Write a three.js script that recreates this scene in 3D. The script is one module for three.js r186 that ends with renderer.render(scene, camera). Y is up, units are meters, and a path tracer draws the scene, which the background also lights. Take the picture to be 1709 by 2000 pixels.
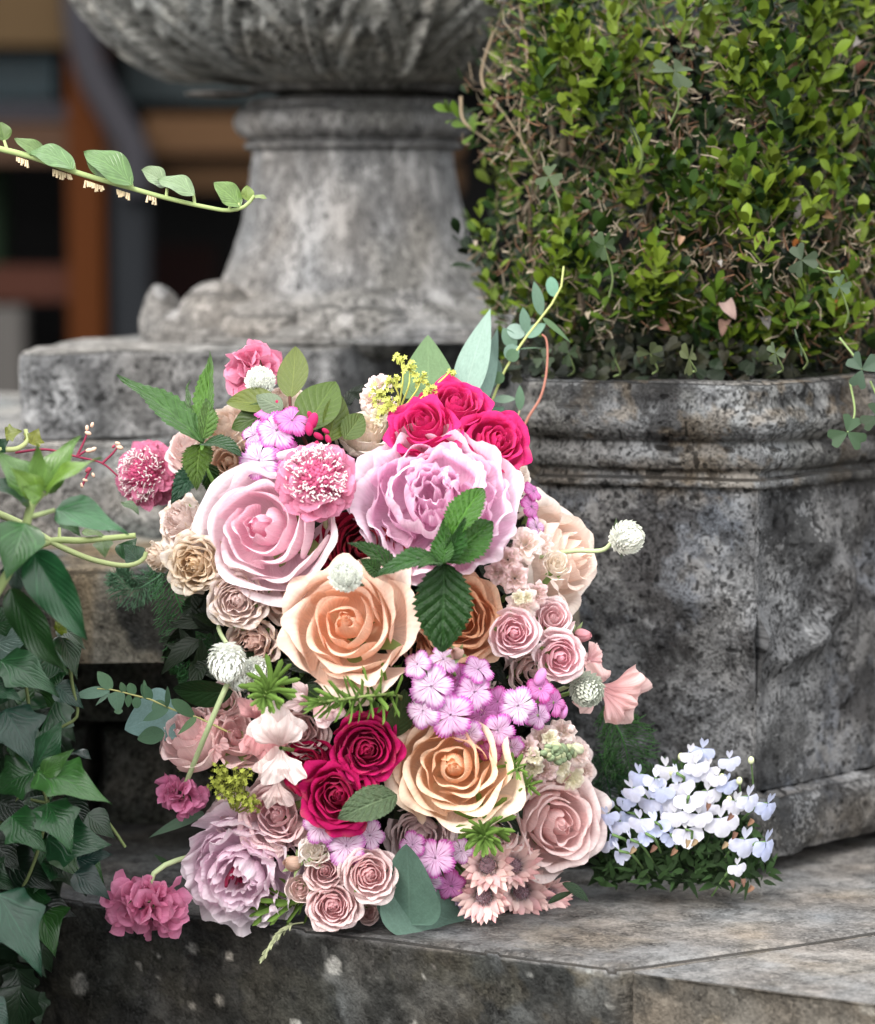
import * as THREE from 'three';
import { mergeGeometries, mergeVertices } from 'three/addons/utils/BufferGeometryUtils.js';

// ---------------------------------------------------------------- camera, sky, sun, exposure
const scene = new THREE.Scene();
const W = 875, H = 1024, FPX = 5976, EYE = 0.46;
const camera = new THREE.PerspectiveCamera(2 * Math.atan(1000 / FPX) * 180 / Math.PI, W / H, 0.05, 200);
const PITCH = Math.atan(600 / FPX);
camera.position.set(0, EYE, 1.95);
camera.rotation.set(-PITCH, 0, 0);
camera.focus = 1.94;
camera.userData.fStop = 5.2;
const renderer = new THREE.WebGLRenderer({ antialias: true });
renderer.setSize(W, H);
renderer.toneMapping = THREE.LinearToneMapping;
renderer.toneMappingExposure = 2.35;
renderer.shadowMap.enabled = true;

const SUN = new THREE.Vector3(-0.45, 0.70, 0.85).normalize();
{
  // bright overcast: brighter overhead than at the horizon, a broad bright patch of cloud round the hidden sun
  const w = 512, h = 256, a = new Float32Array(w * h * 4), d = new THREE.Vector3();
  for (let j = 0; j < h; j++) for (let i = 0; i < w; i++) {
    const th = Math.PI * (j + 0.5) / h - Math.PI / 2, ph = (i + 0.5) / w * 2 * Math.PI - Math.PI;
    d.set(Math.cos(th) * Math.cos(ph), Math.sin(th), Math.cos(th) * Math.sin(ph));
    const up = Math.max(0, d.y), glow = Math.pow(Math.max(0, d.dot(SUN)), 6);
    let L = (1.35 + 0.75 * up) / 2.1 * 1.52 + glow * 1.1;
    L *= 1 + 0.08 * Math.sin(d.x * 9 + d.z * 4 + Math.sin(d.z * 7)) * up;
    if (d.y < 0) L *= Math.max(0.25, 1 + d.y * 2);
    const o = (j * w + i) * 4;
    a[o] = L * 0.99; a[o + 1] = L * 0.997; a[o + 2] = L * 1.01; a[o + 3] = 1;
  }
  const t = new THREE.DataTexture(a, w, h, THREE.RGBAFormat, THREE.FloatType);
  t.mapping = THREE.EquirectangularReflectionMapping; t.magFilter = t.minFilter = THREE.LinearFilter; t.needsUpdate = true;
  scene.background = t; scene.environment = t;
  scene.backgroundIntensity = 1.0; scene.environmentIntensity = 1.0;
}
const sun = new THREE.DirectionalLight(0xfff8f0, 1.5);
sun.position.copy(SUN).multiplyScalar(6); sun.target.position.set(0, 0.2, 0);
sun.castShadow = true; sun.shadow.radius = 38; sun.shadow.mapSize.set(2048, 2048);
Object.assign(sun.shadow.camera, { left: -2, right: 2, top: 2, bottom: -2, near: 0.5, far: 14 });
scene.add(sun, sun.target);

// ---------------------------------------------------------------- helpers
const V = (x, y, z) => new THREE.Vector3(x, y, z);
function rng(seed) { let s = seed >>> 0; return () => { s = (s + 0x6D2B79F5) | 0; let t = Math.imul(s ^ (s >>> 15), 1 | s); t = (t + Math.imul(t ^ (t >>> 7), 61 | t)) ^ t; return ((t ^ (t >>> 14)) >>> 0) / 4294967296; }; }
const lerp = (a, b, t) => a + (b - a) * t, clamp = (x, a = 0, b = 1) => Math.min(b, Math.max(a, x)), sstep = (a, b, x) => { const t = clamp((x - a) / (b - a)); return t * t * (3 - 2 * t); };
const CP = Math.cos(PITCH), SP = Math.sin(PITCH);
const camDir = (x, y, z) => V(x, y * CP + z * SP, -y * SP + z * CP);   // from the camera's axes (x right, y up, z towards the camera) to the world's
const P = (px, py, d) => camDir((px - 854.5) / FPX * d, -(py - 1000) / FPX * d, -d).add(camera.position);                                       // the point at distance d along the view whose picture is (px, py) in the photograph
const onY = (px, py, y) => { const r = camDir((px - 854.5) / FPX, -(py - 1000) / FPX, -1); return r.multiplyScalar((y - EYE) / r.y).add(camera.position); };
const S = (px, d = 1.93) => px / FPX * d;

function hash3(x, y, z) { let h = Math.imul(x, 374761393) + Math.imul(y, 668265263) + Math.imul(z, 1274126177); h = Math.imul(h ^ (h >>> 13), 1274126177); return ((h ^ (h >>> 16)) >>> 0) / 4294967296; }
function noise3(x, y, z) {
  const xi = Math.floor(x), yi = Math.floor(y), zi = Math.floor(z); let fx = x - xi, fy = y - yi, fz = z - zi;
  fx = fx * fx * (3 - 2 * fx); fy = fy * fy * (3 - 2 * fy); fz = fz * fz * (3 - 2 * fz);
  const n = (a, b, c) => hash3(xi + a, yi + b, zi + c);
  return lerp(lerp(lerp(n(0, 0, 0), n(1, 0, 0), fx), lerp(n(0, 1, 0), n(1, 1, 0), fx), fy), lerp(lerp(n(0, 0, 1), n(1, 0, 1), fx), lerp(n(0, 1, 1), n(1, 1, 1), fx), fy), fz) * 2 - 1;
}
function fbm(x, y, z, oct = 4) { let s = 0, a = 0.5; for (let i = 0; i < oct; i++) { s += a * noise3(x, y, z); x *= 2.03; y *= 2.03; z *= 2.03; a *= 0.5; } return s; }
// tileable 2-D value noise
function tnoise(x, y, per, seed) {
  const xi = Math.floor(x), yi = Math.floor(y); let fx = x - xi, fy = y - yi; fx = fx * fx * (3 - 2 * fx); fy = fy * fy * (3 - 2 * fy);
  const m = (a) => ((a % per) + per) % per, n = (a, b) => hash3(m(xi + a), m(yi + b), seed);
  return lerp(lerp(n(0, 0), n(1, 0), fx), lerp(n(0, 1), n(1, 1), fx), fy);
}
function tfbm(u, v, f, oct, seed) { let s = 0, a = 0.5, t = 0; for (let i = 0; i < oct; i++) { s += a * tnoise(u * f, v * f, f, seed + i); t += a; a *= 0.55; f *= 2; } return s / t; }
function dataTex(n, fn, srgb) {
  const a = new Uint8Array(n * n * 4), c = [0, 0, 0];
  for (let j = 0; j < n; j++) for (let i = 0; i < n; i++) { fn(i / n, j / n, c); const o = (j * n + i) * 4; a[o] = clamp(c[0]) * 255; a[o + 1] = clamp(c[1]) * 255; a[o + 2] = clamp(c[2]) * 255; a[o + 3] = 255; }
  const t = new THREE.DataTexture(a, n, n); t.wrapS = t.wrapT = THREE.RepeatWrapping; t.magFilter = THREE.LinearFilter; t.minFilter = THREE.LinearMipmapLinearFilter; t.generateMipmaps = true;
  if (srgb) t.colorSpace = THREE.SRGBColorSpace; t.needsUpdate = true; return t;
}
const names = {};
function numbered(n) { const k = names[n] = (names[n] ?? -1) + 1; return k ? n + '_' + String(k).padStart(3, '0') : n; }
function tag(o, label, category, group, kind) { if (label) o.userData.label = label; if (category) o.userData.category = category; if (group) o.userData.group = group; if (kind) o.userData.kind = kind; return o; }
function thing(name, label, category, pos = V(0, 0, 0), group) { const g = new THREE.Group(); g.name = numbered(name); g.position.copy(pos); scene.add(g); return tag(g, label, category, group); }
function part(name, geo, mat, parent) { const m = new THREE.Mesh(geo, mat); m.name = name; m.castShadow = m.receiveShadow = true; parent.add(m); return m; }
function solo(name, geo, mat, label, category, group, kind) { const m = part(numbered(name), geo, mat, scene); return tag(m, label, category, group, kind); }
// indexed grid nu x nv from fn(u, v, out) with uv 0..1; colour fn optional
function grid(nu, nv, fn, col, uvfn) {
  const p = [], uv = [], c = [], idx = [], o = V(0, 0, 0), q = [1, 1, 1];
  for (let j = 0; j <= nv; j++) for (let i = 0; i <= nu; i++) {
    const u = i / nu, v = j / nv; fn(u, v, o); p.push(o.x, o.y, o.z);
    if (uvfn) { const t = uvfn(u, v, o); uv.push(t[0], t[1]); } else uv.push(u, v);
    if (col) { col(u, v, q); c.push(q[0], q[1], q[2]); }
  }
  for (let j = 0; j < nv; j++) for (let i = 0; i < nu; i++) { const a = j * (nu + 1) + i, b = a + 1, d = a + nu + 1, e = d + 1; idx.push(a, b, e, a, e, d); }
  const g = new THREE.BufferGeometry(); g.setAttribute('position', new THREE.Float32BufferAttribute(p, 3)); g.setAttribute('uv', new THREE.Float32BufferAttribute(uv, 2));
  if (col) g.setAttribute('color', new THREE.Float32BufferAttribute(c, 3)); g.setIndex(idx); g.computeVertexNormals(); return g;
}
function paint(g, fn) { const n = g.attributes.position.count, p = g.attributes.position, c = new Float32Array(n * 3), q = [1, 1, 1]; for (let i = 0; i < n; i++) { fn(p.getX(i), p.getY(i), p.getZ(i), q, i); c[3 * i] = q[0]; c[3 * i + 1] = q[1]; c[3 * i + 2] = q[2]; } g.setAttribute('color', new THREE.BufferAttribute(c, 3)); return g; }
const flat = (g, c) => paint(g, (x, y, z, q) => { q[0] = c[0]; q[1] = c[1]; q[2] = c[2]; });
// normals shared by points in the same place
function weldNormals(g, cell = 1e-5) {
  g.computeVertexNormals(); const p = g.attributes.position, n = g.attributes.normal, m = new Map();
  const key = (i) => Math.round(p.getX(i) / cell) + ',' + Math.round(p.getY(i) / cell) + ',' + Math.round(p.getZ(i) / cell);
  for (let i = 0; i < p.count; i++) { const k = key(i), s = m.get(k) ?? [0, 0, 0]; s[0] += n.getX(i); s[1] += n.getY(i); s[2] += n.getZ(i); m.set(k, s); }
  for (let i = 0; i < p.count; i++) { const s = m.get(key(i)), l = Math.hypot(...s) || 1; n.setXYZ(i, s[0] / l, s[1] / l, s[2] / l); }
  return g;
}
function tube(pts, r0, r1 = r0, seg = 6, n) {
  const c = pts.length > 2 ? new THREE.CatmullRomCurve3(pts) : new THREE.LineCurve3(pts[0], pts[1]); n = n ?? Math.max(2, pts.length * 4);
  const g = new THREE.TubeGeometry(c, n, 1, seg, false), p = g.attributes.position, q = V(0, 0, 0);
  for (let i = 0; i <= n; i++) { c.getPointAt(i / n, q); const r = lerp(r0, r1, i / n); for (let j = 0; j <= seg; j++) { const k = i * (seg + 1) + j; p.setXYZ(k, q.x + (p.getX(k) - q.x) * r, q.y + (p.getY(k) - q.y) * r, q.z + (p.getZ(k) - q.z) * r); } }
  return g;
}
const orient = (n, roll = 0) => new THREE.Quaternion().setFromUnitVectors(V(0, 1, 0), n.clone().normalize()).multiply(new THREE.Quaternion().setFromAxisAngle(V(0, 1, 0), roll));

// ---------------------------------------------------------------- stone: textures and blocks
function worley(x, y, z, seed, rmin, rmax, dens) {       // how deep inside a round patch the point lies, 0 outside
  const xi = Math.floor(x), yi = Math.floor(y), zi = Math.floor(z); let best = 0;
  for (let a = -1; a < 2; a++) for (let b = -1; b < 2; b++) for (let c = -1; c < 2; c++) {
    const X = xi + a, Y = yi + b, Z = zi + c; if (hash3(X, Y, Z + seed * 7) > dens) continue;
    const px = X + hash3(X, Y + 31, Z + seed), py = Y + hash3(X + 17, Y, Z + seed), pz = Z + hash3(X, Y, Z + 53 + seed), r = rmin + (rmax - rmin) * Math.pow(hash3(X + 5, Y + 9, Z + seed), 2);
    best = Math.max(best, 1 - Math.hypot(x - px, y - py, z - pz) / r);
  }
  return best;
}
const grainTex = dataTex(1024, (u, v, c) => {            // sandy grain with dark pits and pale specks
  const g = tfbm(u, v, 256, 2, 3), m = tfbm(u, v, 24, 4, 11), b = tfbm(u, v, 7, 4, 29), pit = sstep(0.62, 0.72, tfbm(u, v, 70, 3, 41)), speck = sstep(0.70, 0.80, tnoise(u * 170, v * 170, 170, 57));
  let k = 0.5 + (g - 0.5) * 1.15 + (m - 0.5) * 0.55 + (b - 0.5) * 0.25; k = lerp(k, 0.12, pit * 0.75); k = lerp(k, 0.98, speck * 0.6);
  const w = (tfbm(u, v, 9, 3, 71) - 0.5) * 0.16; c[0] = k * (1 + w); c[1] = k; c[2] = k * (1 - w * 0.9);
});
const grainBump = dataTex(1024, (u, v, c) => { const g = tfbm(u, v, 256, 2, 3), m = tfbm(u, v, 24, 4, 11), pit = sstep(0.62, 0.72, tfbm(u, v, 70, 3, 41)); c[0] = c[1] = c[2] = clamp(0.35 + g * 0.3 + (m - 0.5) * 0.5 + 0.15 - pit * 0.45); });
// blotches of dirt and crusts of pale lichen whose edges break up in the grain; 0.55 m across
const crustTex = (seed, dark, pale, coarse) => dataTex(1536, (u, v, c) => {
  const g = tnoise(u * 420, v * 420, 420, seed) * 0.55 + tnoise(u * 210, v * 210, 210, seed + 1) * 0.45, m = tfbm(u, v, coarse, 4, seed + 3), q = tfbm(u, v, coarse * 2.5 | 0, 3, seed + 9), pit = tnoise(u * 95, v * 95, 95, seed + 15) * 0.7 + tnoise(u * 190, v * 190, 190, seed + 16) * 0.3, j = (g - 0.5) * 0.6;
  let k = 0.46 + (g - 0.5) * 0.95 + (m - 0.5) * 0.2; k = lerp(k, 0.13, sstep(0.53, 0.60, m + j) * dark); k = lerp(k, 0.88, sstep(0.57, 0.64, q + j * 0.9) * pale); k = lerp(k, 0.06, sstep(0.76, 0.82, pit) * 0.85);
  const w = (tfbm(u, v, 5, 3, seed + 21) - 0.5) * 0.14; c[0] = k * (1 + w); c[1] = k; c[2] = k * (1 - w);
});
const crustBump = dataTex(1024, (u, v, c) => { const g = tnoise(u * 350, v * 350, 350, 202), q = tfbm(u, v, 20, 4, 210), pit = tnoise(u * 95, v * 95, 95, 216) * 0.7 + tnoise(u * 190, v * 190, 190, 217) * 0.3; c[0] = c[1] = c[2] = clamp(0.45 + (g - 0.5) * 0.3 + (q - 0.5) * 0.6 - sstep(0.76, 0.84, pit) * 0.45); });
const slabTex = dataTex(1024, (u, v, c) => {             // worn riven sandstone
  const g = tfbm(u, v, 200, 2, 103), m = tfbm(u, v, 16, 5, 111), s = tfbm(u, v * 1, 48, 3, 121), speck = sstep(0.76, 0.84, tnoise(u * 120, v * 120, 120, 131));
  let k = 0.55 + (g - 0.5) * 0.5 + (m - 0.5) * 0.8 + (s - 0.5) * 0.45; k = lerp(k, 1, speck * 0.45);
  const w = (tfbm(u, v, 6, 3, 141) - 0.5) * 0.22; c[0] = k * (1 + w); c[1] = k; c[2] = k * (1 - w);
});
const slabBump = dataTex(1024, (u, v, c) => { const m = tfbm(u, v, 16, 5, 111), s = tfbm(u, v, 48, 3, 121), g = tfbm(u, v, 200, 2, 103); c[0] = c[1] = c[2] = clamp(0.5 + (m - 0.5) * 1.1 + (s - 0.5) * 0.5 + (g - 0.5) * 0.35); });
const stoneMat = new THREE.MeshPhysicalMaterial({ specularIntensity: 0.22, map: grainTex, bumpMap: grainBump, bumpScale: 0.0022, vertexColors: true, roughness: 0.95 });
const slabMat = new THREE.MeshPhysicalMaterial({ specularIntensity: 0.3, map: slabTex, bumpMap: slabBump, bumpScale: 0.0016, vertexColors: true, roughness: 0.85 });
const planterMat = new THREE.MeshPhysicalMaterial({ specularIntensity: 0.22, map: crustTex(201, 0.85, 0.55, 9), bumpMap: crustBump, bumpScale: 0.002, vertexColors: true, roughness: 0.95 });
const urnMat = new THREE.MeshPhysicalMaterial({ specularIntensity: 0.22, map: crustTex(301, 0.35, 0.6, 14), bumpMap: crustBump, bumpScale: 0.0015, vertexColors: true, roughness: 0.95 });
for (const m of [stoneMat, slabMat, planterMat, urnMat]) m.color.setScalar(0.82);
for (const m of [stoneMat, slabMat, planterMat, urnMat]) m.name = 'weathered stone';

function planPath(pts, cell, round = 2) {                // a closed outline [x, z] subdivided, with worn corners
  let a = [];
  for (let i = 0; i < pts.length; i++) { const p = pts[i], q = pts[(i + 1) % pts.length], c = p[2] ?? cell, n = Math.max(1, Math.round(Math.hypot(q[0] - p[0], q[1] - p[1]) / c)); for (let k = 0; k < n; k++) a.push([lerp(p[0], q[0], k / n), lerp(p[1], q[1], k / n)]); }
  for (let s = 0; s < round; s++) a = a.map((p, i) => { const l = a[(i + a.length - 1) % a.length], r = a[(i + 1) % a.length]; return [(l[0] + 2 * p[0] + r[0]) / 4, (l[1] + 2 * p[1] + r[1]) / 4]; });
  return a;
}
// a block of stone: outline lofted through a profile of [inset, y] and closed over the top; wear(p, n) moves points along their normal, tint(p, n, out) colours them
function stoneBlock(plan, profile, { rings = 14, wear, tint, uvScale = 1 / 0.3, top = true } = {}) {
  const n = plan.length, nor = plan.map((p, i) => { const l = plan[(i + n - 1) % n], r = plan[(i + 1) % n], x = r[0] - l[0], z = r[1] - l[1], d = Math.hypot(x, z) || 1; return [z / d, -x / d]; });
  let area = 0; plan.forEach((p, i) => { const q = plan[(i + 1) % n]; area += p[0] * q[1] - q[0] * p[1]; });
  const sg = area > 0 ? 1 : -1; let cx = 0, cz = 0; plan.forEach((p, i) => { const q = plan[(i + 1) % n], k = p[0] * q[1] - q[0] * p[1]; cx += (p[0] + q[0]) * k / (3 * area); cz += (p[1] + q[1]) * k / (3 * area); });
  const rows = profile.map(([inset, y]) => plan.map((p, i) => [p[0] - sg * nor[i][0] * inset, y, p[1] - sg * nor[i][1] * inset]));
  if (top) { const last = rows[rows.length - 1]; for (let k = 1; k <= rings; k++) rows.push(last.map((p) => [lerp(p[0], cx, Math.pow(k / rings, 1.4)), p[1], lerp(p[2], cz, Math.pow(k / rings, 1.4))])); }
  const pos = [], idx = [], m = rows.length, along = [], arc = [0]; for (let i = 0; i < n; i++) { const q = plan[(i + 1) % n]; arc.push(arc[i] + Math.hypot(q[0] - plan[i][0], q[1] - plan[i][1])); }
  for (const r of rows) { for (const p of r) pos.push(p[0], p[1], p[2]); pos.push(r[0][0], r[0][1], r[0][2]); }
  for (let j = 0; j < m; j++) along.push(...arc);
  for (let j = 0; j < m - 1; j++) for (let i = 0; i < n; i++) { const a = j * (n + 1) + i, b = a + 1, d = a + n + 1, e = d + 1; if (sg > 0) idx.push(a, d, b, b, d, e); else idx.push(a, b, d, b, e, d); }
  const g = new THREE.BufferGeometry(); g.setAttribute('position', new THREE.Float32BufferAttribute(pos, 3)); g.setIndex(idx); weldNormals(g);
  return finishStone(g, wear, tint, uvScale, along);
}
function finishStone(g, wear, tint, uvScale, along) {
  const p = g.attributes.position, q = V(0, 0, 0), nn = V(0, 0, 0);
  if (wear) { const N = g.attributes.normal.clone(); for (let i = 0; i < p.count; i++) { q.fromBufferAttribute(p, i); nn.fromBufferAttribute(N, i); q.addScaledVector(nn, wear(q, nn)); p.setXYZ(i, q.x, q.y, q.z); } weldNormals(g); }
  const N = g.attributes.normal, uv = new Float32Array(p.count * 2), c = new Float32Array(p.count * 3), o = [1, 1, 1];
  for (let i = 0; i < p.count; i++) {
    q.fromBufferAttribute(p, i); nn.fromBufferAttribute(N, i);
    if (nn.y > 0.72) { uv[2 * i] = q.x * uvScale; uv[2 * i + 1] = q.z * uvScale; } else { uv[2 * i] = (along ? along[i] : q.x * 0.9 + q.z * 0.55) * uvScale; uv[2 * i + 1] = (q.y * 1.0 + (nn.y > 0 ? nn.y * 0.002 : 0)) * uvScale; }
    tint(q, nn, o); c[3 * i] = o[0]; c[3 * i + 1] = o[1]; c[3 * i + 2] = o[2];
  }
  g.setAttribute('uv', new THREE.BufferAttribute(uv, 2)); g.setAttribute('color', new THREE.BufferAttribute(c, 3)); return g;
}
const edgeProfile = (y0, y1, r, step, inset = 0) => { const a = [], n = Math.max(1, Math.round((y1 - r - y0) / step)); for (let k = 0; k <= n; k++) a.push([inset, lerp(y0, y1 - r, k / n)]); for (let k = 1; k <= 5; k++) { const t = k / 5 * Math.PI / 2; a.push([inset + r - r * Math.cos(t), y1 - r + r * Math.sin(t)]); } return a; };
const put = (name, g, mat, t) => part(name, g.translate(-t.position.x, -t.position.y, -t.position.z), mat, t);
const mixc = (o, c, t) => { o[0] = lerp(o[0], c[0], t); o[1] = lerp(o[1], c[1], t); o[2] = lerp(o[2], c[2], t); };

// ---------------------------------------------------------------- ground
{
  const tint = (x, y, z, q) => { const n = 0.5 + fbm(x * 1.5, 0.3, z * 1.5, 4); q[0] = 0.14 * (0.7 + n * 0.6); q[1] = 0.125 * (0.7 + n * 0.6); q[2] = 0.1 * (0.7 + n * 0.6); };
  const g = grid(90, 90, (u, v, o) => { const f = (t) => { const s = t * 2 - 1; return s * Math.abs(s) * 120; }; o.set(f(u), -0.17 + 0.01 * fbm(u * 80, v * 80, 0.5, 2), f(1 - v)); }, null, (u, v, o) => [o.x / 0.6, o.z / 0.6]);
  paint(g, tint); solo('ground', g, slabMat, null, null, null, 'structure');
}

// ---------------------------------------------------------------- the steps: two slabs in front, two courses and a tread behind, a riser under the urn
const steps = thing('stone_steps', 'flight of mossy weathered stone steps under the bouquet and the stone urn', 'steps', V(-0.1, -0.17, 0));
const xz = (v) => [v.x, v.z];
{
  const A = xz(onY(-220, 1712, 0)), J = xz(onY(1216, 1894, 0)), K0 = xz(onY(1709, 1822, 0)), K = [J[0] + (K0[0] - J[0]) * 2.1, J[1] + (K0[1] - J[1]) * 2.1], B0 = xz(onY(1709, 1957, 0)), B = [J[0] + (B0[0] - J[0]) * 3, J[1] + (B0[1] - J[1]) * 3];
  const G = 0.0014;
  const jl = Math.hypot(K[0] - J[0], K[1] - J[1]), slabWear = (seed) => (p, n) => { const t = ((p.x - J[0]) * (K[0] - J[0]) + (p.z - J[1]) * (K[1] - J[1])) / jl, away = Math.abs((p.x - J[0]) * (K[1] - J[1]) - (p.z - J[1]) * (K[0] - J[0])) / jl, side = (1 - clamp(n.y)) * (t > -0.002 ? sstep(0.002, 0.014, away) * 0.9 + 0.1 : 1); return fbm(p.x * 14, p.y * 14 + seed, p.z * 14, 4) * (0.0018 + side * 0.006) + fbm(p.x * 70, p.y * 70, p.z * 70 + seed, 3) * (0.0009 + side * 0.0018) - 0.001 * side; };
  const tint = (p, n, o) => {
    const a = 0.5 + fbm(p.x * 7, p.y * 7 + 3, p.z * 7, 4), b = 0.5 + fbm(p.x * 22, p.y * 22, p.z * 22 + 9, 4), st = 0.5 + fbm(p.x * 5 + p.z * 14, 8.5, p.z * 30 - p.x * 12, 4);
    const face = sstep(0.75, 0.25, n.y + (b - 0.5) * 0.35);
    // upper face: grey-buff sandstone with darker riven patches
    o[0] = 0.31; o[1] = 0.305; o[2] = 0.295; mixc(o, [0.19, 0.19, 0.195], sstep(0.42, 0.62, a) * 0.6); mixc(o, [0.15, 0.148, 0.148], sstep(0.5, 0.66, st) * 0.55);
    const right = sstep(0.02, 0.2, p.x + p.z * 0.4 + (a - 0.5) * 0.2); mixc(o, [0.36, 0.335, 0.31], right * 0.5);
    // riser: blackened by algae on the left, paler and blotched with lichen towards the right
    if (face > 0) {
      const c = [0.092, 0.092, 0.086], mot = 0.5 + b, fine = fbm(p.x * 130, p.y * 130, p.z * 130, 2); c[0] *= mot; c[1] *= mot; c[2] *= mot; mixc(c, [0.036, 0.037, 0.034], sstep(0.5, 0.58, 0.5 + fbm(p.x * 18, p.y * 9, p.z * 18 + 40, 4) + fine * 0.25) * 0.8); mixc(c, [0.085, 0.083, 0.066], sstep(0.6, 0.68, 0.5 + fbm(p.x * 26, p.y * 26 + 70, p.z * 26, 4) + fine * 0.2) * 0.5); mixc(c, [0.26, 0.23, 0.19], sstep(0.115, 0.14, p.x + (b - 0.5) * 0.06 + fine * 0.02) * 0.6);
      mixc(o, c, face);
      const w = fbm(p.x * 60, p.y * 60, p.z * 60, 3) * 0.5, li = sstep(0.22, 0.34, Math.max(worley(p.x * 40, p.y * 40, p.z * 40, 5, 0.1, 0.46, 0.5), worley(p.x * 70, p.y * 70, p.z * 70, 9, 0.1, 0.45, 0.3)) + w * 0.7 - 0.03);
      mixc(o, [0.50, 0.49, 0.45], li * 0.85);
      const li2 = sstep(0.3, 0.5, worley(p.x * 80, p.y * 80, p.z * 80, 15, 0.1, 0.35, 0.12)); mixc(o, [0.4, 0.38, 0.36], li2 * 0.6 * face);
    }
    const el = sstep(0.25, 0.45, worley(p.x * 22, p.y * 8, p.z * 22, 21, 0.1, 0.6, 0.3) + fbm(p.x * 50, p.y * 50, p.z * 50, 3) * 0.6) * sstep(0.98, 0.7, n.y) * sstep(0.3, 0.6, n.y); mixc(o, [0.6, 0.57, 0.5], el * 0.8);
    mixc(o, [0.38, 0.29, 0.16], sstep(0.62, 0.75, 0.5 + fbm(p.x * 30, p.y * 30 + 11, p.z * 30, 4)) * 0.15 * sstep(-0.05, 0.1, p.x));
    for (let k = 0; k < 3; k++) o[k] *= 0.82;
  };
  const prof = edgeProfile(-0.11, 0, 0.006, 0.0024); prof.unshift([0, -0.17]);
  const s1 = planPath([[A[0], A[1], 0.0024], [J[0] - G, J[1] - G, 0.006], [K[0], K[1] - G, 0.03], [K[0], -0.62, 0.05], [A[0], -0.62, 0.05]], 0.003, 3);
  put('stone_slab', stoneBlock(s1, prof, { rings: 46, wear: slabWear(1), tint }), slabMat, steps);
  const s2 = planPath([[J[0] + G, J[1] + G, 0.003], [B[0], B[1], 0.02], [B[0], K[1] - 0.1, 0.03], [K[0], K[1] + G, 0.004]], 0.003, 8);
  put('stone_slab', stoneBlock(s2, [[0, -0.17], ...edgeProfile(-0.11, -0.001, 0.0022, 0.0024)], { rings: 30, wear: slabWear(7), tint }), slabMat, steps);
  // recessed courses behind the bouquet, deep under the projecting course, and the lichened tread on them
  const dark = (p, n, o) => { const b = 0.5 + fbm(p.x * 20, p.y * 20, p.z * 20 + 5, 4); o[0] = 0.20; o[1] = 0.195; o[2] = 0.175; mixc(o, [0.26, 0.245, 0.21], sstep(0.5, 0.7, b)); mixc(o, [0.13, 0.135, 0.115], sstep(0.5, 0.35, b)); };
  const rough = (seed) => (p, n) => fbm(p.x * 16 + seed, p.y * 16, p.z * 16, 4) * 0.008 + fbm(p.x * 70, p.y * 70 + seed, p.z * 70, 2) * 0.0015;
  for (const [x0, x1, y0, y1, f] of [[-0.75, -0.262, 0, 0.072, 0.002], [-0.258, 0.09, 0, 0.074, 0], [-0.75, -0.31, 0.077, 0.141, 0], [-0.306, 0.1, 0.078, 0.141, 0.003]])
    put('wall_stone', stoneBlock(planPath([[x0, -0.30 + f, 0.006], [x1, -0.30 + f, 0.03], [x1, -0.5, 0.05], [x0, -0.5, 0.05]], 0.006, 3), edgeProfile(y0, y1, 0.006, 0.006), { rings: 6, wear: rough(x0), tint: dark }), stoneMat, steps);
  const treadTint = (p, n, o) => {
    const a = 0.5 + fbm(p.x * 12, 2, p.z * 8, 4), b = 0.5 + fbm(p.x * 30, p.y * 30, p.z * 18 + 4, 4);
    o[0] = 0.26; o[1] = 0.25; o[2] = 0.23; mixc(o, [0.12, 0.118, 0.108], sstep(0.45, 0.62, a)); mixc(o, [0.52, 0.46, 0.36], sstep(0.54, 0.66, b) * 0.8); mixc(o, [0.46, 0.31, 0.14], sstep(0.6, 0.72, 0.5 + fbm(p.x * 24, 7, p.z * 14, 4)) * 0.45);
    mixc(o, [0.55, 0.53, 0.5], sstep(0.2, 0.3, worley(p.x * 14, 0.3, p.z * 9, 3, 0.2, 0.6, 0.5) + fbm(p.x * 40, 1, p.z * 30, 3) * 0.5) * 0.75);
 for (let k = 0; k < 3; k++) o[k] *= 0.75;
  };
  for (const [x0, x1, dy] of [[-0.80, -0.36, 0], [-0.357, 0.10, -0.001]])
    put('tread_slab', stoneBlock(planPath([[x0, -0.15, 0.004], [x1, -0.15, 0.03], [x1, -0.5, 0.05], [x0, -0.5, 0.05]], 0.004, 3), edgeProfile(0.144, 0.212 + dy, 0.012, 0.005), { rings: 20, wear: rough(x1 * 9), tint: treadTint }), slabMat, steps);
  const pale = (p, n, o) => { const a = 0.5 + fbm(p.x * 9, p.y * 9 + 6, p.z * 9, 4), b = 0.5 + fbm(p.x * 30, p.y * 30, p.z * 30, 4); o[0] = 0.29; o[1] = 0.285; o[2] = 0.275; mixc(o, [0.2, 0.215, 0.2], sstep(0.45, 0.65, a)); mixc(o, [0.6, 0.58, 0.54], sstep(0.55, 0.68, b) * 0.6); };
  for (const [x0, x1, z0, z1] of [[-0.8, -0.2, -0.312, -0.352], [-0.197, 0.5, -0.352, -0.40]])
    put('riser_stone', stoneBlock(planPath([[x0, z0, 0.006], [x1, z1, 0.03], [x1, -0.95, 0.05], [x0, -0.95, 0.05]], 0.006, 3), edgeProfile(0.205, 0.282, 0.008, 0.007), { rings: 10, wear: rough(x0 * 5), tint: pale }), stoneMat, steps);
}

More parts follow.
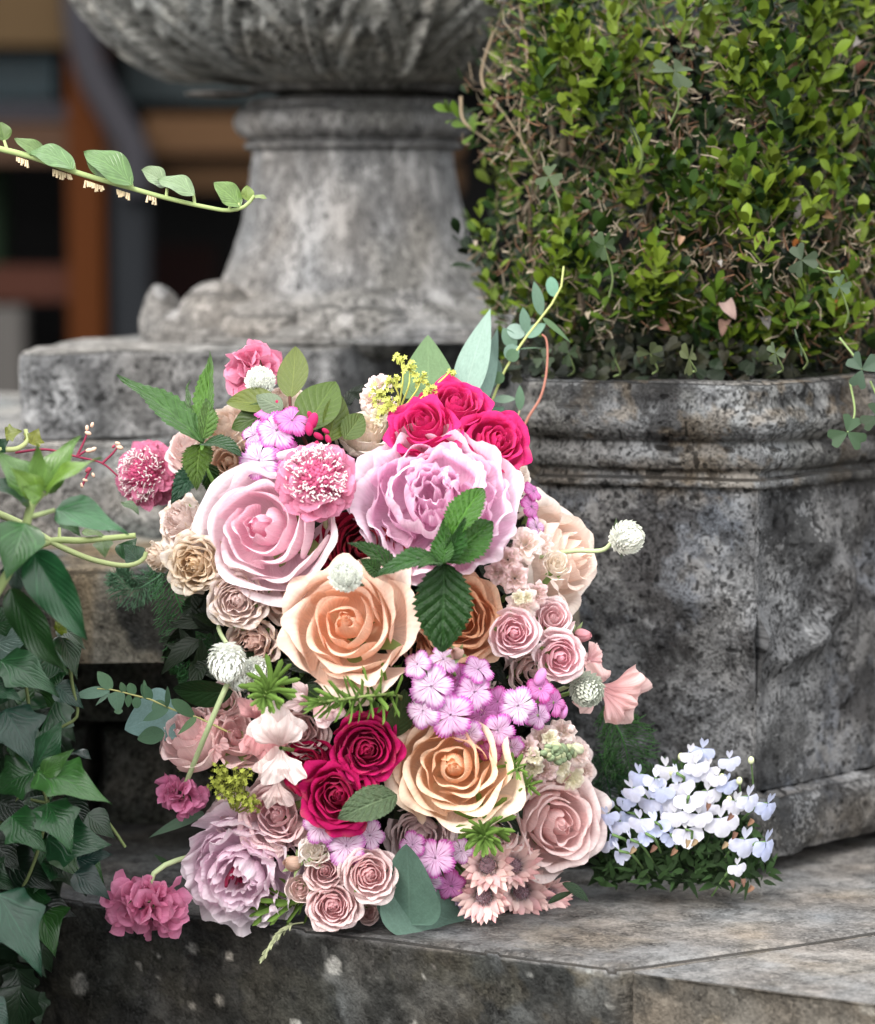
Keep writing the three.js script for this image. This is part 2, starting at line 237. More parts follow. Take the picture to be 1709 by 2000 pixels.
// unseen stone pier beside the ivy, added to shade the lower left
{
  const t = thing('added_shade_pier', 'unseen low stone pier added beside the steps to shade the lower left', 'pier', V(-0.46, -0.17, 0.12)), tint = (p, n, o) => { const b = 0.5 + fbm(p.x * 20, p.y * 20, p.z * 20 + 5, 4); o[0] = 0.14 * (0.6 + b); o[1] = 0.135 * (0.6 + b); o[2] = 0.12 * (0.6 + b); };
  put('shaft', stoneBlock(planPath([[-0.62, 0.36], [-0.305, 0.36], [-0.305, -0.13], [-0.62, -0.13]], 0.02, 2), edgeProfile(-0.17, 0.31, 0.006, 0.02), { rings: 6, wear: (p) => fbm(p.x * 16, p.y * 16, p.z * 16, 3) * 0.008, tint }), stoneMat, t);
  put('cap_stone', stoneBlock(planPath([[-0.63, 0.37], [-0.297, 0.37], [-0.297, -0.13], [-0.63, -0.13]], 0.02, 2), edgeProfile(0.313, 0.37, 0.012, 0.02), { rings: 6, wear: (p) => fbm(p.x * 16, p.y * 16, p.z * 16, 3) * 0.006, tint }), stoneMat, t);
}
// ---------------------------------------------------------------- the urn on its plinth
{
  const D = 2.62, c = P(690, 400, D), R = (px) => px / FPX * D, Y = (py) => P(690, py, D).y;
  const urnTint = (p, n, o) => {
    const a = 0.5 + fbm(p.x * 9, p.y * 9, p.z * 9 + 2, 4), b = 0.5 + fbm(p.x * 34, p.y * 34 + 8, p.z * 34, 4), left = sstep(c.x + 0.02, c.x - 0.12, p.x + (a - 0.5) * 0.1);
    o[0] = 0.36; o[1] = 0.355; o[2] = 0.34; mixc(o, [0.29, 0.295, 0.31], sstep(0.4, 0.6, a) * 0.6); mixc(o, [0.58, 0.58, 0.58], sstep(0.56, 0.68, b) * 0.55); mixc(o, [0.50, 0.46, 0.42], left * 0.6);
    if (p.y > Y(170)) { o[0] = 0.47; o[1] = 0.475; o[2] = 0.45; mixc(o, [0.38, 0.39, 0.385], sstep(0.4, 0.6, a) * 0.6); mixc(o, [0.55, 0.52, 0.45], sstep(0.6, 0.72, b) * 0.4); }
    for (let k = 0; k < 3; k++) o[k] *= 0.88;
  };
  const plinthPts = [[35, 2.30], [655, 2.43], [960, 2.66], [960, 3.0], [520, 3.0], [42, 2.42]].map(([px, d]) => [(px - 854.5) / FPX * d, 1.95 - d]);
  const plinth = thing('stone_plinth', 'square grey speckled stone plinth carrying the urn', 'plinth', V(plinthPts[1][0], 0.283, plinthPts[1][1]));
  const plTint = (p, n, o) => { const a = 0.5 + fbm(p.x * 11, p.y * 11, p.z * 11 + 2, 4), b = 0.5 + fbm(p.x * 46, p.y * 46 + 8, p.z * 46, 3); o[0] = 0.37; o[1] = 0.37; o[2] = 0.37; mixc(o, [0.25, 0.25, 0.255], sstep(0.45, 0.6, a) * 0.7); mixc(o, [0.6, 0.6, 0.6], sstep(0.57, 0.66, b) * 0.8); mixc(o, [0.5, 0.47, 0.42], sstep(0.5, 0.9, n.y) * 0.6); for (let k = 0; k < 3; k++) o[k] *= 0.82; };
  const plRough = (p) => fbm(p.x * 20, p.y * 20, p.z * 20, 4) * 0.005 + fbm(p.x * 90, p.y * 90, p.z * 90, 2) * 0.0015;
  put('block', stoneBlock(planPath(plinthPts.map((p, i) => [p[0], p[1], i < 2 ? 0.005 : 0.04]), 0.005, 3), edgeProfile(0.283, 0.3485, 0.006, 0.005), { rings: 14, wear: plRough, tint: plTint, uvScale: 1 / 0.55 }), urnMat, plinth);

  const urn = thing('stone_urn', 'large carved grey stone garden urn with leaf relief on its bowl', 'urn', V(c.x, 0.3485, c.z));
  const lathe = (pts, n, wear, name, tintF = urnTint) => {
    const g0 = grid(n, pts.length - 1, (u, v, o) => { const [r, y] = pts[Math.round(v * (pts.length - 1))], t = u * 2 * Math.PI; o.set(c.x + Math.sin(t) * r, y, c.z + Math.cos(t) * r); });
    const idx = g0.index.array; g0.setIndex(new THREE.BufferAttribute(idx, 1)); weldNormals(g0); const al = []; for (let j = 0; j < pts.length; j++) for (let i = 0; i <= n; i++) al.push(i / n * 1.1); put(name, finishStone(g0, wear, tintF, 1 / 0.55, al), urnMat, urn);
  };
  const fine = (pts, step) => { const a = []; for (let i = 0; i < pts.length - 1; i++) { const [r0, y0] = pts[i], [r1, y1] = pts[i + 1], n = Math.max(1, Math.ceil(Math.hypot(r1 - r0, y1 - y0) / step)); for (let k = 0; k < n; k++) a.push([lerp(r0, r1, k / n), lerp(y0, y1, k / n)]); } a.push(pts[pts.length - 1]); return a; };
  const arc = (f, n) => Array.from({ length: n + 1 }, (_, k) => f(k / n));
  const nz = (p) => fbm(p.x * 24, p.y * 24, p.z * 24, 4) * 0.0018 + fbm(p.x * 100, p.y * 100, p.z * 100, 2) * 0.0012;
  // foot mouldings, then the flared shaft
  const foot = [[R(418), 0.349], [R(418), Y(646)], [R(408), Y(640)], [R(402), Y(632)], [R(392), Y(626)], ...arc((t) => [R(392 - 122 * t), Y(626 - 66 * Math.pow(t, 1.6))], 8)];
  lathe(fine(foot, 0.005), 150, (p) => nz(p) * 1.5, 'foot');
  const shaft = [[R(290), Y(610)], [R(268), Y(570)], [R(252), Y(530)], [R(236), Y(490)], [R(222), Y(450)], [R(211), Y(400)], [R(201), Y(350)], [R(195), Y(292)]];
  const sp = new THREE.CatmullRomCurve3(shaft.map((p) => V(p[0], p[1], 0))).getPoints(46).map((p) => [p.x, p.y]);
  lathe(sp, 130, (p) => nz(p), 'shaft');
  const collar = [[R(190), Y(296)], [R(209), Y(290)], [R(212), Y(284)], [R(207), Y(278)], [R(200), Y(275)], ...arc((t) => [R(203 + 30 * Math.pow(Math.sin(t * Math.PI), 0.7)), Y(274 - 66 * t)], 12), [R(205), Y(202)], [R(196), Y(196)], [R(150), Y(192)]];
  lathe(fine(collar, 0.004), 130, nz, 'collar');
  lathe(fine([[R(150), Y(194)], [R(142), Y(185)], [R(146), Y(168)]], 0.004), 90, nz, 'neck', (p, n, o) => { o[0] = 0.12; o[1] = 0.115; o[2] = 0.1; });
  // leaf-shaped lumps round the foot
  for (const [px, py, w, h, dz, pt] of [[322, 632, 50, 74, 0.02, 1], [372, 645, 62, 44, 0.06, 0], [424, 630, 78, 80, 0.075, 0], [520, 640, 90, 52, 0.11, 0], [690, 640, 110, 68, 0.125, 0]]) {
    const q = P(px, py, D - dz), g = new THREE.SphereGeometry(1, 30, 22), p = g.attributes.position;
    for (let i = 0; i < p.count; i++) { let x = p.getX(i), y = p.getY(i), z = p.getZ(i); if (pt && y > 0) { x -= 0.35 * y * y; x *= 1 - 0.3 * y; } p.setXYZ(i, q.x + x * S(w, D), q.y + y * S(h, D), q.z + z * 0.045); }
    weldNormals(g); put('leaf_boss', finishStone(g, (p) => nz(p) * 1.6, urnTint, 1 / 0.55), urnMat, urn);
  }
  // the bowl with acanthus leaves in low relief
  const bowl = [[R(130), Y(178)], [R(196), Y(180)], [R(206), Y(172)], [R(270), Y(163)], [R(330), Y(146)], [R(390), Y(120)], [R(440), Y(88)], [R(485), Y(48)], [R(520), Y(4)], [R(545), Y(-50)], [R(560), Y(-120)], [R(585), Y(-150)], [R(590), Y(-175)], [R(560), Y(-180)], [R(520), Y(-150)], [R(400), Y(-130)]];
  const bp = new THREE.CatmullRomCurve3(bowl.map((p) => V(p[0], p[1], 0)), false, 'centripetal').getPoints(170).map((p) => [p.x, p.y]);
  const relief = (p) => {
    const t = Math.atan2(p.x - c.x, p.z - c.z) + 0.14, k = 14, s = t * k / (2 * Math.PI), f = s - Math.round(s), h = (p.y - Y(176)) / (Y(-110) - Y(176)); if (h < 0.04 || h > 0.98) return nz(p);
    const a = Math.abs(f) * 2, edge = 0.42 + 0.5 * Math.sin(Math.PI * Math.pow(clamp(h), 0.7)) + 0.08 * Math.cos(h * 38), inside = sstep(edge, edge - 0.09, a);
    const vein = Math.pow(1 - Math.abs(Math.sin((h * 6.5 - a * 2.4 - a * a * 1.2) * 2.2)), 1.5), rib = Math.exp(-Math.pow(a / 0.07, 2)), g2 = Math.exp(-Math.pow((a - 0.16) / 0.05, 2));
    return nz(p) * 0.6 + sstep(0.04, 0.14, h) * (inside * (0.007 - vein * 0.0075 * sstep(0.08, 0.3, a)) + rib * 0.006 - g2 * 0.0055 - 0.001);
  };
  lathe(bp, 420, relief, 'bowl');
  for (const [w, h] of [[12, 4]]) { const q = P(432, 183, D - 0.06), g = new THREE.SphereGeometry(1, 16, 10); g.scale(S(70, D), S(8, D), 0.03); g.translate(q.x, q.y, q.z); weldNormals(g); put('chipped_edge', finishStone(g, nz, urnTint, 1 / 0.55), urnMat, urn); }
}

// ---------------------------------------------------------------- the planter
const pl = (px, d) => [(px - 854.5) / FPX * d, 1.95 - d];
const planter = thing('stone_planter', 'eight-sided weathered stone planter with moulded rim holding the box bush', 'planter', V(...[pl(1490, 2.065)[0], 0, pl(1490, 2.065)[1]]));
{
  const pts = [pl(1015, 2.10), pl(1500, 2.055), pl(2060, 2.31), pl(2200, 2.5), pl(1700, 2.75), pl(1060, 2.65), pl(985, 2.28)], lift0 = (list) => list.map(([i, y]) => [i, EYE - (EYE - y) * 0.972]);
  const plan = planPath(pts.map((p, i) => [p[0], p[1], i < 2 ? 0.0028 : 0.05]), 0.004, 5);
  const Yf = (py) => EYE - (py - 400) / FPX * 2.14;
  const smooth = (list0, step) => { const list = lift0(list0), a = []; for (let i = 0; i < list.length - 1; i++) { const [i0, y0] = list[i], [i1, y1] = list[i + 1], n = Math.max(1, Math.ceil(Math.hypot(i1 - i0, y1 - y0) / step)); for (let k = 0; k < n; k++) a.push([lerp(i0, i1, k / n), lerp(y0, y1, k / n)]); } a.push(list[list.length - 1]); return a; };
  const tint = (p, n, o) => {
    const a = 0.5 + fbm(p.x * 8 + 4, p.y * 8, p.z * 8, 4), b = 0.5 + fbm(p.x * 26, p.y * 26 + 2, p.z * 26, 4), d = 0.5 + fbm(p.x * 55, p.y * 55, p.z * 55 + 7, 3), rim = sstep(0.262, 0.27, p.y);
    const gr = fbm(p.x * 150, p.y * 150, p.z * 150, 2) * 0.6, e = 0.5 + fbm(p.x * 14 + 9, p.y * 14, p.z * 14, 5) + gr * 0.6;
    o[0] = 0.25; o[1] = 0.248; o[2] = 0.25; mixc(o, [0.25, 0.265, 0.295], sstep(0.45, 0.53, a + gr * 0.5) * 0.8); mixc(o, [0.35, 0.34, 0.315], rim * 0.7);
    mixc(o, [0.095, 0.09, 0.088], sstep(0.54, 0.60, e) * 0.8); mixc(o, [0.10, 0.098, 0.098], sstep(0.57, 0.63, d + gr) * 0.75); mixc(o, [0.46, 0.455, 0.45], sstep(0.58, 0.66, b + gr) * 0.55); mixc(o, [0.04, 0.038, 0.038], sstep(0.25, 0.4, worley(p.x * 70, p.y * 60, p.z * 70, 33, 0.1, 0.45, 0.22) + gr * 1.2) * 0.75);
    mixc(o, [0.20, 0.14, 0.08], sstep(0.58, 0.72, 0.5 + fbm(p.x * 12, p.y * 40 + 3, p.z * 12, 4) + gr * 0.5) * 0.5 * sstep(0.30, 0.275, p.y) * sstep(0.25, 0.265, p.y)); mixc(o, [0.42, 0.3, 0.17], sstep(0.66, 0.74, 0.5 + fbm(p.x * 28, p.y * 28 + 31, p.z * 28, 3) + gr * 0.6) * 0.3 * rim);
    mixc(o, [0.26, 0.225, 0.18], sstep(0.055, 0.03, p.y + (a - 0.5) * 0.03) * 0.5);
    for (let k = 0; k < 3; k++) o[k] *= 0.74;
  };
  const relief = (p) => {
    let s = fbm(p.x * 12, p.y * 12, p.z * 12 + 1, 4) * 0.007 + fbm(p.x * 45, p.y * 45, p.z * 45 + 5, 3) * 0.0022 + fbm(p.x * 160, p.y * 160, p.z * 160, 2) * 0.001;
    s -= 0.003 * sstep(0.15, 0.5, worley(p.x * 70, p.y * 60, p.z * 70, 33, 0.1, 0.45, 0.22));
    return s;
  };
  const swag = (p) => {                                  // worn garlands on the faces
    let s = relief(p); if (p.y < 0.06 || p.y > 0.25) return s;
    const seg = (x, y, x0, y0, x1, y1) => { const dx = x1 - x0, dy = y1 - y0, t = clamp(((x - x0) * dx + (y - y0) * dy) / (dx * dx + dy * dy)); return Math.hypot(x - x0 - dx * t, y - y0 - dy * t); };
    for (const [x0, y0, x1, y1, w, h] of [[0.262, 0.222, 0.263, 0.223, 0.014, 0.009], [0.282, 0.205, 0.276, 0.182, 0.009, 0.008], [0.276, 0.182, 0.258, 0.160, 0.010, 0.009], [0.258, 0.160, 0.236, 0.146, 0.009, 0.008], [0.288, 0.20, 0.292, 0.12, 0.008, 0.006], [0.20, 0.195, 0.216, 0.165, 0.010, 0.006], [0.216, 0.165, 0.214, 0.125, 0.010, 0.006], [0.20, 0.195, 0.172, 0.19, 0.010, 0.005], [0.172, 0.19, 0.150, 0.165, 0.010, 0.005], [0.150, 0.165, 0.146, 0.11, 0.010, 0.005]]) s += h * Math.exp(-Math.pow(seg(p.x, p.y, x0, y0, x1, y1) / w, 2));
    return s;
  };
  put('foot', stoneBlock(planPath(pts.map((p) => [p[0], p[1], 0.03]), 0.03, 2), [[0.045, -0.001], [0.045, 0.012]], { rings: 4, tint: (p, n, o) => { o[0] = o[1] = o[2] = 0.05; } }), planterMat, planter);
  const base = smooth([[0.05, -0.004], [0.012, -0.005], [0.004, -0.003], [0.001, 0.006], [0.001, 0.016], [0.002, 0.036], [0.008, 0.044], [0.018, 0.047]], 0.003);
  put('base', stoneBlock(plan, base, { wear: (p) => relief(p) * 1.3, tint, top: false, uvScale: 1 / 0.55 }), planterMat, planter);
  put('body', stoneBlock(plan, smooth([[0.016, 0.0455], [0.0155, 0.06], [0.0155, 0.2], [0.015, 0.262]], 0.0035), { wear: swag, tint, top: false, uvScale: 1 / 0.55 }), planterMat, planter);
  const rim = [[0.0165, 0.2615], [0.009, 0.263], [0.0085, 0.2675], [0.012, 0.270], [0.0125, 0.2735], [0.006, 0.277], [0.0035, 0.283], [0.004, 0.288], [0.008, 0.2925], [0.0085, 0.2945], [0.003, 0.297], [-0.003, 0.302], [-0.006, 0.309], [-0.004, 0.317], [0.000, 0.3215], [0.0005, 0.324], [0.0, 0.330], [0.0015, 0.3355], [0.005, 0.3375], [0.022, 0.3375], [0.034, 0.337], [0.037, 0.334], [0.039, 0.30]];
  put('rim', stoneBlock(plan, smooth(rim, 0.0032), { wear: (p) => relief(p) * 0.55, tint, top: false, uvScale: 1 / 0.55 }), planterMat, planter);
  const soil = new THREE.MeshPhysicalMaterial({ specularIntensity: 0.1, color: new THREE.Color().setRGB(0.012, 0.010, 0.008), roughness: 1 });
  put('soil', stoneBlock(planPath(pts.map((p) => [p[0], p[1], 0.05]), 0.05, 3), [[0.036, 0.28], [0.037, 0.333]], { rings: 8, wear: (p) => fbm(p.x * 50, p.y, p.z * 50, 3) * 0.012, tint: (p, n, o) => { o[0] = o[1] = o[2] = 1; } }), soil, planter);
}

// ---------------------------------------------------------------- the house far behind
{
  const d0 = 8.6, m = (r, g, b, ro = 0.7) => new THREE.MeshPhysicalMaterial({ specularIntensity: ro < 0.5 ? 0.5 : 0.12, color: new THREE.Color().setRGB(r * 0.29, g * 0.29, b * 0.29), roughness: ro });
  const orange = m(0.13, 0.036, 0.006), brown = m(0.16, 0.085, 0.04), tan = m(0.15, 0.095, 0.045), slate = m(0.05, 0.053, 0.065), black = m(0.006, 0.006, 0.006), teal = m(0.012, 0.075, 0.1, 0.3), red = m(0.1, 0.035, 0.022), lilac = m(0.07, 0.068, 0.08), grey = m(0.17, 0.16, 0.15), green = m(0.012, 0.03, 0.012);
  const o = P(140, 1000, d0); const house = thing('timber_house', 'dim house porch with orange timber posts and dark openings far behind the urn', 'house', V(o.x, -0.17, o.z));
  const box = (name, x0, y0, x1, y1, d, th, mat) => { const a = P(x0, y1, d), b = P(x1, y0, d), g = new THREE.BoxGeometry(b.x - a.x, b.y - a.y, th); g.translate((a.x + b.x) / 2, (a.y + b.y) / 2, 1.95 - d - th / 2); put(name, g, mat, house); };
  box('wall', -900, -900, 2600, 1000, d0 + 0.9, 0.2, black);
  box('fascia', -900, -700, 152, 92, d0, 0.12, tan); box('fascia_board', 152, -700, 2400, 60, d0 + 0.3, 0.12, slate);
  box('glass_panel', -500, 112, 112, 196, d0 + 0.25, 0.05, teal); box('glass_panel', 250, 100, 560, 200, d0 + 0.45, 0.05, m(0.008, 0.03, 0.035, 0.4));
  box('sill_board', -500, 204, 232, 236, d0 + 0.05, 0.1, lilac); box('rail', -500, 242, 238, 318, d0 + 0.02, 0.14, m(0.13, 0.072, 0.045)); box('rail', 288, 226, 900, 300, d0 + 0.04, 0.14, brown); box('rail', 288, 318, 900, 372, d0 + 0.1, 0.1, m(0.12, 0.065, 0.03));
  box('post', 136, 92, 204, 1000, d0, 0.15, orange); box('post', 224, 280, 290, 1000, d0 - 0.05, 0.12, m(0.03, 0.034, 0.04)); box('post', -300, 318, 6, 1000, d0 + 0.2, 0.15, green);
  box('cross_rail', -500, 520, 140, 588, d0 + 0.03, 0.1, red); box('panel', -400, 600, 44, 900, d0 - 0.1, 0.1, grey); box('panel', 300, 480, 420, 900, d0 + 0.4, 0.1, m(0.02, 0.006, 0.005));
  // curved brace from the fascia to the dark post
  const c = [[150, -40], [158, 60], [182, 150], [222, 225], [262, 300], [268, 380]].map(([x, y]) => P(x, y, d0 - 0.12)); put('curved_brace', tube(c, 0.045, 0.045, 10, 30), lilac, house);
}

// ---------------------------------------------------------------- petals and leaves: materials
const lin = (hex) => { const c = new THREE.Color(hex); return [c.r, c.g, c.b]; };
const mix3 = (a, b, t) => [lerp(a[0], b[0], t), lerp(a[1], b[1], t), lerp(a[2], b[2], t)];
const mul3 = (a, k) => [a[0] * k, a[1] * k, a[2] * k];
const DS = THREE.DoubleSide;
// fine veins that run up a petal and fan out
const petalTex = dataTex(256, (u, v, c) => { const a = (u - 0.5) * (1.25 - 0.45 * v) + 0.5, n = tnoise(a * 64, v * 4, 64, 5) * 0.6 + tnoise(a * 128, v * 6, 128, 8) * 0.4, m = tfbm(u, v, 6, 3, 12); const k = 0.955 + (n - 0.5) * 0.24 + (m - 0.5) * 0.1; c[0] = k + 0.02; c[1] = k; c[2] = k + 0.01; });
const petalBump = dataTex(256, (u, v, c) => { const a = (u - 0.5) * (1.25 - 0.45 * v) + 0.5; c[0] = c[1] = c[2] = 0.5 * tnoise(a * 48, v * 3, 48, 5) + 0.5 * tfbm(u, v, 5, 3, 77); });
const phys = (o) => new THREE.MeshPhysicalMaterial({ side: DS, vertexColors: true, thickness: 0, roughness: 0.7, specularIntensity: 0.25, ...o });
const petalMat = phys({ map: petalTex, bumpMap: petalBump, bumpScale: 0.0005, transmission: 0.45, roughness: 0.8, specularIntensity: 0.2 });
petalMat.name = 'petal';
// pinnate veins: midrib, side veins that curve to the tip, a net between
function pinnate(n, slope, width, net, base) {
  return (u, v, c) => {
    const x = Math.abs(u - 0.5) * 2, mid = sstep(0.045, 0.012, x), k = (v - slope * x + slope * 0.25 * x * x) * n, f = Math.abs(k - Math.round(k)) / n, side = sstep(width, width * 0.3, f) * sstep(1.0, 0.75, x) * 0.8;
    const nt = net * (tnoise(u * 40, v * 60, 1000, 3) - 0.5) + net * (tfbm(u, v, 14, 3, 9) - 0.5), vein = Math.max(mid, side); const q = base + vein * (1 - base) * 0.8 + nt; c[0] = q + vein * 0.05; c[1] = q; c[2] = q - 0.02;
  };
}
function quilt(n, slope, amp, netf) { return (u, v, c) => { const x = Math.abs(u - 0.5) * 2, k = (v - slope * x + slope * 0.25 * x * x) * n, f = Math.abs(k - Math.round(k)) * 2, mid = sstep(0.0, 0.14, x); const h = amp * Math.sqrt(clamp(f)) * mid + netf * tfbm(u, v, 22, 2, 4); c[0] = c[1] = c[2] = clamp(h); }; }
const mintMat = phys({ map: dataTex(512, pinnate(8, 0.34, 0.014, 0.22, 0.66)), bumpMap: dataTex(512, quilt(8, 0.34, 0.65, 0.45)), bumpScale: 0.0018, transmission: 0.25, roughness: 0.5, specularIntensity: 0.38 });
const leafMat = phys({ map: dataTex(512, pinnate(7, 0.5, 0.007, 0.12, 0.72)), bumpMap: dataTex(256, quilt(7, 0.5, 0.3, 0.15)), bumpScale: 0.001, transmission: 0.22, roughness: 0.42, specularIntensity: 0.4 });
const eucMat = phys({ map: dataTex(512, pinnate(9, 0.45, 0.004, 0.16, 0.84)), transmission: 0.15, roughness: 0.66, specularIntensity: 0.35 });
const ivyTex = dataTex(512, (u, v, c) => {               // palmate veins from the stalk
  const x = (u - 0.5) * 2, y = v; let vein = 0;
  for (const [ex, ey, w] of [[0, 1, 0.016], [0.9, 0.44, 0.013], [-0.9, 0.44, 0.013], [0.8, 0.08, 0.010], [-0.8, 0.08, 0.010], [0.5, 0.82, 0.006], [-0.5, 0.82, 0.006]]) { const l = Math.hypot(ex, ey - 0.02), dx = ex / l, dy = (ey - 0.02) / l, s = x * dx + (y - 0.02) * dy, t = Math.abs(x * dy - (y - 0.02) * dx + 0.04 * Math.sin(s * 3)); if (s > 0) vein = Math.max(vein, sstep(w * 1.6, w * 0.4, t) * sstep(l, l * 0.7, s)); }
  const k = Math.abs((v * 9 - Math.abs(x) * 4) % 1 - 0.5), sv = sstep(0.1, 0.02, k) * 0.07 * sstep(0.05, 0.2, Math.abs(x)), n = (tfbm(u, v, 12, 4, 33) - 0.5) * 0.3; const q = 0.58 + Math.max(vein, sv) * 0.42 + n; c[0] = q + vein * 0.08; c[1] = q; c[2] = q;
});
const ivyMat = phys({ map: ivyTex, bumpMap: dataTex(256, (u, v, c) => { const x = Math.abs(u - 0.5) * 2, k = Math.abs((v * 9 - x * 4) % 1 - 0.5); c[0] = c[1] = c[2] = clamp(0.3 + 0.5 * sstep(0.0, 0.3, k) * sstep(0, 0.15, x) + 0.3 * (tfbm(u, v, 10, 3, 3) - 0.5)); }), bumpScale: 0.0003, transmission: 0.18, roughness: 0.3, specularIntensity: 0.7 });
const youngIvyMat = ivyMat.clone(); youngIvyMat.color.setScalar(0.7); youngIvyMat.name = 'young ivy leaf';
const plainMat = phys({ roughness: 0.75, transmission: 0.15 });
const stemMat = phys({ roughness: 0.7, transmission: 0, side: THREE.FrontSide });
mintMat.color.setScalar(0.48); leafMat.color.setScalar(0.48); eucMat.color.setScalar(0.68); ivyMat.color.setScalar(0.58);
for (const [m, n] of [[mintMat, 'mint leaf'], [leafMat, 'leaf'], [eucMat, 'eucalyptus leaf'], [ivyMat, 'ivy leaf'], [plainMat, 'soft plant tissue'], [stemMat, 'stem']]) m.name = n;

// ---------------------------------------------------------------- petals and leaves: shapes
// one petal of a flower that faces +y: a curve from its base (rb, yb) by (cr, cy) to its lip (R, Y), rolled outward past it, swept round the axis
function petalGeo(o) {
  const M = 30, curve = [], rnd = rng(o.seed ?? 1), vs = o.cl > 0 ? 0.8 : 1; let r = 0, y = 0, al = Math.atan2(o.R - o.cr, o.Y - o.cy);
  for (let i = 0; i <= M; i++) {
    const v = i / M;
    if (v <= vs) { const t = v / vs, a = (1 - t) * (1 - t), b = 2 * t * (1 - t), c = t * t; r = a * o.rb + b * o.cr + c * o.R; y = a * o.yb + b * o.cy + c * o.Y; }
    else { const ds = o.cl / (M * (1 - vs)); al += o.ca / (M * (1 - vs)); r += Math.sin(al) * ds; y += Math.cos(al) * ds; }
    curve.push([r, y]);
  }
  const at = (v, k) => { const x = clamp(v) * M, i = Math.min(M - 1, Math.floor(x)); return lerp(curve[i][k], curve[i + 1][k], x - i) + (v > 1 ? (v - 1) * (curve[M][k] - curve[M - 2][k]) * M / 2 : 0); };
  const ph = rnd() * 6.28, ph2 = rnd() * 6.28, ph3 = rnd() * 6.28, sk = (rnd() - 0.5) * (o.skew ?? 0.15), wk = o.wk ?? 4, notch = o.notch ?? 0, cb = o.cb, ct = o.ct, nu = o.nu ?? 12, nv = o.nv ?? 10, k = o.size ?? 1;
  return grid(nu, nv, (U, v, out) => {
    const u = U * 2 - 1, au = Math.abs(u);
    let top = 1 - (o.tip ?? 0.25) * Math.pow(au, o.tp ?? 2.4) + (o.pt ?? 0) * Math.exp(-u * u / 0.03) + notch * (Math.sin(u * 11 + ph) * 0.5 + Math.sin(u * 23 + ph2) * 0.35 + Math.sin(u * 41 + ph3) * 0.2) + sk * u * 0.4;
    const vv = Math.min(1.12, v * top); let rr = at(vv, 0), yy = at(vv, 1);
    const wf = lerp(o.wb ?? 0.5, 1, sstep(0, 0.55, vv)) * (1 - 0.08 * vv), a = o.phi + o.w * u * wf;
    rr *= 1 + (o.sp ?? 0.05) * u;
    const wv = (o.wav ?? 0.02) * vv * vv; rr += wv * (o.wr ?? 1) * Math.sin(u * wk + ph); yy += wv * 0.7 * Math.cos(u * wk * 1.13 + ph2) + wv * 0.5 * Math.sin(u * wk * 2.3 + ph3);
    const e = Math.max(0, au - 0.55) / 0.45; rr += (o.er ?? 0.03) * e * e * vv; yy -= (o.er ?? 0.03) * 0.5 * e * e * vv * vv;
    out.set(Math.sin(a) * rr * k, yy * k, Math.cos(a) * rr * k);
  }, (u, v, q) => { const t = Math.pow(v, 1.3); q[0] = lerp(cb[0], ct[0], t); q[1] = lerp(cb[1], ct[1], t); q[2] = lerp(cb[2], ct[2], t); if (o.brown && v > 0.85) { const b = o.brown * clamp(Math.sin(u * 19 + ph) + 0.4 * Math.sin(u * 47 + ph2)) * sstep(0.85, 1, v); q[0] = lerp(q[0], 0.52, b); q[1] = lerp(q[1], 0.36, b); q[2] = lerp(q[2], 0.17, b); } });
}
// a leaf along +y with its upper side to +z
const PROF = {
  oval: (v) => Math.pow(Math.sin(Math.PI * Math.pow(v, 0.85)), 0.8), lance: (v) => Math.pow(Math.sin(Math.PI * Math.pow(v, 0.62)), 1.0) , round: (v) => Math.pow(Math.sin(Math.PI * v), 0.55),
  ovate: (v) => Math.pow(Math.sin(Math.PI * Math.pow(v, 0.6)), 0.85) , heart: (v) => Math.pow(Math.sin(Math.PI * Math.pow(clamp(v), 0.5)), 0.75), obov: (v) => Math.pow(Math.sin(Math.PI * Math.pow(v, 1.5)), 0.75),
  ivy: (v) => { const k = [[0, 0.06], [0.03, 0.5], [0.09, 0.78], [0.16, 0.7], [0.27, 0.74], [0.37, 1.0], [0.42, 0.88], [0.5, 0.6], [0.62, 0.42], [0.78, 0.24], [0.9, 0.1], [1, 0]]; let i = 0; while (i < k.length - 2 && v > k[i + 1][0]) i++; return lerp(k[i][1], k[i + 1][1], clamp((v - k[i][0]) / (k[i + 1][0] - k[i][0]))); },
  ivyo: (v) => { const k = [[0, 0.05], [0.04, 0.55], [0.12, 0.86], [0.25, 1.0], [0.36, 0.9], [0.5, 0.68], [0.68, 0.42], [0.85, 0.17], [1, 0]]; let i = 0; while (i < k.length - 2 && v > k[i + 1][0]) i++; return lerp(k[i][1], k[i + 1][1], clamp((v - k[i][0]) / (k[i + 1][0] - k[i][0]))); },
  needle: (v) => v < 0.06 ? 0.4 + v * 8 : v > 0.86 ? Math.sqrt(Math.max(0, 1 - Math.pow((v - 0.86) / 0.14, 2))) : 1, spear: (v) => v < 0.3 ? 0.35 + v * 2.1 : Math.pow((1 - v) / 0.7, 0.75), heart3: (v) => v < 0.75 ? Math.pow(v / 0.75, 0.8) : Math.sqrt(Math.max(0, 1 - Math.pow((v - 0.75) / 0.27, 2) * 0.9)),
};
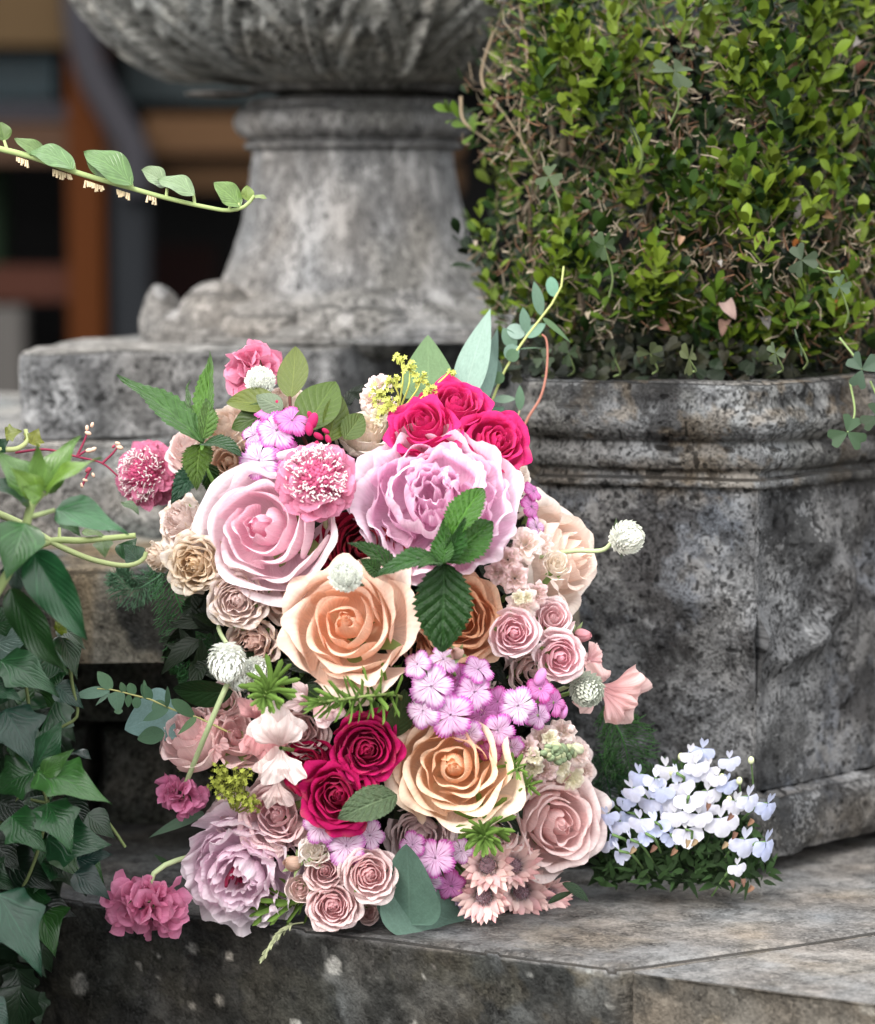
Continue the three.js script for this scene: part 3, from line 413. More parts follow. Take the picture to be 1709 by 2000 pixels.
function leafGeo(o) {
  const { L = 1, Wd = 0.5, prof = 'oval', nu = 8, nv = 16, fold = 0.15, bend = 0.4, serr = 0, teeth = 9, wave = 0, twist = 0, rumple = 0, notch = 0, cup = 0, seed = 1, c = [0.05, 0.1, 0.03], c2 } = o, pf = PROF[prof], rnd = rng(seed), f1 = rnd() * 6.28, f2 = rnd() * 6.28;
  const cs = [[0, 0]]; for (let i = 0; i < 40; i++) { const a = bend * (i + 0.5) / 40, q = cs[i]; cs.push([q[0] + Math.cos(a) * L / 40, q[1] - Math.sin(a) * L / 40]); }
  const at = (v) => { const x = clamp(v) * 40, i = Math.min(39, Math.floor(x)); return [lerp(cs[i][0], cs[i + 1][0], x - i), lerp(cs[i][1], cs[i + 1][1], x - i), bend * clamp(v)]; };
  const g = grid(nu, nv, (U, v, out) => {
    const u = U * 2 - 1, au = Math.abs(u), tooth = serr ? 1 - serr * (1 - ((v * teeth) % 1)) * Math.pow(au, 3) : 1, hw = Wd / 2 * pf(v) * tooth; let x = u * hw, vv = v; if (notch && v > 0.6) vv = v - notch * (1 - au) * sstep(0.6, 1, v) * (1 - au * 0.3);
    if (serr) vv = Math.min(1, v + serr * 0.03 * au);
    const [y, z, a] = at(vv); let h = Math.abs(x) * fold - cup * x * x / Wd * 2 + wave * L * Math.sin(v * 11 + f1 + (u > 0 ? 1 : 0)) * au * au + rumple * L * Math.sin(v * 31 + f2) * Math.sin(u * 5 + f1) * (1 - au * 0.3);
    const t = twist * (v - 0.5), X = x * Math.cos(t) - h * Math.sin(t); h = x * Math.sin(t) + h * Math.cos(t); out.set(X, y + h * Math.sin(a), z + h * Math.cos(a));
  }, (u, v, q) => { const t = c2 ? clamp(v * 1.0) : 0, e = c2 ?? c; q[0] = lerp(c[0], e[0], t); q[1] = lerp(c[1], e[1], t); q[2] = lerp(c[2], e[2], t); });
  g.userData.chord = [cs[40][0], cs[40][1]]; return g;
}
const basis = (y, z) => { const Y = y.clone().normalize(), Z = z.clone().addScaledVector(Y, -z.dot(Y)); if (Z.lengthSq() < 1e-8) Z.set(0, 1, 0.3).addScaledVector(Y, -V(0, 1, 0.3).dot(Y)); Z.normalize(); return new THREE.Matrix4().makeBasis(V(0, 0, 0).crossVectors(Y, Z), Y, Z); };
function leafMatrix(g, a, b, n) { const [cy, cz] = g.userData.chord, l = Math.hypot(cy, cz), s = a.distanceTo(b) / l, Wm = basis(b.clone().sub(a), n), Lm = basis(V(0, cy, cz), V(0, 0, 1)).transpose(); return new THREE.Matrix4().makeTranslation(a).multiply(Wm).multiply(Lm).multiply(new THREE.Matrix4().makeScale(s, s, s)); }
function leafAt(t, name, mat, g, a, b, n) { const m = part(name, g, mat, t); leafMatrix(g, a.clone().sub(t.position), b.clone().sub(t.position), n).decompose(m.position, m.quaternion, m.scale); return m; }
const stemTo = (t, pts, r0, r1, c, name = 'stem') => part(name, flat(tube(pts.map((p) => p.clone().sub(t.position)), r0, r1, 7), c), stemMat, t);
const bake = (list) => mergeGeometries(list.map((g) => g.index ? g : mergeVertices(g)), false);

// ---------------------------------------------------------------- where things sit in the bouquet
const depthAt = (px, py) => 2.02 - 0.115 * Math.sqrt(Math.max(0.0, 1 - ((px - 710) / 470) ** 2 - ((py - 1240) / 640) ** 2));
const B = (px, py, near = 0) => P(px, py, depthAt(px, py) - near);
const BIND = P(735, 1500, 2.085);
const GREEN = { stem: lin('#7f9a5c'), pale: lin('#a9b88b'), dark: lin('#2f4a24'), mint: lin('#3f7a2a'), mintd: lin('#2c5a2a'), euc: lin('#7d9a8c'), eucd: lin('#5f7f6c'), ivy: lin('#3f7438'), rosem: lin('#7ba24c') };
const backTo = (t, from, c = GREEN.stem, r = 0.0018) => { const q = from.clone().lerp(BIND, 0.55).add(V(0, 0, -0.02)); return stemTo(t, [from, q, BIND], r, r, c); };

// ---------------------------------------------------------------- flowers
const GOLD = 2.39996;
const lift = (c, g = 0.45) => c.map((x) => Math.min(0.95, Math.pow(x, g)));   // petals seen in a picture are darker and deeper than the petal is, by the light that goes from petal to petal
const BIG = 'large garden roses of the bouquet', HOT = 'hot pink spray roses', BLUSH = 'blush pink spray roses', CREAM = 'cream spray roses', BACK = 'pale roses at the back of the bouquet';
// rose: petals in a spiral from the bud outward; each a mesh of its own
function rose(label, group, px, py, dia, n, o = {}) {
  const { near = 0, seed = 1, count: count0 = 30, inner: inner0, outer: outer0, dome: dome0 = 1, roll = 0, tipPt = 0.0, curl = 1, bud = 1, wav = 0.02, detail = 1, open: open0 = 1, name = 'rose', category = 'rose', depth, cupd = 1, rag = 0, gain = 1.12, g = 0.40 } = o, inner = lift(inner0, g), outer = lift(outer0, g);
  const c = depth ? P(px, py, depth) : B(px, py, near), t = thing(name, label, category, c, group), rnd = rng(seed * 7919 + 13), small = dia < 150, vr = (a) => 1 + (rnd() - 0.5) * a * (small ? 1 : 0.3), dome = dome0 * vr(0.5), open = open0 * vr(0.16), count = Math.round(count0 * vr(0.3)), R = S(dia / 2, 1.93) * gain * (small ? 1.09 : 1) / Math.sqrt(open / open0), nor = camDir(n[0] + (small ? (rnd() - 0.5) * 0.3 : 0), n[1] + (small ? (rnd() - 0.5) * 0.3 : 0), n[2]);
  t.quaternion.copy(orient(nor, roll));
  for (let i = 0; i < count; i++) {
    const k = (i + 0.5) / count, phi = i * GOLD + (rnd() - 0.5) * 0.8, Rm = (0.045 + 0.80 * Math.pow(k, 0.82)) * open + (rnd() - 0.5) * 0.03 * k, Y = (0.40 - 0.66 * Math.pow(k, 1.45)) * dome + (rnd() - 0.5) * 0.13 * k + (k < 0.12 ? 0.02 : 0);
    const yb = lerp(-0.15, -0.62, sstep(0, 0.55, k)) * cupd, cr = Rm * lerp(1.35, 1.02, k) + 0.03, cy = lerp(yb, Y, lerp(0.5, 0.22, k)), tone = Math.pow(k, 0.8), j = 1 + (rnd() - 0.5) * 0.1, ct = mul3(mix3(inner, outer, tone), j), cb = mul3(mix3(inner, outer, tone * 0.75), j);
    const g = petalGeo({ seed: seed * 131 + i, R: Rm * (bud ? lerp(0.35, 1, sstep(0, 0.3, k)) : 1), Y: Y + (bud ? 0.06 * (1 - sstep(0, 0.3, k)) : 0), rb: 0.10 + 0.08 * k, yb, cr, cy, cl: (k < 0.2 ? 0.015 : lerp(0.03, 0.23, Math.pow(k, 1.1))) * curl, ca: lerp(0.5, 2.3, Math.pow(k, 0.7)) * (0.8 + rnd() * 0.45), phi, w: lerp(1.9, 0.82, Math.pow(k, 0.42)) * (0.92 + rnd() * 0.18), wb: 0.45, tip: 0.22 + rnd() * 0.12, tp: 2.2 + rnd(), pt: tipPt * sstep(0.35, 0.7, k) * (0.6 + rnd() * 0.8), sp: lerp(0.12, 0.06, k), wav: (wav + 0.012) * (0.5 + rnd() * 1.2), wk: 3 + rnd() * 4, er: 0.02 + 0.08 * k * rnd(), notch: rag + 0.004 + 0.006 * rnd() * k, brown: group === CREAM ? 0.8 : rnd() < 0.35 ? 0.3 * k : 0, cb, ct, nu: Math.round(lerp(14, 18, k) * detail), nv: Math.round(13 * detail), size: R });
    part('petal', g, petalMat, t);
  }
  const ht = new THREE.SphereGeometry(0.11 * R, 12, 10); ht.scale(1, 1.9, 1); ht.translate(0, 0.20 * R * dome, 0); part('bud_heart', flat(ht, inner), petalMat, t);
  const cal = [];
  for (let i = 0; i < 5; i++) { const g = leafGeo({ L: R * 0.75, Wd: R * 0.28, prof: 'spear', nu: 3, nv: 6, bend: -0.5, c: GREEN.stem }); g.applyMatrix4(new THREE.Matrix4().makeRotationX(0.95)).applyMatrix4(new THREE.Matrix4().makeTranslation(0, -0.64 * R * cupd, 0.06 * R)).applyMatrix4(new THREE.Matrix4().makeRotationY(i * 1.2566 + 0.3)); cal.push(g); }
  part('calyx', bake(cal), plainMat, t);
  const q = t.quaternion.clone().invert(), L0 = V(0, -0.6 * R * cupd, 0), L2 = BIND.clone().sub(c).applyQuaternion(q), L1 = L0.clone().lerp(L2, 0.4).add(V(0, -R * 0.5, 0));
  part('stem', flat(tube([L0, L1, L2], 0.0019, 0.0019, 6, 10), GREEN.stem), stemMat, t);
  return t;
}
function peony(label, px, py, dia, n, o) {
  const { near = 0, seed = 3, count = 34, depth } = o, c1 = lift(o.c1, 0.42), c2 = lift(o.c2, 0.45), heart = o.heart, c = depth ? P(px, py, depth) : B(px, py, near), t = thing('peony', label, 'peony', c, 'peonies'), rnd = rng(seed * 977), R = S(dia / 2, 1.93) * 1.12;
  t.quaternion.copy(orient(camDir(...n), o.roll ?? 0));
  for (let i = 0; i < 13; i++) { // broad guard petals
    const k = i / 12, j = 0.96 + rnd() * 0.08;
    part('guard_petal', petalGeo({ seed: seed * 31 + i, R: lerp(0.72, 0.92, k), Y: lerp(0.10, -0.2, k) + rnd() * 0.08, rb: 0.15, yb: -0.5, cr: lerp(0.75, 0.8, k), cy: -0.40, cl: 0.14 + rnd() * 0.12, ca: rnd() * 1.3, phi: i * GOLD, w: 0.62 + rnd() * 0.2, tip: 0.2, tp: 2.6, wav: 0.07, wr: 0.6, wk: 5 + rnd() * 5, notch: 0.022, er: 0.04, cb: mul3(c1, j), ct: mul3(c2, j), nu: 30, nv: 18, size: R }), petalMat, t);
  }
  for (let i = 0; i < count; i++) { // the crowded inner petals, broad and torn at the rim, flopping every way
    const k = (i + 0.5) / count, j = 0.95 + rnd() * 0.1, wide = rnd() < 0.82, Rm = 0.04 + 0.70 * Math.pow(k, 0.8) + (rnd() - 0.5) * 0.12;
    part('petal', petalGeo({ seed: seed * 57 + i, R: Math.max(0.03, Rm), Y: 0.50 - 0.44 * Math.pow(k, 1.5) + (rnd() - 0.5) * 0.2, rb: 0.06, yb: lerp(0.0, -0.4, k), cr: Rm * 0.95 + 0.08, cy: lerp(0.2, -0.25, k), cl: 0.10 + rnd() * 0.16, ca: -0.5 + rnd() * 2.0, phi: i * GOLD + (rnd() - 0.5) * 0.9, w: (wide ? 0.74 : 0.34) * lerp(1.7, 0.95, k), wb: 0.4, tip: 0.14 + rnd() * 0.14, tp: 2.8, wav: 0.035 + rnd() * 0.04, wr: 0.7, wk: 4 + rnd() * 5, notch: 0.02 + rnd() * 0.035, sp: (rnd() - 0.5) * 0.35, er: (rnd() - 0.4) * 0.10, cb: mul3(heart && k < 0.14 ? heart : c1, j), ct: mul3(heart && k < 0.08 ? heart : mix3(c1, c2, rnd()), j), nu: 30, nv: 14, size: R }), petalMat, t);
  }
  const q = t.quaternion.clone().invert(), L2 = BIND.clone().sub(c).applyQuaternion(q);
  part('stem', flat(tube([V(0, -0.45 * R, 0), L2.clone().multiplyScalar(0.45).add(V(0, -R * 0.4, 0)), L2], 0.0025, 0.0025, 6, 10), GREEN.stem), stemMat, t);
  return t;
}
// pincushion flower: two rows of frilled ray florets round a dome of buds and pale stamens
function scabious(label, px, py, dia, n, o) {
  const { near = 0, seed = 5, stemPts, depth, stamens = 110, drop = 0, dome = 0.34, rays = 33, cushion = 1, full = 0, elr = [-0.75, 1.35], pl = 0.62 } = o, c = depth ? P(px, py, depth) : B(px, py, near), c1 = lift(o.c1, 1.0), c2 = lift(o.c2, 0.88), t = thing('scabious_flower', label, 'scabious', c, 'pink scabious flowers'), rnd = rng(seed * 331), R = S(dia / 2, 1.93) * 1.06;
  t.quaternion.copy(orient(camDir(...n), o.roll ?? 0));
  for (let i = 0; i < rays; i++) {
    const k = rnd(), j = 0.88 + rnd() * 0.24, a = i * GOLD + rnd() * 0.4, el = full ? lerp(elr[0], elr[1], Math.pow(k, 1.2)) : lerp(-0.5, 1.0, k * k), d = V(Math.sin(a) * Math.cos(el), Math.sin(el), Math.cos(a) * Math.cos(el)), r0 = full ? (0.9 - pl) * (0.35 + 0.85 * rnd()) : 0.42, L = R * (full ? pl : lerp(0.62, 0.42, k)) * (0.85 + rnd() * 0.35), g = leafGeo({ L, Wd: L * (0.75 + rnd() * 0.3), prof: 'obov', nu: 9, nv: 10, fold: (rnd() - 0.5) * 0.8, bend: -0.5 + rnd() * 1.5, wave: 0.05, rumple: 0.035, notch: 0.10 * rnd(), cup: (rnd() - 0.5) * 0.5, seed: seed * 71 + i, c: mul3(c1, j), c2: mul3(c2, j) });
    const m = part('ray_petal', g, petalMat, t), nn = V(rnd() - 0.5, (full ? 0.2 : 1.0), rnd() - 0.5).multiplyScalar(1).addScaledVector(V(-Math.cos(a), 0, Math.sin(a)), (rnd() - 0.5) * 1.2); m.position.set(d.x * r0 * R, d.y * r0 * R * (full || 0.5), d.z * r0 * R); m.quaternion.setFromRotationMatrix(basis(d.clone().add(V((rnd() - 0.5) * 0.5, (rnd() - 0.5) * 0.5, (rnd() - 0.5) * 0.5)), nn)); m.scale.setScalar(1);
  }
  const buds = [], st = [], nB = 120;
  for (let i = 0; i < nB; i++) {
    const f = (i + 0.5) / nB, r = 0.50 * Math.sqrt(f), a = i * GOLD, y = dome * (1 - f * 0.9) + 0.02, s = 0.05 + rnd() * 0.02, g = new THREE.IcosahedronGeometry(s * R, 1); g.scale(1, 1.3, 1); g.translate(Math.sin(a) * r * R, y * R, Math.cos(a) * r * R); flat(g, mul3(mix3(c1, lin('#8d2f52'), rnd() * 0.6), 0.85)); buds.push(g);
  }
  if (cushion) { const dm = new THREE.SphereGeometry(0.5 * R, 24, 10, 0, Math.PI * 2, 0, Math.PI / 2); dm.scale(1, dome / 0.62, 1); flat(dm, mul3(c1, 0.7));
  part('cushion', bake([...buds.map((g) => { g.deleteAttribute('uv'); return mergeVertices(g); }), (dm.deleteAttribute('uv'), dm)]), plainMat, t).userData.kind = 'stuff'; }
  for (let i = 0; i < stamens; i++) {
    const f = Math.pow(rnd(), 0.6), r = 0.58 * Math.sqrt(f), a = rnd() * 6.28, y = dome * (1 - f * 0.9), l = 0.15 + rnd() * 0.1, out = 0.05 + 0.1 * f, p0 = V(Math.sin(a) * r, y, Math.cos(a) * r), p2 = p0.clone().add(V(Math.sin(a) * out + (rnd() - 0.5) * 0.1, l, Math.cos(a) * out + (rnd() - 0.5) * 0.1)), hd = V(rnd() - 0.5, (rnd() - 0.5) * 0.5, rnd() - 0.5).normalize().multiplyScalar(0.042);
    for (const p of [p0, p2]) p.multiplyScalar(R); hd.multiplyScalar(R);
    st.push(flat(tube([p0, p2], 0.010 * R, 0.010 * R, 3, 1), mix3(c2, [0.9, 0.85, 0.85], 0.5)), flat(tube([p2.clone().sub(hd), p2.clone().add(hd)], 0.014 * R, 0.014 * R, 4, 1), [0.84, 0.76, 0.75]));
  }
  if (stamens) part('stamens', bake(st), plainMat, t).userData.kind = 'stuff';
  const br = []; for (let i = 0; i < 9; i++) { const g = leafGeo({ L: R * (0.5 + rnd() * 0.3), Wd: R * 0.11, prof: 'spear', nu: 2, nv: 6, bend: 0.9, c: GREEN.dark }); g.applyMatrix4(new THREE.Matrix4().makeRotationX(1.25 + rnd() * 0.4)).applyMatrix4(new THREE.Matrix4().makeTranslation(0, -0.08 * R, 0.1 * R)).applyMatrix4(new THREE.Matrix4().makeRotationY(i * 0.7)); br.push(g); }
  part('bracts', bake(br), plainMat, t);
  const q = t.quaternion.clone().invert(), loc = (p) => p.clone().sub(c).applyQuaternion(q), base = V(0, -0.06 * R, 0);
  const pts = stemPts ? [base, ...stemPts.map(loc)] : [base, loc(BIND).multiplyScalar(0.4).add(V(0, -R * 0.5, 0)), loc(BIND)];
  part('stem', flat(tube(pts, 0.0017, 0.0019, 8, 24), GREEN.pale), stemMat, t);
  return t;
}
// globe amaranth: a ball of overlapping papery bracts
function globe(label, px, py, dia, n, o = {}) {
  const { near = 0, seed = 2, oval = 1.05, col = [0.86, 0.88, 0.82], stemPts, leaves = 1, depth, grow = 0 } = o, c = depth ? P(px, py, depth) : B(px, py, near), t = thing('globe_amaranth', label, 'globe amaranth', c, 'white globe amaranth flowers'), rnd = rng(seed * 91 + 5), R = S(dia / 2, 1.93), N = 185, list = [];
  t.quaternion.copy(orient(camDir(...n), rnd() * 6));
  for (let i = 0; i < N; i++) {
    const y = 1 - 2 * (i + 0.2 + rnd() * 0.6) / N; if (y < -0.93) continue; const a = i * GOLD + (rnd() - 0.5) * 0.22, r = Math.sqrt(1 - y * y), g = leafGeo({ L: (0.38 + rnd() * 0.1) * R * (1 + grow * Math.max(0, -y)), Wd: (0.24 + rnd() * 0.06) * R, prof: 'lance', nu: 2, nv: 5, fold: 0.5, bend: 0.5, c: mul3(col, 0.86 + rnd() * 0.24) });
    const d = V(Math.sin(a) * r, y, Math.cos(a) * r), up = V(0, 1, 0).addScaledVector(d, -y); if (up.lengthSq() < 0.01) up.set(rnd() - 0.5, 0, rnd() - 0.5); up.normalize();
    const dir = up.clone().multiplyScalar(0.6).addScaledVector(d, 0.75 + rnd() * 0.25).normalize(); g.applyMatrix4(basis(dir, d.clone().addScaledVector(up, -0.7))); g.translate(d.x * R * 0.70, d.y * R * 0.70 * oval, d.z * R * 0.70); list.push(g);
  }
  const core = new THREE.SphereGeometry(R * 0.72, 18, 14); core.scale(1, oval, 1); flat(core, mul3(col, 0.6)); list.push(core);
  part('flower_head', bake(list), plainMat, t).userData.kind = 'stuff';
  const q = t.quaternion.clone().invert(), loc = (p) => p.clone().sub(c).applyQuaternion(q), base = V(0, -0.8 * R * oval, 0);
  for (let i = 0; i < leaves; i++) { const g = leafGeo({ L: R * 1.25, Wd: R * 0.62, prof: 'lance', nu: 4, nv: 8, bend: -0.6, fold: 0.3, c: lin('#7c9468') }), m = part('leaf', g, leafMat, t); m.position.copy(base); m.quaternion.copy(new THREE.Quaternion().setFromAxisAngle(V(0, 1, 0), 2.2 + i * 3.1)).multiply(new THREE.Quaternion().setFromAxisAngle(V(1, 0, 0), 1.0)); }
  const pts = stemPts ? [base, ...stemPts.map(loc)] : [base, loc(BIND).multiplyScalar(0.4).add(V(0, -R * 0.6, 0)), loc(BIND)];
  part('stem', flat(tube(pts, 0.0014, 0.0016, 7, 24), GREEN.pale), stemMat, t); return t;
}
// sweet william: a head of toothed, white-eyed florets
const pinkTex = (edge, eye) => dataTex(256, (u, v, c) => {
  const x = Math.abs(u - 0.5) * 2, str = tnoise(u * 26, v * 1.5, 26, 4), w = tnoise(u * 18, v * 3, 18, 9), ring = sstep(0.10, 0.2, v) * sstep(0.70, 0.34, v), edgeT = sstep(0.62, 0.98, v + (w - 0.5) * 0.3), line = sstep(0.58, 0.72, str) * ring * (0.55 + 0.45 * w), throat = sstep(0.07, 0.02, v);
  let q = [lerp(eye[0], edge[0], edgeT), lerp(eye[1], edge[1], edgeT), lerp(eye[2], edge[2], edgeT)]; q = mix3(q, lin('#862a68'), line * 0.85); q = mix3(q, lin('#5a1c46'), throat * 0.8); const k = new THREE.Color(q[0], q[1], q[2]).convertLinearToSRGB(); c[0] = k.r; c[1] = k.g; c[2] = k.b;
}, true);
const PINK = [['#c453ae', '#dfb6da'], ['#c46fba', '#e2c6e0'], ['#b8428f', '#cf82bd']].map(([a, b]) => phys({ map: pinkTex(lin(a), lin(b)), transmission: 0.2, roughness: 0.75, specularIntensity: 0.3 }));
PINK.forEach((m) => { m.color.setScalar(0.82); m.name = 'streaked petal'; });
const fringe = Array.from({ length: 4 }, (_, s) => { const rnd = rng(50 + s), ph = rnd() * 6; return grid(22, 10, (U, v, o) => { const u = U * 2 - 1, tooth = 1 - (0.10 + 0.10 * Math.abs(Math.sin(U * 17 + ph))) * Math.abs(((U * 9 + ph) % 1) * 2 - 1) * sstep(0.7, 1, v), arc = 1 - 0.20 * u * u, r = v * tooth * arc, a = u * (0.66 - 0.06 * sstep(0.1, 0.8, v)); o.set(Math.sin(a) * r, 0.12 * Math.sin(v * 2.6) - 0.16 * v * v + 0.05 * v * v * Math.sin(u * 4 + ph) + 0.03 * Math.abs(u) * v, Math.cos(a) * r); }, (u, v, q) => { q[0] = q[1] = q[2] = 1; }); });
function sweetWilliam(label, heads, o = {}) {
  const [cx, cy] = heads.reduce((a, h) => [a[0] + h[0] / heads.length, a[1] + h[1] / heads.length], [0, 0]), near = o.near ?? 0, t = thing('sweet_william', label, 'sweet william', B(cx, cy, near - 0.02), 'sweet william flower heads'), rnd = rng(o.seed ?? 4);
  const fork = B(cx, cy, near - 0.03);
  for (const [px, py, dia, nx = 0, ny = 0, nz = 1, m = 0, dz = 0] of heads) {
    const f = new THREE.Group(); f.name = 'floret'; const c = B(px, py, near + dz); f.position.copy(c).sub(t.position); f.quaternion.copy(orient(camDir(nx, ny, nz), rnd() * 6)); t.add(f); const R = S(dia / 2, 1.93);
    for (let i = 0; i < 5; i++) { const p = part('petal', fringe[Math.floor(rnd() * 4)], PINK[m], f); p.scale.setScalar(R * (0.95 + rnd() * 0.1)); p.rotation.y = i * 1.2566 + (rnd() - 0.5) * 0.12; p.position.y = R * 0.03 * (i % 2); p.rotation.z = (rnd() - 0.5) * 0.3; p.rotation.x = (rnd() - 0.5) * 0.3; }
    const a = []; for (let i = 0; i < 5; i++) a.push(flat(tube([V(0, -R * 0.1, 0), V((rnd() - 0.5) * 0.25 * R, R * 0.22, (rnd() - 0.5) * 0.25 * R)], R * 0.012, R * 0.014, 3, 1), lin('#b99ab4'))); part('stamens', bake(a), plainMat, f);
    part('tube', flat(tube([V(0, 0, 0), fork.clone().sub(c).applyQuaternion(f.quaternion.clone().invert()).multiplyScalar(0.55).add(V(0, -R * 0.3, 0))], 0.0014, 0.001, 5, 3), GREEN.stem), stemMat, f);
  }
  for (const [px, py, s] of o.buds ?? []) { const g = new THREE.SphereGeometry(S(s), 10, 8); g.scale(1, 1.7, 1); flat(g, lin(o.budCol ?? '#b0285f')); const m = part('bud', g, plainMat, t); m.position.copy(B(px, py, near)).sub(t.position); m.rotation.z = (rnd() - 0.5); }
  backTo(t, fork); return t;
}
// stock: small frilled rosettes up a spike with green buds at its heart
function stock(label, florets, o = {}) {
  const [cx, cy] = florets.reduce((a, h) => [a[0] + h[0] / florets.length, a[1] + h[1] / florets.length], [0, 0]), near = o.near ?? 0, t = thing('stock_flower', label, 'stock flower', B(cx, cy, near - 0.02), 'pale pink stock flowers'), rnd = rng(o.seed ?? 8);
  for (const [px, py, dia, nx = 0, ny = 0, nz = 1, kind = 0, dz = 0] of florets) {
    const f = new THREE.Group(); f.name = 'floret'; f.position.copy(B(px, py, near + dz)).sub(t.position); f.quaternion.copy(orient(camDir(nx, ny, nz), rnd() * 6)); t.add(f); const R = S(dia / 2, 1.93), pal = o.cols ?? [['#f2ccc8', '#f6dfd8'], ['#e9e3b8', '#efe6cf'], ['#e9b6bb', '#f1cfcf']], [a, b] = pal[kind].map((h) => lift(lin(h), 0.6)), n = kind === 1 ? 8 : 11;
    for (let i = 0; i < n; i++) { const k = (i + 0.5) / n, j = 0.94 + rnd() * 0.12; part('petal', petalGeo({ seed: i + dia * 3 + px, R: 0.12 + 0.72 * k, Y: 0.32 - 0.45 * k, rb: 0.06, yb: -0.4, cr: 0.15 + 0.5 * k, cy: 0.0, cl: 0.3 * k + 0.05, ca: 0.9 + rnd() * 1.2, phi: i * GOLD, w: lerp(1.1, 0.75, k), tip: 0.3, wav: 0.09, wk: 5 + rnd() * 3, notch: 0.03, er: 0.05, cb: mul3(mix3(a, lin('#dfe2b0'), 0.35), j), ct: mul3(mix3(a, b, k), j), nu: 12, nv: 8, size: R }), petalMat, f); }
  }
  for (const [px, py, s, c = '#a9b98a', dz = 0.012] of o.buds ?? []) { const g = new THREE.SphereGeometry(S(s), 12, 10); g.scale(0.85, 1.25, 0.85); paint(g, (x, y, z, q) => { const k = 0.8 + 0.25 * Math.sin(Math.atan2(x, z) * 4); const b = lin(c); q[0] = b[0] * k; q[1] = b[1] * k; q[2] = b[2] * k; }); const m = part('bud', g, plainMat, t); m.position.copy(B(px, py, near + dz)).sub(t.position); m.rotation.set(rnd() - 0.5 + 0.9, 0, rnd() * 2 - 1); }
  backTo(t, B(cx, cy, near - 0.03)); return t;
}
// sweet pea: a broad rippled standard, two wings folded on a keel
function sweetPea(label, px, py, dia, n, o = {}) {
  const { near = 0, seed = 6, roll = 0, spread = 1, depth } = o, c = depth ? P(px, py, depth) : B(px, py, near), c1 = lift(o.c1, 0.7), c2 = lift(o.c2, 0.62), t = thing('sweet_pea', label, 'sweet pea', c, 'pink sweet pea flowers'), rnd = rng(seed * 17), R = S(dia / 2, 1.93); t.quaternion.copy(orient(camDir(...n), roll));
  const list = [[0, 1.05 * spread, 0.95, -0.05, 0.1], [0.35, 0.75, 0.72, 0.12, 0.06], [-0.4, 0.72, 0.7, 0.14, 0.06], [Math.PI + 0.5, 0.6, 0.6, 0.28, 0.05], [Math.PI - 0.5, 0.6, 0.62, 0.26, 0.05], [Math.PI, 0.45, 0.4, 0.36, 0.02]];
  list.forEach(([a, w, r, y, wv], i) => part(i < 3 ? 'standard_petal' : i < 5 ? 'wing_petal' : 'keel', petalGeo({ seed: seed * 9 + i, R: r, Y: y, rb: 0.06, yb: -0.42, cr: r * 0.55, cy: -0.02 + 0.1 * i, cl: 0.3, ca: (i < 3 ? 0.7 : -0.5) + rnd() * 0.5, phi: a, w, wb: 0.35, tip: 0.3, tp: 2, wav: wv * 1.3, wk: 5 + rnd() * 3, er: 0.06, cb: mix3(c1, c2, i < 3 ? 0.2 : 0.5), ct: c2, nu: 24, nv: 14, size: R }), petalMat, t));
  const q = t.quaternion.clone().invert(); part('stem', flat(tube([V(0, -0.4 * R, 0), BIND.clone().sub(c).applyQuaternion(q).multiplyScalar(0.4).add(V(0, -0.4 * R, 0)), BIND.clone().sub(c).applyQuaternion(q)], 0.0013, 0.0015, 6, 10), GREEN.stem), stemMat, t); return t;
}
// blushing bride protea: pointed papery bracts round a woolly grey heart
function protea(label, px, py, dia, n, o = {}) {
  const c = B(px, py, o.near ?? 0), t = thing('protea', label, 'protea', c, 'dusky pink protea heads'), rnd = rng((o.seed ?? 1) * 37), R = S(dia / 2, 1.93); t.quaternion.copy(orient(camDir(...n), rnd() * 6));
  for (let i = 0; i < 34; i++) { const k = i / 33, j = 0.85 + rnd() * 0.3, g = leafGeo({ L: R * (1.05 + rnd() * 0.3), Wd: R * 0.46, prof: 'spear', nu: 4, nv: 8, fold: 0.35, bend: -0.75 + rnd() * 0.25 + k * 0.4, c: mul3(mix3(lift(lin('#e8a4a8')), lift(lin('#dfc2b4')), rnd()), j), c2: mul3(lift(lin(rnd() < 0.35 ? '#b96f70' : '#cf9d94'), 0.6), j) }), m = part('bract', g, plainMat, t), a = i * GOLD; m.position.set(Math.sin(a) * R * 0.3, -0.35 * R, Math.cos(a) * R * 0.3); m.quaternion.copy(new THREE.Quaternion().setFromAxisAngle(V(0, 1, 0), a)).multiply(new THREE.Quaternion().setFromAxisAngle(V(1, 0, 0), 0.06 + k * 0.55)); }
  const hairs = []; for (let i = 0; i < 90; i++) { const f = (i + 0.5) / 90, r = 0.27 * Math.sqrt(f) * R, a = i * GOLD, p = V(Math.sin(a) * r, -R * 0.1, Math.cos(a) * r), e = p.clone().multiplyScalar(1.25).add(V((rnd() - 0.5) * 0.1 * R, R * (0.5 - 0.2 * f), (rnd() - 0.5) * 0.1 * R)); hairs.push(flat(tube([p, e], R * 0.018, R * 0.012, 3, 1), rnd() < 0.3 ? lin('#7b5f6a') : lin('#cfc4cc'))); }
  const hd = new THREE.SphereGeometry(R * 0.29, 14, 10); hd.scale(1, 0.8, 1); flat(hd, lin('#8b7078')); part('woolly_heart', bake([...hairs, hd]), plainMat, t).userData.kind = 'stuff';
  const q = t.quaternion.clone().invert(); part('stem', flat(tube([V(0, -0.3 * R, 0), BIND.clone().sub(c).applyQuaternion(q).multiplyScalar(0.4).add(V(0, -0.4 * R, 0)), BIND.clone().sub(c).applyQuaternion(q)], 0.0018, 0.0018, 6, 10), GREEN.stem), stemMat, t); return t;
}
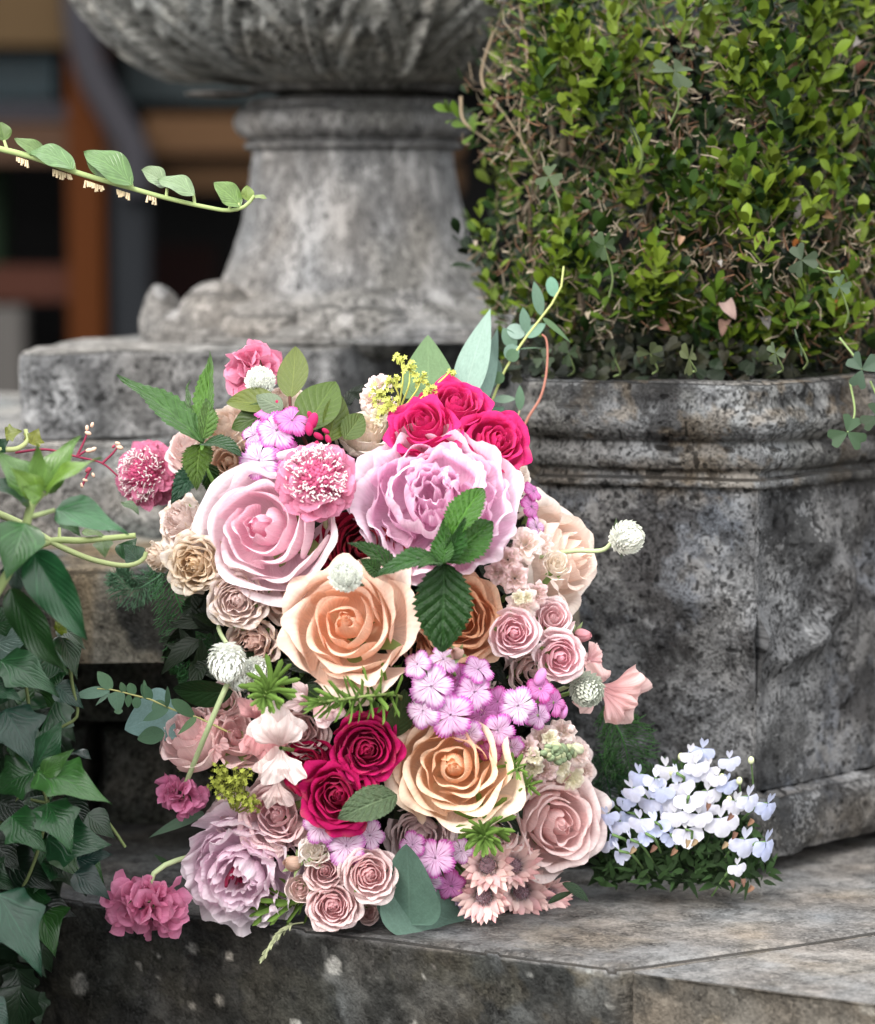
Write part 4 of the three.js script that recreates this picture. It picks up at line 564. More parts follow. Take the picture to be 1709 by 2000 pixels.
// a closed rose bud in its sepals
function roseBud(label, px, py, dia, n, c0, o = {}) {
  const c1 = lift(c0, 0.6);
  const c = B(px, py, o.near ?? 0), t = thing('rose_bud', label, 'rose bud', c, o.group ?? 'rose buds'), R = S(dia / 2, 1.93); t.quaternion.copy(orient(camDir(...n), 1));
  for (let i = 0; i < 6; i++) part('petal', petalGeo({ seed: i + 3, R: 0.08 + 0.05 * i, Y: 0.9 - 0.03 * i, rb: 0.1, yb: -0.7, cr: 0.75 + 0.05 * i, cy: -0.3, cl: 0.05 + 0.02 * i, ca: 0.7, phi: i * GOLD, w: 1.5, tip: 0.25, wav: 0.02, sp: 0.14, cb: mul3(c1, 0.95), ct: c1, nu: 14, nv: 10, size: R }), petalMat, t);
  for (let i = 0; i < 5; i++) { const m = part('sepal', leafGeo({ L: R * 1.3, Wd: R * 0.6, prof: 'spear', nu: 4, nv: 8, bend: -0.9, c: lin('#87996a') }), plainMat, t), a = i * 1.2566; m.position.set(Math.sin(a) * R * 0.2, -0.75 * R, Math.cos(a) * R * 0.2); m.quaternion.copy(new THREE.Quaternion().setFromAxisAngle(V(0, 1, 0), a)).multiply(new THREE.Quaternion().setFromAxisAngle(V(1, 0, 0), o.sepal ?? 0.75)); }
  const q = t.quaternion.clone().invert(); part('stem', flat(tube([V(0, -0.7 * R, 0), BIND.clone().sub(c).applyQuaternion(q).multiplyScalar(0.4).add(V(0, -0.5 * R, 0)), BIND.clone().sub(c).applyQuaternion(q)], 0.0014, 0.0016, 6, 10), GREEN.stem), stemMat, t); return t;
}

// ---------------------------------------------------------------- the bouquet: each stem a thing of its own
const tones = (a, b) => ({ inner: lin(a), outer: lin(b) });
rose('large pale pink rose with open bud beside the scabious', BIG, 522, 1032, 268, [-0.26, 0.10, 0.95], { ...tones('#f08fae', '#fbe6ea'), g: 0.42, seed: 11, count: 21, gain: 1.24, near: 0.012, detail: 1.25, roll: 0.6, curl: 0.9, dome: 1.05, wav: 0.025 });
rose('large peach rose with pointed petals under the white globe flower', BIG, 680, 1222, 266, [-0.12, 0.22, 0.96], { ...tones('#ee9a68', '#f3ccb0'), g: 0.46, seed: 23, count: 23, gain: 1.12, near: 0.020, tipPt: 0.16, detail: 1.25, roll: 2.1, curl: 1.1 });
rose('wide cream peach rose with a tight bud above the rosemary', BIG, 888, 1496, 232, [-0.08, 0.10, 0.98], { ...tones('#ee9c60', '#f5d4ac'), g: 0.46, seed: 31, count: 25, gain: 1.2, near: 0.016, detail: 1.25, roll: 4.0, curl: 1.1, dome: 0.95, open: 1.04 });
rose('pale blush rose at the lower right edge of the bouquet', BIG, 1084, 1606, 218, [0.30, -0.06, 0.93], { ...tones('#ee9f9c', '#f8d6cc'), g: 0.38, seed: 41, count: 26, gain: 1.2, near: 0.006, detail: 1.2, roll: 1.0, cupd: 1.1 });
rose('mauve pink rose wedged between the lower peony and hot pink roses', BIG, 540, 1592, 150, [-0.05, 0.12, 0.98], { ...tones('#e898a0', '#f3c8c4'), g: 0.40, seed: 47, count: 24, gain: 1.2, near: -0.004, roll: 3.0 });
rose('orange peach rose half hidden by the big mint leaf', BIG, 898, 1212, 190, [0.10, 0.05, 0.98], { ...tones('#d9824a', '#eeb78f'), seed: 53, g: 0.6, count: 32, gain: 1.15, near: -0.004, detail: 1.1, roll: 0.2, dome: 0.75, wav: 0.035 });
rose('pale peach rose seen from its side at the right edge', BIG, 1092, 1092, 222, [0.82, 0.10, 0.5], { ...tones('#f0b898', '#f5dac6'), seed: 59, count: 22, gain: 1.25, near: -0.030, detail: 1.2, roll: 0.5, curl: 1.2, tipPt: 0.1, cupd: 1.2 });
rose('dusky mauve rose mostly hidden under the cream peach rose', BIG, 822, 1628, 150, [-0.05, -0.25, 0.95], { ...tones('#d5a9a8', '#e3c4c0'), seed: 61, count: 30, near: -0.016, roll: 1.4 });
rose('dark crimson rose in shade under the lilac peony', BIG, 712, 1066, 176, [0.05, 0.15, 0.98], { ...tones('#7a0d24', '#981434'), seed: 67, g: 1.0, count: 28, near: -0.014, roll: 0.4 });
// hot pink spray roses
rose('hot pink rose, leftmost of the three behind the lilac peony', HOT, 828, 835, 132, [-0.08, 0.45, 0.88], { ...tones('#d82c72', '#da307c'), seed: 71, g: 1.0, count: 26, near: 0.012, tipPt: 0.08, curl: 1.15 });
rose('hot pink rose, topmost of the three behind the lilac peony', HOT, 888, 792, 128, [0.12, 0.55, 0.82], { ...tones('#d83076', '#da307c'), seed: 73, g: 1.0, count: 26, near: 0.0, tipPt: 0.08, roll: 2, curl: 1.15 });
rose('hot pink rose, rightmost of the three behind the lilac peony', HOT, 968, 865, 138, [0.20, 0.42, 0.88], { ...tones('#d82c72', '#da307a'), seed: 79, g: 1.0, count: 26, near: 0.012, tipPt: 0.08, roll: 4, curl: 1.15 });
rose('hot pink rose directly left of the cream peach rose', HOT, 716, 1464, 134, [0.02, 0.12, 0.99], { ...tones('#b80f52', '#cf1d72'), seed: 83, g: 1.0, count: 30, near: 0.014, roll: 1 });
rose('hot pink rose just above the veined grey green leaf', HOT, 660, 1554, 140, [-0.06, 0.05, 0.99], { ...tones('#b30d4e', '#c9186c'), seed: 89, g: 1.0, count: 30, near: 0.022, tipPt: 0.1, roll: 3.3 });
rose('crimson pink rose half hidden by the white sweet pea', HOT, 604, 1500, 112, [-0.35, 0.02, 0.93], { ...tones('#b0103a', '#c0185c'), seed: 97, g: 1.0, count: 26, near: -0.004, roll: 5 });
// cream and blush spray roses
rose('cream rose with crumpled buff centre left of the pink rose', CREAM, 380, 1102, 116, [-0.20, 0.08, 0.97], { ...tones('#cf9a58', '#efdfc9'), seed: 101, count: 36, near: 0.016, wav: 0.05, rag: 0.012, dome: 0.7, roll: 1 });
rose('pale cream pink rose behind the buff centred rose', CREAM, 352, 1018, 110, [-0.55, 0.25, 0.8], { ...tones('#e5bdb0', '#eeddd0'), seed: 103, count: 28, near: -0.004, wav: 0.05, rag: 0.01 });
rose('cream pink rose under the large pale pink rose', CREAM, 462, 1172, 108, [-0.22, -0.12, 0.96], { ...tones('#e3b5ab', '#efdccf'), seed: 107, count: 30, near: 0.004, wav: 0.045, rag: 0.012, roll: 2 });
rose('faded peach pink rose behind the hanging white globe flower', CREAM, 492, 1258, 102, [-0.3, -0.1, 0.94], { ...tones('#d89a86', '#e6c6b2'), seed: 109, count: 30, near: -0.014, wav: 0.05, rag: 0.014, roll: 3 });
rose('buff rose seen from its side left of the cream spray', CREAM, 304, 1088, 66, [-0.8, -0.1, 0.5], { ...tones('#e2bd98', '#ecd6bd'), seed: 113, count: 16, near: -0.02, cupd: 1.4 });
rose('small blush rose nearest the orange peach rose', BLUSH, 1004, 1236, 96, [-0.05, 0.08, 0.99], { ...tones('#e8788c', '#facdd0'), seed: 127, count: 27, near: 0.026, roll: 0.5, curl: 0.8 });
rose('small blush rose with a tight bud under the stock flowers', BLUSH, 1080, 1208, 84, [0.12, 0.28, 0.95], { ...tones('#e79aa0', '#facfd0'), seed: 131, count: 20, near: 0.010, roll: 1.7, curl: 0.9, cupd: 1.2 });
rose('small blush rose just above the grey globe flower', BLUSH, 1094, 1284, 98, [0.16, 0.02, 0.98], { ...tones('#e4748a', '#facfd0'), seed: 137, count: 25, near: 0.022, roll: 2.9 });
rose('blush spray rose with the darkest heart beside the white bud', BLUSH, 634, 1700, 80, [-0.05, 0.08, 0.99], { ...tones('#c96a70', '#f6c8c2'), seed: 139, count: 28, near: 0.018, roll: 3 });
rose('blush spray rose touching the grey eucalyptus leaf', BLUSH, 722, 1708, 104, [0.02, 0.04, 1.0], { ...tones('#d97f83', '#f9d2cc'), seed: 149, count: 28, near: 0.030, roll: 4.2 });
rose('blush spray rose lowest of all, resting on the slab', BLUSH, 650, 1768, 102, [-0.05, 0.10, 0.99], { ...tones('#d87a82', '#f8cdc8'), seed: 151, count: 28, near: 0.030, roll: 5.1 });
rose('half open blush spray rose left of the lowest one', BLUSH, 588, 1735, 60, [-0.15, 0.15, 0.97], { ...tones('#e09a92', '#efcfc0'), seed: 157, count: 15, near: 0.02, roll: 2.2, curl: 0.5, cupd: 1.3 });
rose('tiny shaded blush rose behind the eucalyptus leaf', BLUSH, 716, 1783, 50, [0.1, 0.0, 0.99], { ...tones('#c9807c', '#d9a69a'), seed: 163, count: 18, near: 0.006 });
rose('withered white rose above the darkest blush rose', BLUSH, 615, 1664, 62, [-0.1, 0.35, 0.93], { ...tones('#d9c6a8', '#efe4d8'), seed: 167, count: 16, near: 0.018, wav: 0.08, rag: 0.03 });
// pale roses at the back
rose('cream peach rose behind the leaning mint sprig', BACK, 440, 838, 130, [-0.25, 0.75, 0.6], { ...tones('#edc3a0', '#f2dcc8'), seed: 173, count: 26, near: -0.03, dome: 0.9 });
rose('pale pink rose between the scabious and the mint', BACK, 366, 872, 104, [-0.5, 0.6, 0.6], { ...tones('#ecbcb2', '#f0d2c8'), seed: 179, count: 22, near: -0.03 });
rose('apricot rose low behind the mint leaves', BACK, 448, 905, 120, [-0.2, 0.2, 0.95], { ...tones('#d99a6c', '#efc29e'), seed: 181, count: 24, near: -0.03 });
rose('cream rose behind the top globe flower', BACK, 556, 786, 104, [0.0, 0.85, 0.5], { ...tones('#efd0b0', '#f3e2cc'), seed: 191, count: 22, near: -0.045 });
rose('cream yellow rose behind the yellow green froth', BACK, 712, 842, 116, [0.0, 0.7, 0.7], { ...tones('#efd3a6', '#f3e2c6'), seed: 193, count: 24, near: -0.03 });
rose('cream rose whose petal shows right of the hot pink trio', BACK, 1000, 935, 110, [0.7, 0.5, 0.5], { ...tones('#efd9c2', '#f3e6d6'), seed: 197, count: 18, near: -0.04 });
rose('pale peach rose tucked behind the sweet williams', BACK, 900, 1330, 190, [0.1, 0.1, 1], { ...tones('#e6b795', '#efd6c6'), seed: 199, count: 26, near: -0.045 });
rose('deep peach rose behind the tip of the mint leaf', BACK, 838, 1262, 96, [0, -0.1, 1], { ...tones('#c97545', '#dfa074'), seed: 211, count: 26, near: -0.022 });
rose('blush rose at the rear right behind the stock', BACK, 1118, 1500, 150, [0.75, 0.1, 0.6], { ...tones('#e3bcb4', '#ecd2c8'), seed: 223, count: 22, near: -0.03 });
// peonies
peony('big lilac pink peony with ruffled petals under the hot pink trio', 852, 985, 298, [-0.02, 0.30, 0.95], { seed: 3, c1: lin('#f3a0cc'), c2: lin('#fbd6ea'), near: 0.006, count: 36, roll: 0.4 });
peony('pale mauve peony with a crimson heart at the lower left', 478, 1694, 238, [-0.18, -0.30, 0.93], { seed: 9, c1: lin('#ecb6d4'), c2: lin('#f6dfec'), heart: lin('#8e1740'), near: 0.008, count: 28, roll: 2 });
// scabious
const SC = [lin('#c8587f'), lin('#df88aa')];
scabious('pink scabious with pale stamens at the left edge of the bouquet', 285, 928, 142, [-0.42, 0.05, 0.9], { seed: 5, c1: SC[0], c2: SC[1], near: -0.002, dome: 0.5, stamens: 180, rays: 84 });
scabious('pink scabious lying on the edge of the large pink rose', 618, 934, 158, [0.02, 0.26, 0.96], { seed: 6, c1: lin('#d4668c'), c2: lin('#e79ab8'), near: 0.030, dome: 0.46, stamens: 230, rays: 84 });
scabious('pink scabious turned away at the very top', 498, 726, 140, [-0.55, 0.62, 0.25], { seed: 7, c1: lin('#dd779c'), c2: lin('#ec9cb8'), near: -0.01, dome: 0.2, drop: 0.1, stamens: 0, rays: 70, cushion: 0, full: 1 });
scabious('pink scabious nodding beside the salmon sweet peas', 356, 1548, 118, [-0.36, -0.8, 0.1], { seed: 8, c1: lin('#c95b8c'), c2: lin('#de8ab2'), near: 0.02, drop: -0.3, stamens: 0, rays: 80, cushion: 0, full: 1, elr: [-0.5, 1.0], pl: 0.5, stemPts: [P(384, 1478, 1.925), P(412, 1410, 1.905), P(446, 1332, 1.90), P(470, 1290, 1.94)] });
scabious('pink scabious drooping onto the slab edge', 288, 1766, 184, [-0.15, -0.85, 0.3], { seed: 12, c1: lin('#cf6a96'), c2: lin('#e08fb2'), near: 0.02, drop: -0.28, stamens: 0, depth: 1.945, rays: 130, cushion: 0, full: 1, elr: [-0.5, 0.7], pl: 0.45, stemPts: [P(296, 1712, 1.945), P(325, 1688, 1.95), P(372, 1672, 1.965), BIND] });
// globe amaranth
globe('white globe flower in front of the topmost scabious', 508, 745, 62, [0.05, 0.5, 0.86], { seed: 1, near: 0.006, leaves: 2 });
globe('white globe flower resting on the peach rose', 675, 1123, 66, [-0.1, 0.35, 0.93], { seed: 2, near: 0.062, leaves: 1, stemPts: [P(705, 1116, 1.895), P(735, 1108, 1.91), B(790, 1110, 0)] });
globe('white globe flower on a long stem reaching over the planter', 1224, 1050, 70, [0.75, 0.05, 0.65], { seed: 3, depth: 1.94, col: [0.8, 0.81, 0.74], leaves: 2, stemPts: [P(1180, 1073, 1.95), P(1120, 1076, 1.96), P(1040, 1090, 1.97)] });
globe('white globe flower hanging upside down on a bent stem', 443, 1292, 76, [0.02, -0.93, 0.35], { seed: 4, near: 0.035, oval: 1.15, leaves: 0, stemPts: [P(428, 1230, 1.93), P(424, 1212, 1.93), P(462, 1224, 1.935), P(530, 1248, 1.945), P(600, 1260, 1.99)] });
globe('small white globe flower tucked under the hanging one', 466, 1326, 48, [0.15, -0.9, 0.4], { seed: 5, near: 0.02, leaves: 0 });
globe('white globe flower behind the upper rosemary tip', 502, 1310, 58, [0.3, -0.6, 0.7], { seed: 6, near: 0.006, leaves: 0 });
globe('grey white globe flower between blush rose and pink sweet pea', 1146, 1346, 72, [0.15, -0.55, 0.8], { seed: 7, near: 0.03, col: [0.55, 0.58, 0.5], leaves: 1 });
// sweet william
sweetWilliam('sweet william head between the mint and the top leaves', [[540, 842, 92, -0.1, 0.45, 0.9, 0], [506, 900, 88, -0.25, 0.1, 0.95, 1], [570, 822, 80, 0.25, 0.6, 0.75, 2], [498, 850, 72, -0.55, 0.35, 0.75, 0, -0.004], [530, 806, 70, -0.05, 0.85, 0.5, 2, -0.008], [556, 884, 66, 0.3, 0, 0.95, 2, -0.006]], { seed: 4, near: 0.018, buds: [[611, 822, 10], [604, 838, 8]] });
sweetWilliam('wide sweet william head under the orange peach rose', [[842, 1340, 96, -0.15, 0.1, 0.97, 1, 0.004], [866, 1288, 74, 0, 0.6, 0.8, 1], [815, 1298, 66, -0.35, 0.4, 0.85, 1], [880, 1396, 100, -0.05, 0, 1, 0, 0.006], [826, 1388, 82, -0.45, -0.05, 0.9, 1], [926, 1352, 86, 0.2, 0.15, 0.96, 0, 0.002], [934, 1308, 70, 0.3, 0.55, 0.8, 0], [1012, 1378, 84, 0.05, 0.1, 1, 1, 0.004], [972, 1426, 76, 0.1, -0.25, 0.96, 0, 0.002], [916, 1434, 66, -0.1, -0.35, 0.93, 1], [1056, 1346, 64, 0.2, 0.4, 0.88, 2], [1082, 1372, 62, 0.5, 0.2, 0.84, 2], [1052, 1398, 62, 0.35, -0.1, 0.93, 0], [972, 1370, 70, 0, 0.1, 1, 2, -0.008], [866, 1350, 80, 0, 0, 1, 2, -0.012], [940, 1396, 84, 0, 0, 1, 2, -0.012], [900, 1330, 76, 0, 0.2, 1, 2, -0.01], [1000, 1460, 60, 0.2, -0.5, 0.85, 0, -0.006], [956, 1468, 58, 0, -0.5, 0.85, 2, -0.006]], { seed: 14, near: 0.022, buds: [[1055, 1322, 11], [1100, 1390, 9]], budCol: '#d48ac4' });
sweetWilliam('sweet william florets between hot pink and blush spray roses', [[676, 1652, 88, 0, 0.1, 1, 1, 0.004], [626, 1614, 78, -0.3, 0.2, 0.93, 1], [722, 1632, 70, 0.25, 0.1, 0.96, 1, -0.006], [650, 1690, 60, 0, -0.3, 0.95, 1, -0.006]], { seed: 24, near: 0.014 });
sweetWilliam('sweet william florets between eucalyptus leaf and protea', [[850, 1676, 92, -0.02, 0.1, 1, 0, 0.004], [900, 1662, 60, 0.35, 0.1, 0.93, 1, -0.004], [806, 1650, 62, -0.35, 0.15, 0.93, 0, -0.004], [880, 1730, 74, 0.15, -0.35, 0.92, 2, -0.002], [836, 1720, 66, -0.2, -0.3, 0.93, 1, -0.006]], { seed: 34, near: 0.012 });
sweetWilliam('sweet william edge showing right of the lilac peony', [[1036, 990, 60, 0.7, 0.3, 0.6, 2], [1046, 1030, 56, 0.75, 0.1, 0.6, 0], [1040, 960, 50, 0.6, 0.5, 0.6, 2]], { seed: 44, near: -0.01 });
// stock
stock('pale pink stock spike right of the lilac peony', [[1028, 1060, 84, 0.0, 0.3, 0.95, 0, 0.006], [990, 1092, 70, -0.2, 0.1, 0.97, 2], [1006, 1128, 74, 0, 0.15, 0.98, 2], [1022, 1176, 80, 0.1, -0.05, 0.99, 0], [970, 1118, 60, -0.3, 0, 0.95, 2, -0.008], [1050, 1160, 62, 0.3, 0, 0.95, 2, -0.004], [1012, 1168, 36, 0, 0, 1, 1, 0.014], [1030, 1166, 32, 0.2, 0, 1, 1, 0.014], [1062, 1060, 56, 0.4, 0.2, 0.9, 0, -0.004]], { seed: 8, near: 0.018 });
stock('pink and green stock head with tight green buds at the right', [[1060, 1440, 74, -0.1, 0.4, 0.9, 0], [1100, 1426, 66, 0.2, 0.5, 0.84, 0], [1024, 1464, 66, -0.4, 0.1, 0.9, 2], [1130, 1470, 68, 0.4, 0.1, 0.9, 0], [1118, 1520, 72, 0.3, -0.35, 0.88, 1], [1060, 1506, 66, -0.1, -0.3, 0.95, 2], [1074, 1440, 44, 0, 0.2, 1, 1, 0.012], [1042, 1478, 46, -0.2, 0, 1, 1, 0.010], [1096, 1500, 48, 0.1, -0.2, 1, 1, 0.010], [1040, 1500, 50, -0.3, -0.2, 0.95, 1, 0.002], [1146, 1505, 48, 0.6, -0.1, 0.8, 0]], { seed: 18, near: 0.012, buds: [...Array.from({ length: 22 }, (_, i) => { const a = i * 2.4, r = 4.6 * Math.sqrt(i); return [1090 + r * Math.cos(a) * 1.5, 1470 + r * Math.sin(a) * 0.75, 7 + (i % 4), i % 3 ? '#8fa07c' : '#b9c096', 0.018]; }), [1128, 1462, 13, '#d5d9b8', 0.02], [1116, 1424, 10, '#f0d5d0', 0.018]] });
stock('creamy pink stock behind the yellow green froth', [[738, 748, 66, -0.3, 0.6, 0.7, 0], [720, 778, 62, -0.5, 0.2, 0.8, 0], [752, 790, 60, 0, 0.4, 0.9, 0], [740, 812, 50, -0.2, 0.1, 0.97, 1]], { seed: 28, near: -0.02 });
stock('lilac ruffled flower crushed flat under the protea', [[912, 1782, 74, -0.1, 0.3, 0.95, 0], [964, 1786, 72, 0.05, 0.3, 0.95, 0], [1008, 1784, 56, 0.3, 0.3, 0.9, 0], [900, 1752, 50, -0.3, 0.3, 0.9, 0]], { seed: 38, near: 0.008, cols: [['#cf9fdc', '#dcb8e8'], ['#cf9fdc', '#dcb8e8'], ['#cf9fdc', '#dcb8e8']] });
rose('tiny cream rose in a silvery calyx on the stock spike', CREAM, 1088, 1100, 60, [0.15, 0.5, 0.85], { ...tones('#e6cda6', '#f0dcc8'), seed: 227, count: 14, near: 0.024, cupd: 1.3, curl: 0.6 });
// sweet peas
const PEA = [lin('#e8959a'), lin('#efb6b4')], PEAW = [lin('#efcfca'), lin('#f4e4de')];
sweetPea('white pink sweet pea spread wide above the crimson rose', 548, 1468, 150, [0.05, -0.15, 0.98], { c1: PEAW[0], c2: PEAW[1], near: 0.03, seed: 6, roll: 3.3 });
sweetPea('salmon sweet pea behind the white pink one', 508, 1410, 130, [0.1, 0.1, 0.98], { c1: lin('#d9727e'), c2: lin('#e79a9c'), near: 0.004, seed: 7, roll: 0.3 });
sweetPea('pale pink sweet pea between the two upper rosemary tips', 606, 1372, 110, [0.15, 0.3, 0.93], { c1: PEA[0], c2: lin('#f1d3d4'), near: 0.012, seed: 8, roll: 1.4 });
sweetPea('pink sweet pea flared out over the planter foot', 1180, 1350, 185, [0.45, -0.3, 0.8], { c1: lin('#db8d92'), c2: lin('#e6b5ae'), near: 0.0, seed: 9, roll: 1.7, depth: 1.985 });
sweetPea('folded pink sweet pea beside the small blush rose', 1150, 1292, 90, [0.7, 0.1, 0.65], { c1: lin('#e08f9a'), c2: lin('#ebbab4'), near: -0.005, seed: 10, roll: 2.6 });
sweetPea('pale sweet pea petals under the hanging scabious stem', 540, 1530, 110, [0.0, -0.35, 0.93], { c1: PEAW[0], c2: lin('#eed4cd'), near: 0.008, seed: 13, roll: 3.2 });
rose('salmon pink rose seen from its side behind the arching stem', BACK, 370, 1432, 160, [-0.40, 0.62, 0.55], { ...tones('#e08d8f', '#eebfb6'), seed: 229, count: 15, near: 0.0, cupd: 1.25, curl: 0.8, wav: 0.04 });
rose('soft pink rose below the peach rose and left rosemary', BACK, 462, 1440, 120, [-0.1, 0.4, 0.9], { ...tones('#dd8a8c', '#eab2a9'), seed: 233, count: 18, near: -0.012, wav: 0.05 });
roseBud('pink rose bud poking out beside the blush spray', 1136, 1240, 46, [0.85, 0.0, 0.5], lin('#e8909c'), { near: 0.0 });
roseBud('striped pink green bud above the sweet williams', 892, 1276, 40, [-0.3, 0.25, 0.9], lin('#d8a08e'), { near: 0.03, sepal: 0.35 });
roseBud('peach bud in green sepals beside the lower peony', 572, 1686, 52, [-0.6, 0.2, 0.75], lin('#e2b79a'), { near: 0.014, sepal: 0.4 });
// protea
protea('dusky protea head nearest the lowest rosemary', 952, 1690, 112, [-0.05, 0.15, 0.98], { seed: 1, near: 0.012 });
protea('dusky protea head lowest, above the lilac petals', 944, 1750, 108, [-0.05, -0.1, 0.99], { seed: 2, near: 0.022 });
protea('dusky protea head beside the lower right blush rose', 1018, 1740, 116, [0.1, -0.05, 0.99], { seed: 3, near: 0.018 });
protea('small dusky protea head at the right end of the group', 1076, 1748, 84, [0.4, -0.05, 0.9], { seed: 4, near: 0.006 });
protea('paler protea head half hidden under the blush rose', 1004, 1690, 104, [0.2, 0.25, 0.94], { seed: 5, near: -0.002 });

// blooms that close the gaps
rose('blush rose deep between the rosemary and the hot pink roses', BACK, 590, 1432, 110, [0, 0.1, 1], { ...tones('#e2a3a0', '#efcac2'), seed: 241, count: 20, near: -0.012 });
rose('pale rose deep between the cream peach rose and the sweet william', BACK, 786, 1420, 100, [0, 0.1, 1], { ...tones('#e6b795', '#efd6c6'), seed: 251, count: 20, near: -0.02 });
rose('blush rose deep under the hanging white globe flower', BACK, 436, 1372, 90, [-0.3, 0.2, 0.9], { ...tones('#dfa09c', '#edc4bc'), seed: 257, count: 18, near: -0.02 });
rose('dusky rose deep above the lower peony', BACK, 452, 1596, 110, [-0.3, 0.2, 0.9], { ...tones('#d9a4aa', '#e6c4c6'), seed: 263, count: 22, near: -0.02 });
rose('pale rose deep between protea and cream peach rose', BACK, 972, 1620, 110, [0.1, 0, 1], { ...tones('#e2b4aa', '#ecd0c6'), seed: 269, count: 22, near: -0.024 });
rose('peach rose deep between the big pink and big peach roses', BACK, 566, 1160, 110, [-0.2, 0, 1], { ...tones('#e8a884', '#f1ccb2'), seed: 271, count: 20, near: -0.02 });
rose('blush rose deep behind the small blush trio', BACK, 1040, 1310, 110, [0.2, 0, 1], { ...tones('#e2a79e', '#efcfc4'), seed: 277, count: 20, near: -0.02 });
sweetPea('pale pink sweet pea low between lower peony and blush spray', 560, 1640, 84, [-0.1, 0, 1], { c1: PEA[1], c2: lin('#efd2cd'), near: -0.004, seed: 15, roll: 2 });
sweetPea('salmon sweet pea at the left between globe flower and salmon rose', 418, 1448, 96, [-0.4, 0.1, 0.9], { c1: PEA[0], c2: PEA[1], near: 0.0, seed: 16, roll: 3.6 });

// ---------------------------------------------------------------- leaves and sprigs of the bouquet
// leaves given as [base x, base y, tip x, tip y, width, [normal], nearness at base, at tip, colour, options]
function sprig(name, label, category, group, list, { mat = mintMat, kind = {}, near = 0, at = B, seed = 1, lname = 'leaf' } = {}) {
  const p0 = at(list[0][0], list[0][1], near), t = thing(name, label, category, p0, group); let s = seed * 100;
  for (const [bx, by, tx, ty, w, n, nb, nt, col, o = {}] of list) {
    const a = at(bx, by, near + nb), b = at(tx, ty, near + nt), L = a.distanceTo(b), wd = S(w, 1.93) / L, c = Array.isArray(col) ? col : lin(col);
    leafAt(t, lname, o.mat ?? mat, leafGeo({ L: 1, Wd: wd, c, seed: s++, ...kind, ...o }), a, b, camDir(...n));
  }
  return t;
}
const MINT = { prof: 'lance', nu: 10, nv: 54, serr: 0.2, teeth: 15, fold: 0.3, bend: 0.5, wave: 0.014, rumple: 0.006 };
{
  const t = sprig('mint_sprig', 'mint sprig with long toothed leaves leaning out at the upper left', 'mint sprig', 'mint sprigs', [
    [398, 868, 228, 733, 78, [0.35, 0.55, 0.75], 0.02, 0.02, '#5d9145', { bend: 0.35 }], [392, 850, 410, 686, 62, [-0.45, 0.1, 0.9], 0.018, 0.01, '#6fa83a', { bend: -0.25, fold: 0.5 }], [388, 840, 372, 742, 40, [-0.8, 0.1, 0.55], 0.008, 0, '#63993a'], [394, 858, 402, 778, 46, [0.5, 0.2, 0.8], 0.024, 0.02, '#77a94a', { bend: 0.9 }],
    [396, 868, 474, 892, 58, [0.1, 0.75, 0.65], 0.022, 0.03, '#35682f', { bend: 0.7 }], [392, 868, 384, 958, 70, [-0.2, 0.35, 0.9], 0.012, 0.014, '#6c9236', { bend: 0.5 }], [398, 915, 334, 985, 64, [-0.2, 0.5, 0.8], 0.0, 0.02, '#3a6a4c', { bend: 0.8, rumple: 0.02 }], [405, 905, 412, 968, 46, [0.2, 0.2, 0.95], -0.01, -0.025, '#4d7a34']], { kind: MINT, near: 0.012, seed: 1 });
  stemTo(t, [B(393, 852, 0.03), B(398, 905, 0.018), B(440, 980, -0.03), BIND], 0.0014, 0.0018, lin('#7fae58'));
}
{
  const t = sprig('mint_sprig', 'dark mint sprig with water drops spread over the peony and peach rose', 'mint sprig', 'mint sprigs', [
    [868, 1098, 864, 1274, 122, [0.0, 0.15, 0.98], 0.055, 0.05, '#38672f', { prof: 'oval', bend: 0.35, fold: 0.12 }], [862, 1098, 730, 1130, 62, [0.0, 0.75, 0.65], 0.06, 0.075, '#3f7a2c', { bend: 1.0 }], [866, 1098, 962, 1018, 84, [-0.2, -0.1, 0.97], 0.062, 0.055, '#4a8a26', { prof: 'oval', bend: 0.3 }], [880, 1050, 944, 953, 74, [-0.3, 0.25, 0.9], 0.062, 0.06, '#5a9c2a', { prof: 'oval', bend: 0.5 }],
    [860, 1100, 868, 1010, 60, [-0.7, 0.1, 0.7], 0.06, 0.058, '#45852a', { bend: -0.5 }], [868, 1096, 908, 1010, 44, [0.6, 0.1, 0.8], 0.068, 0.066, '#3b7a28', { bend: 0.3, fold: 0.7 }], [864, 1100, 878, 1050, 40, [-0.2, 0.2, 0.96], 0.075, 0.07, '#4f8f30'], [858, 1100, 815, 1112, 38, [-0.1, 0.8, 0.6], 0.07, 0.078, '#4c8a30', { bend: 1.1 }]], { kind: MINT, seed: 2 });
  stemTo(t, [B(866, 1095, 0.06), B(866, 1110, 0.03), BIND], 0.0016, 0.0018, lin('#4e7a34'));
}
sprig('mint_leaf', 'toothed mint leaf beside the dark crimson rose', 'mint leaf', null, [[772, 1116, 678, 1060, 56, [0.25, 0.65, 0.7], 0.03, 0.05, '#42762f', { bend: 0.6 }], [740, 1120, 702, 1092, 40, [0.4, 0.2, 0.9], 0.045, 0.052, '#4a7d34', {}]], { kind: MINT, seed: 3 });
sprig('salvia_leaf', 'grey green deeply veined leaf between hot pink and cream peach roses', 'leaf', null, [[776, 1552, 660, 1600, 72, [-0.1, 0.35, 0.93], 0.03, 0.05, '#7f9a72', { prof: 'oval', bend: 0.5, fold: 0.2, rumple: 0.006 }]], { kind: { ...MINT, serr: 0.08 }, seed: 4 });
const SMOOTH = { prof: 'oval', nu: 8, nv: 18, fold: 0.22, bend: 0.3 };
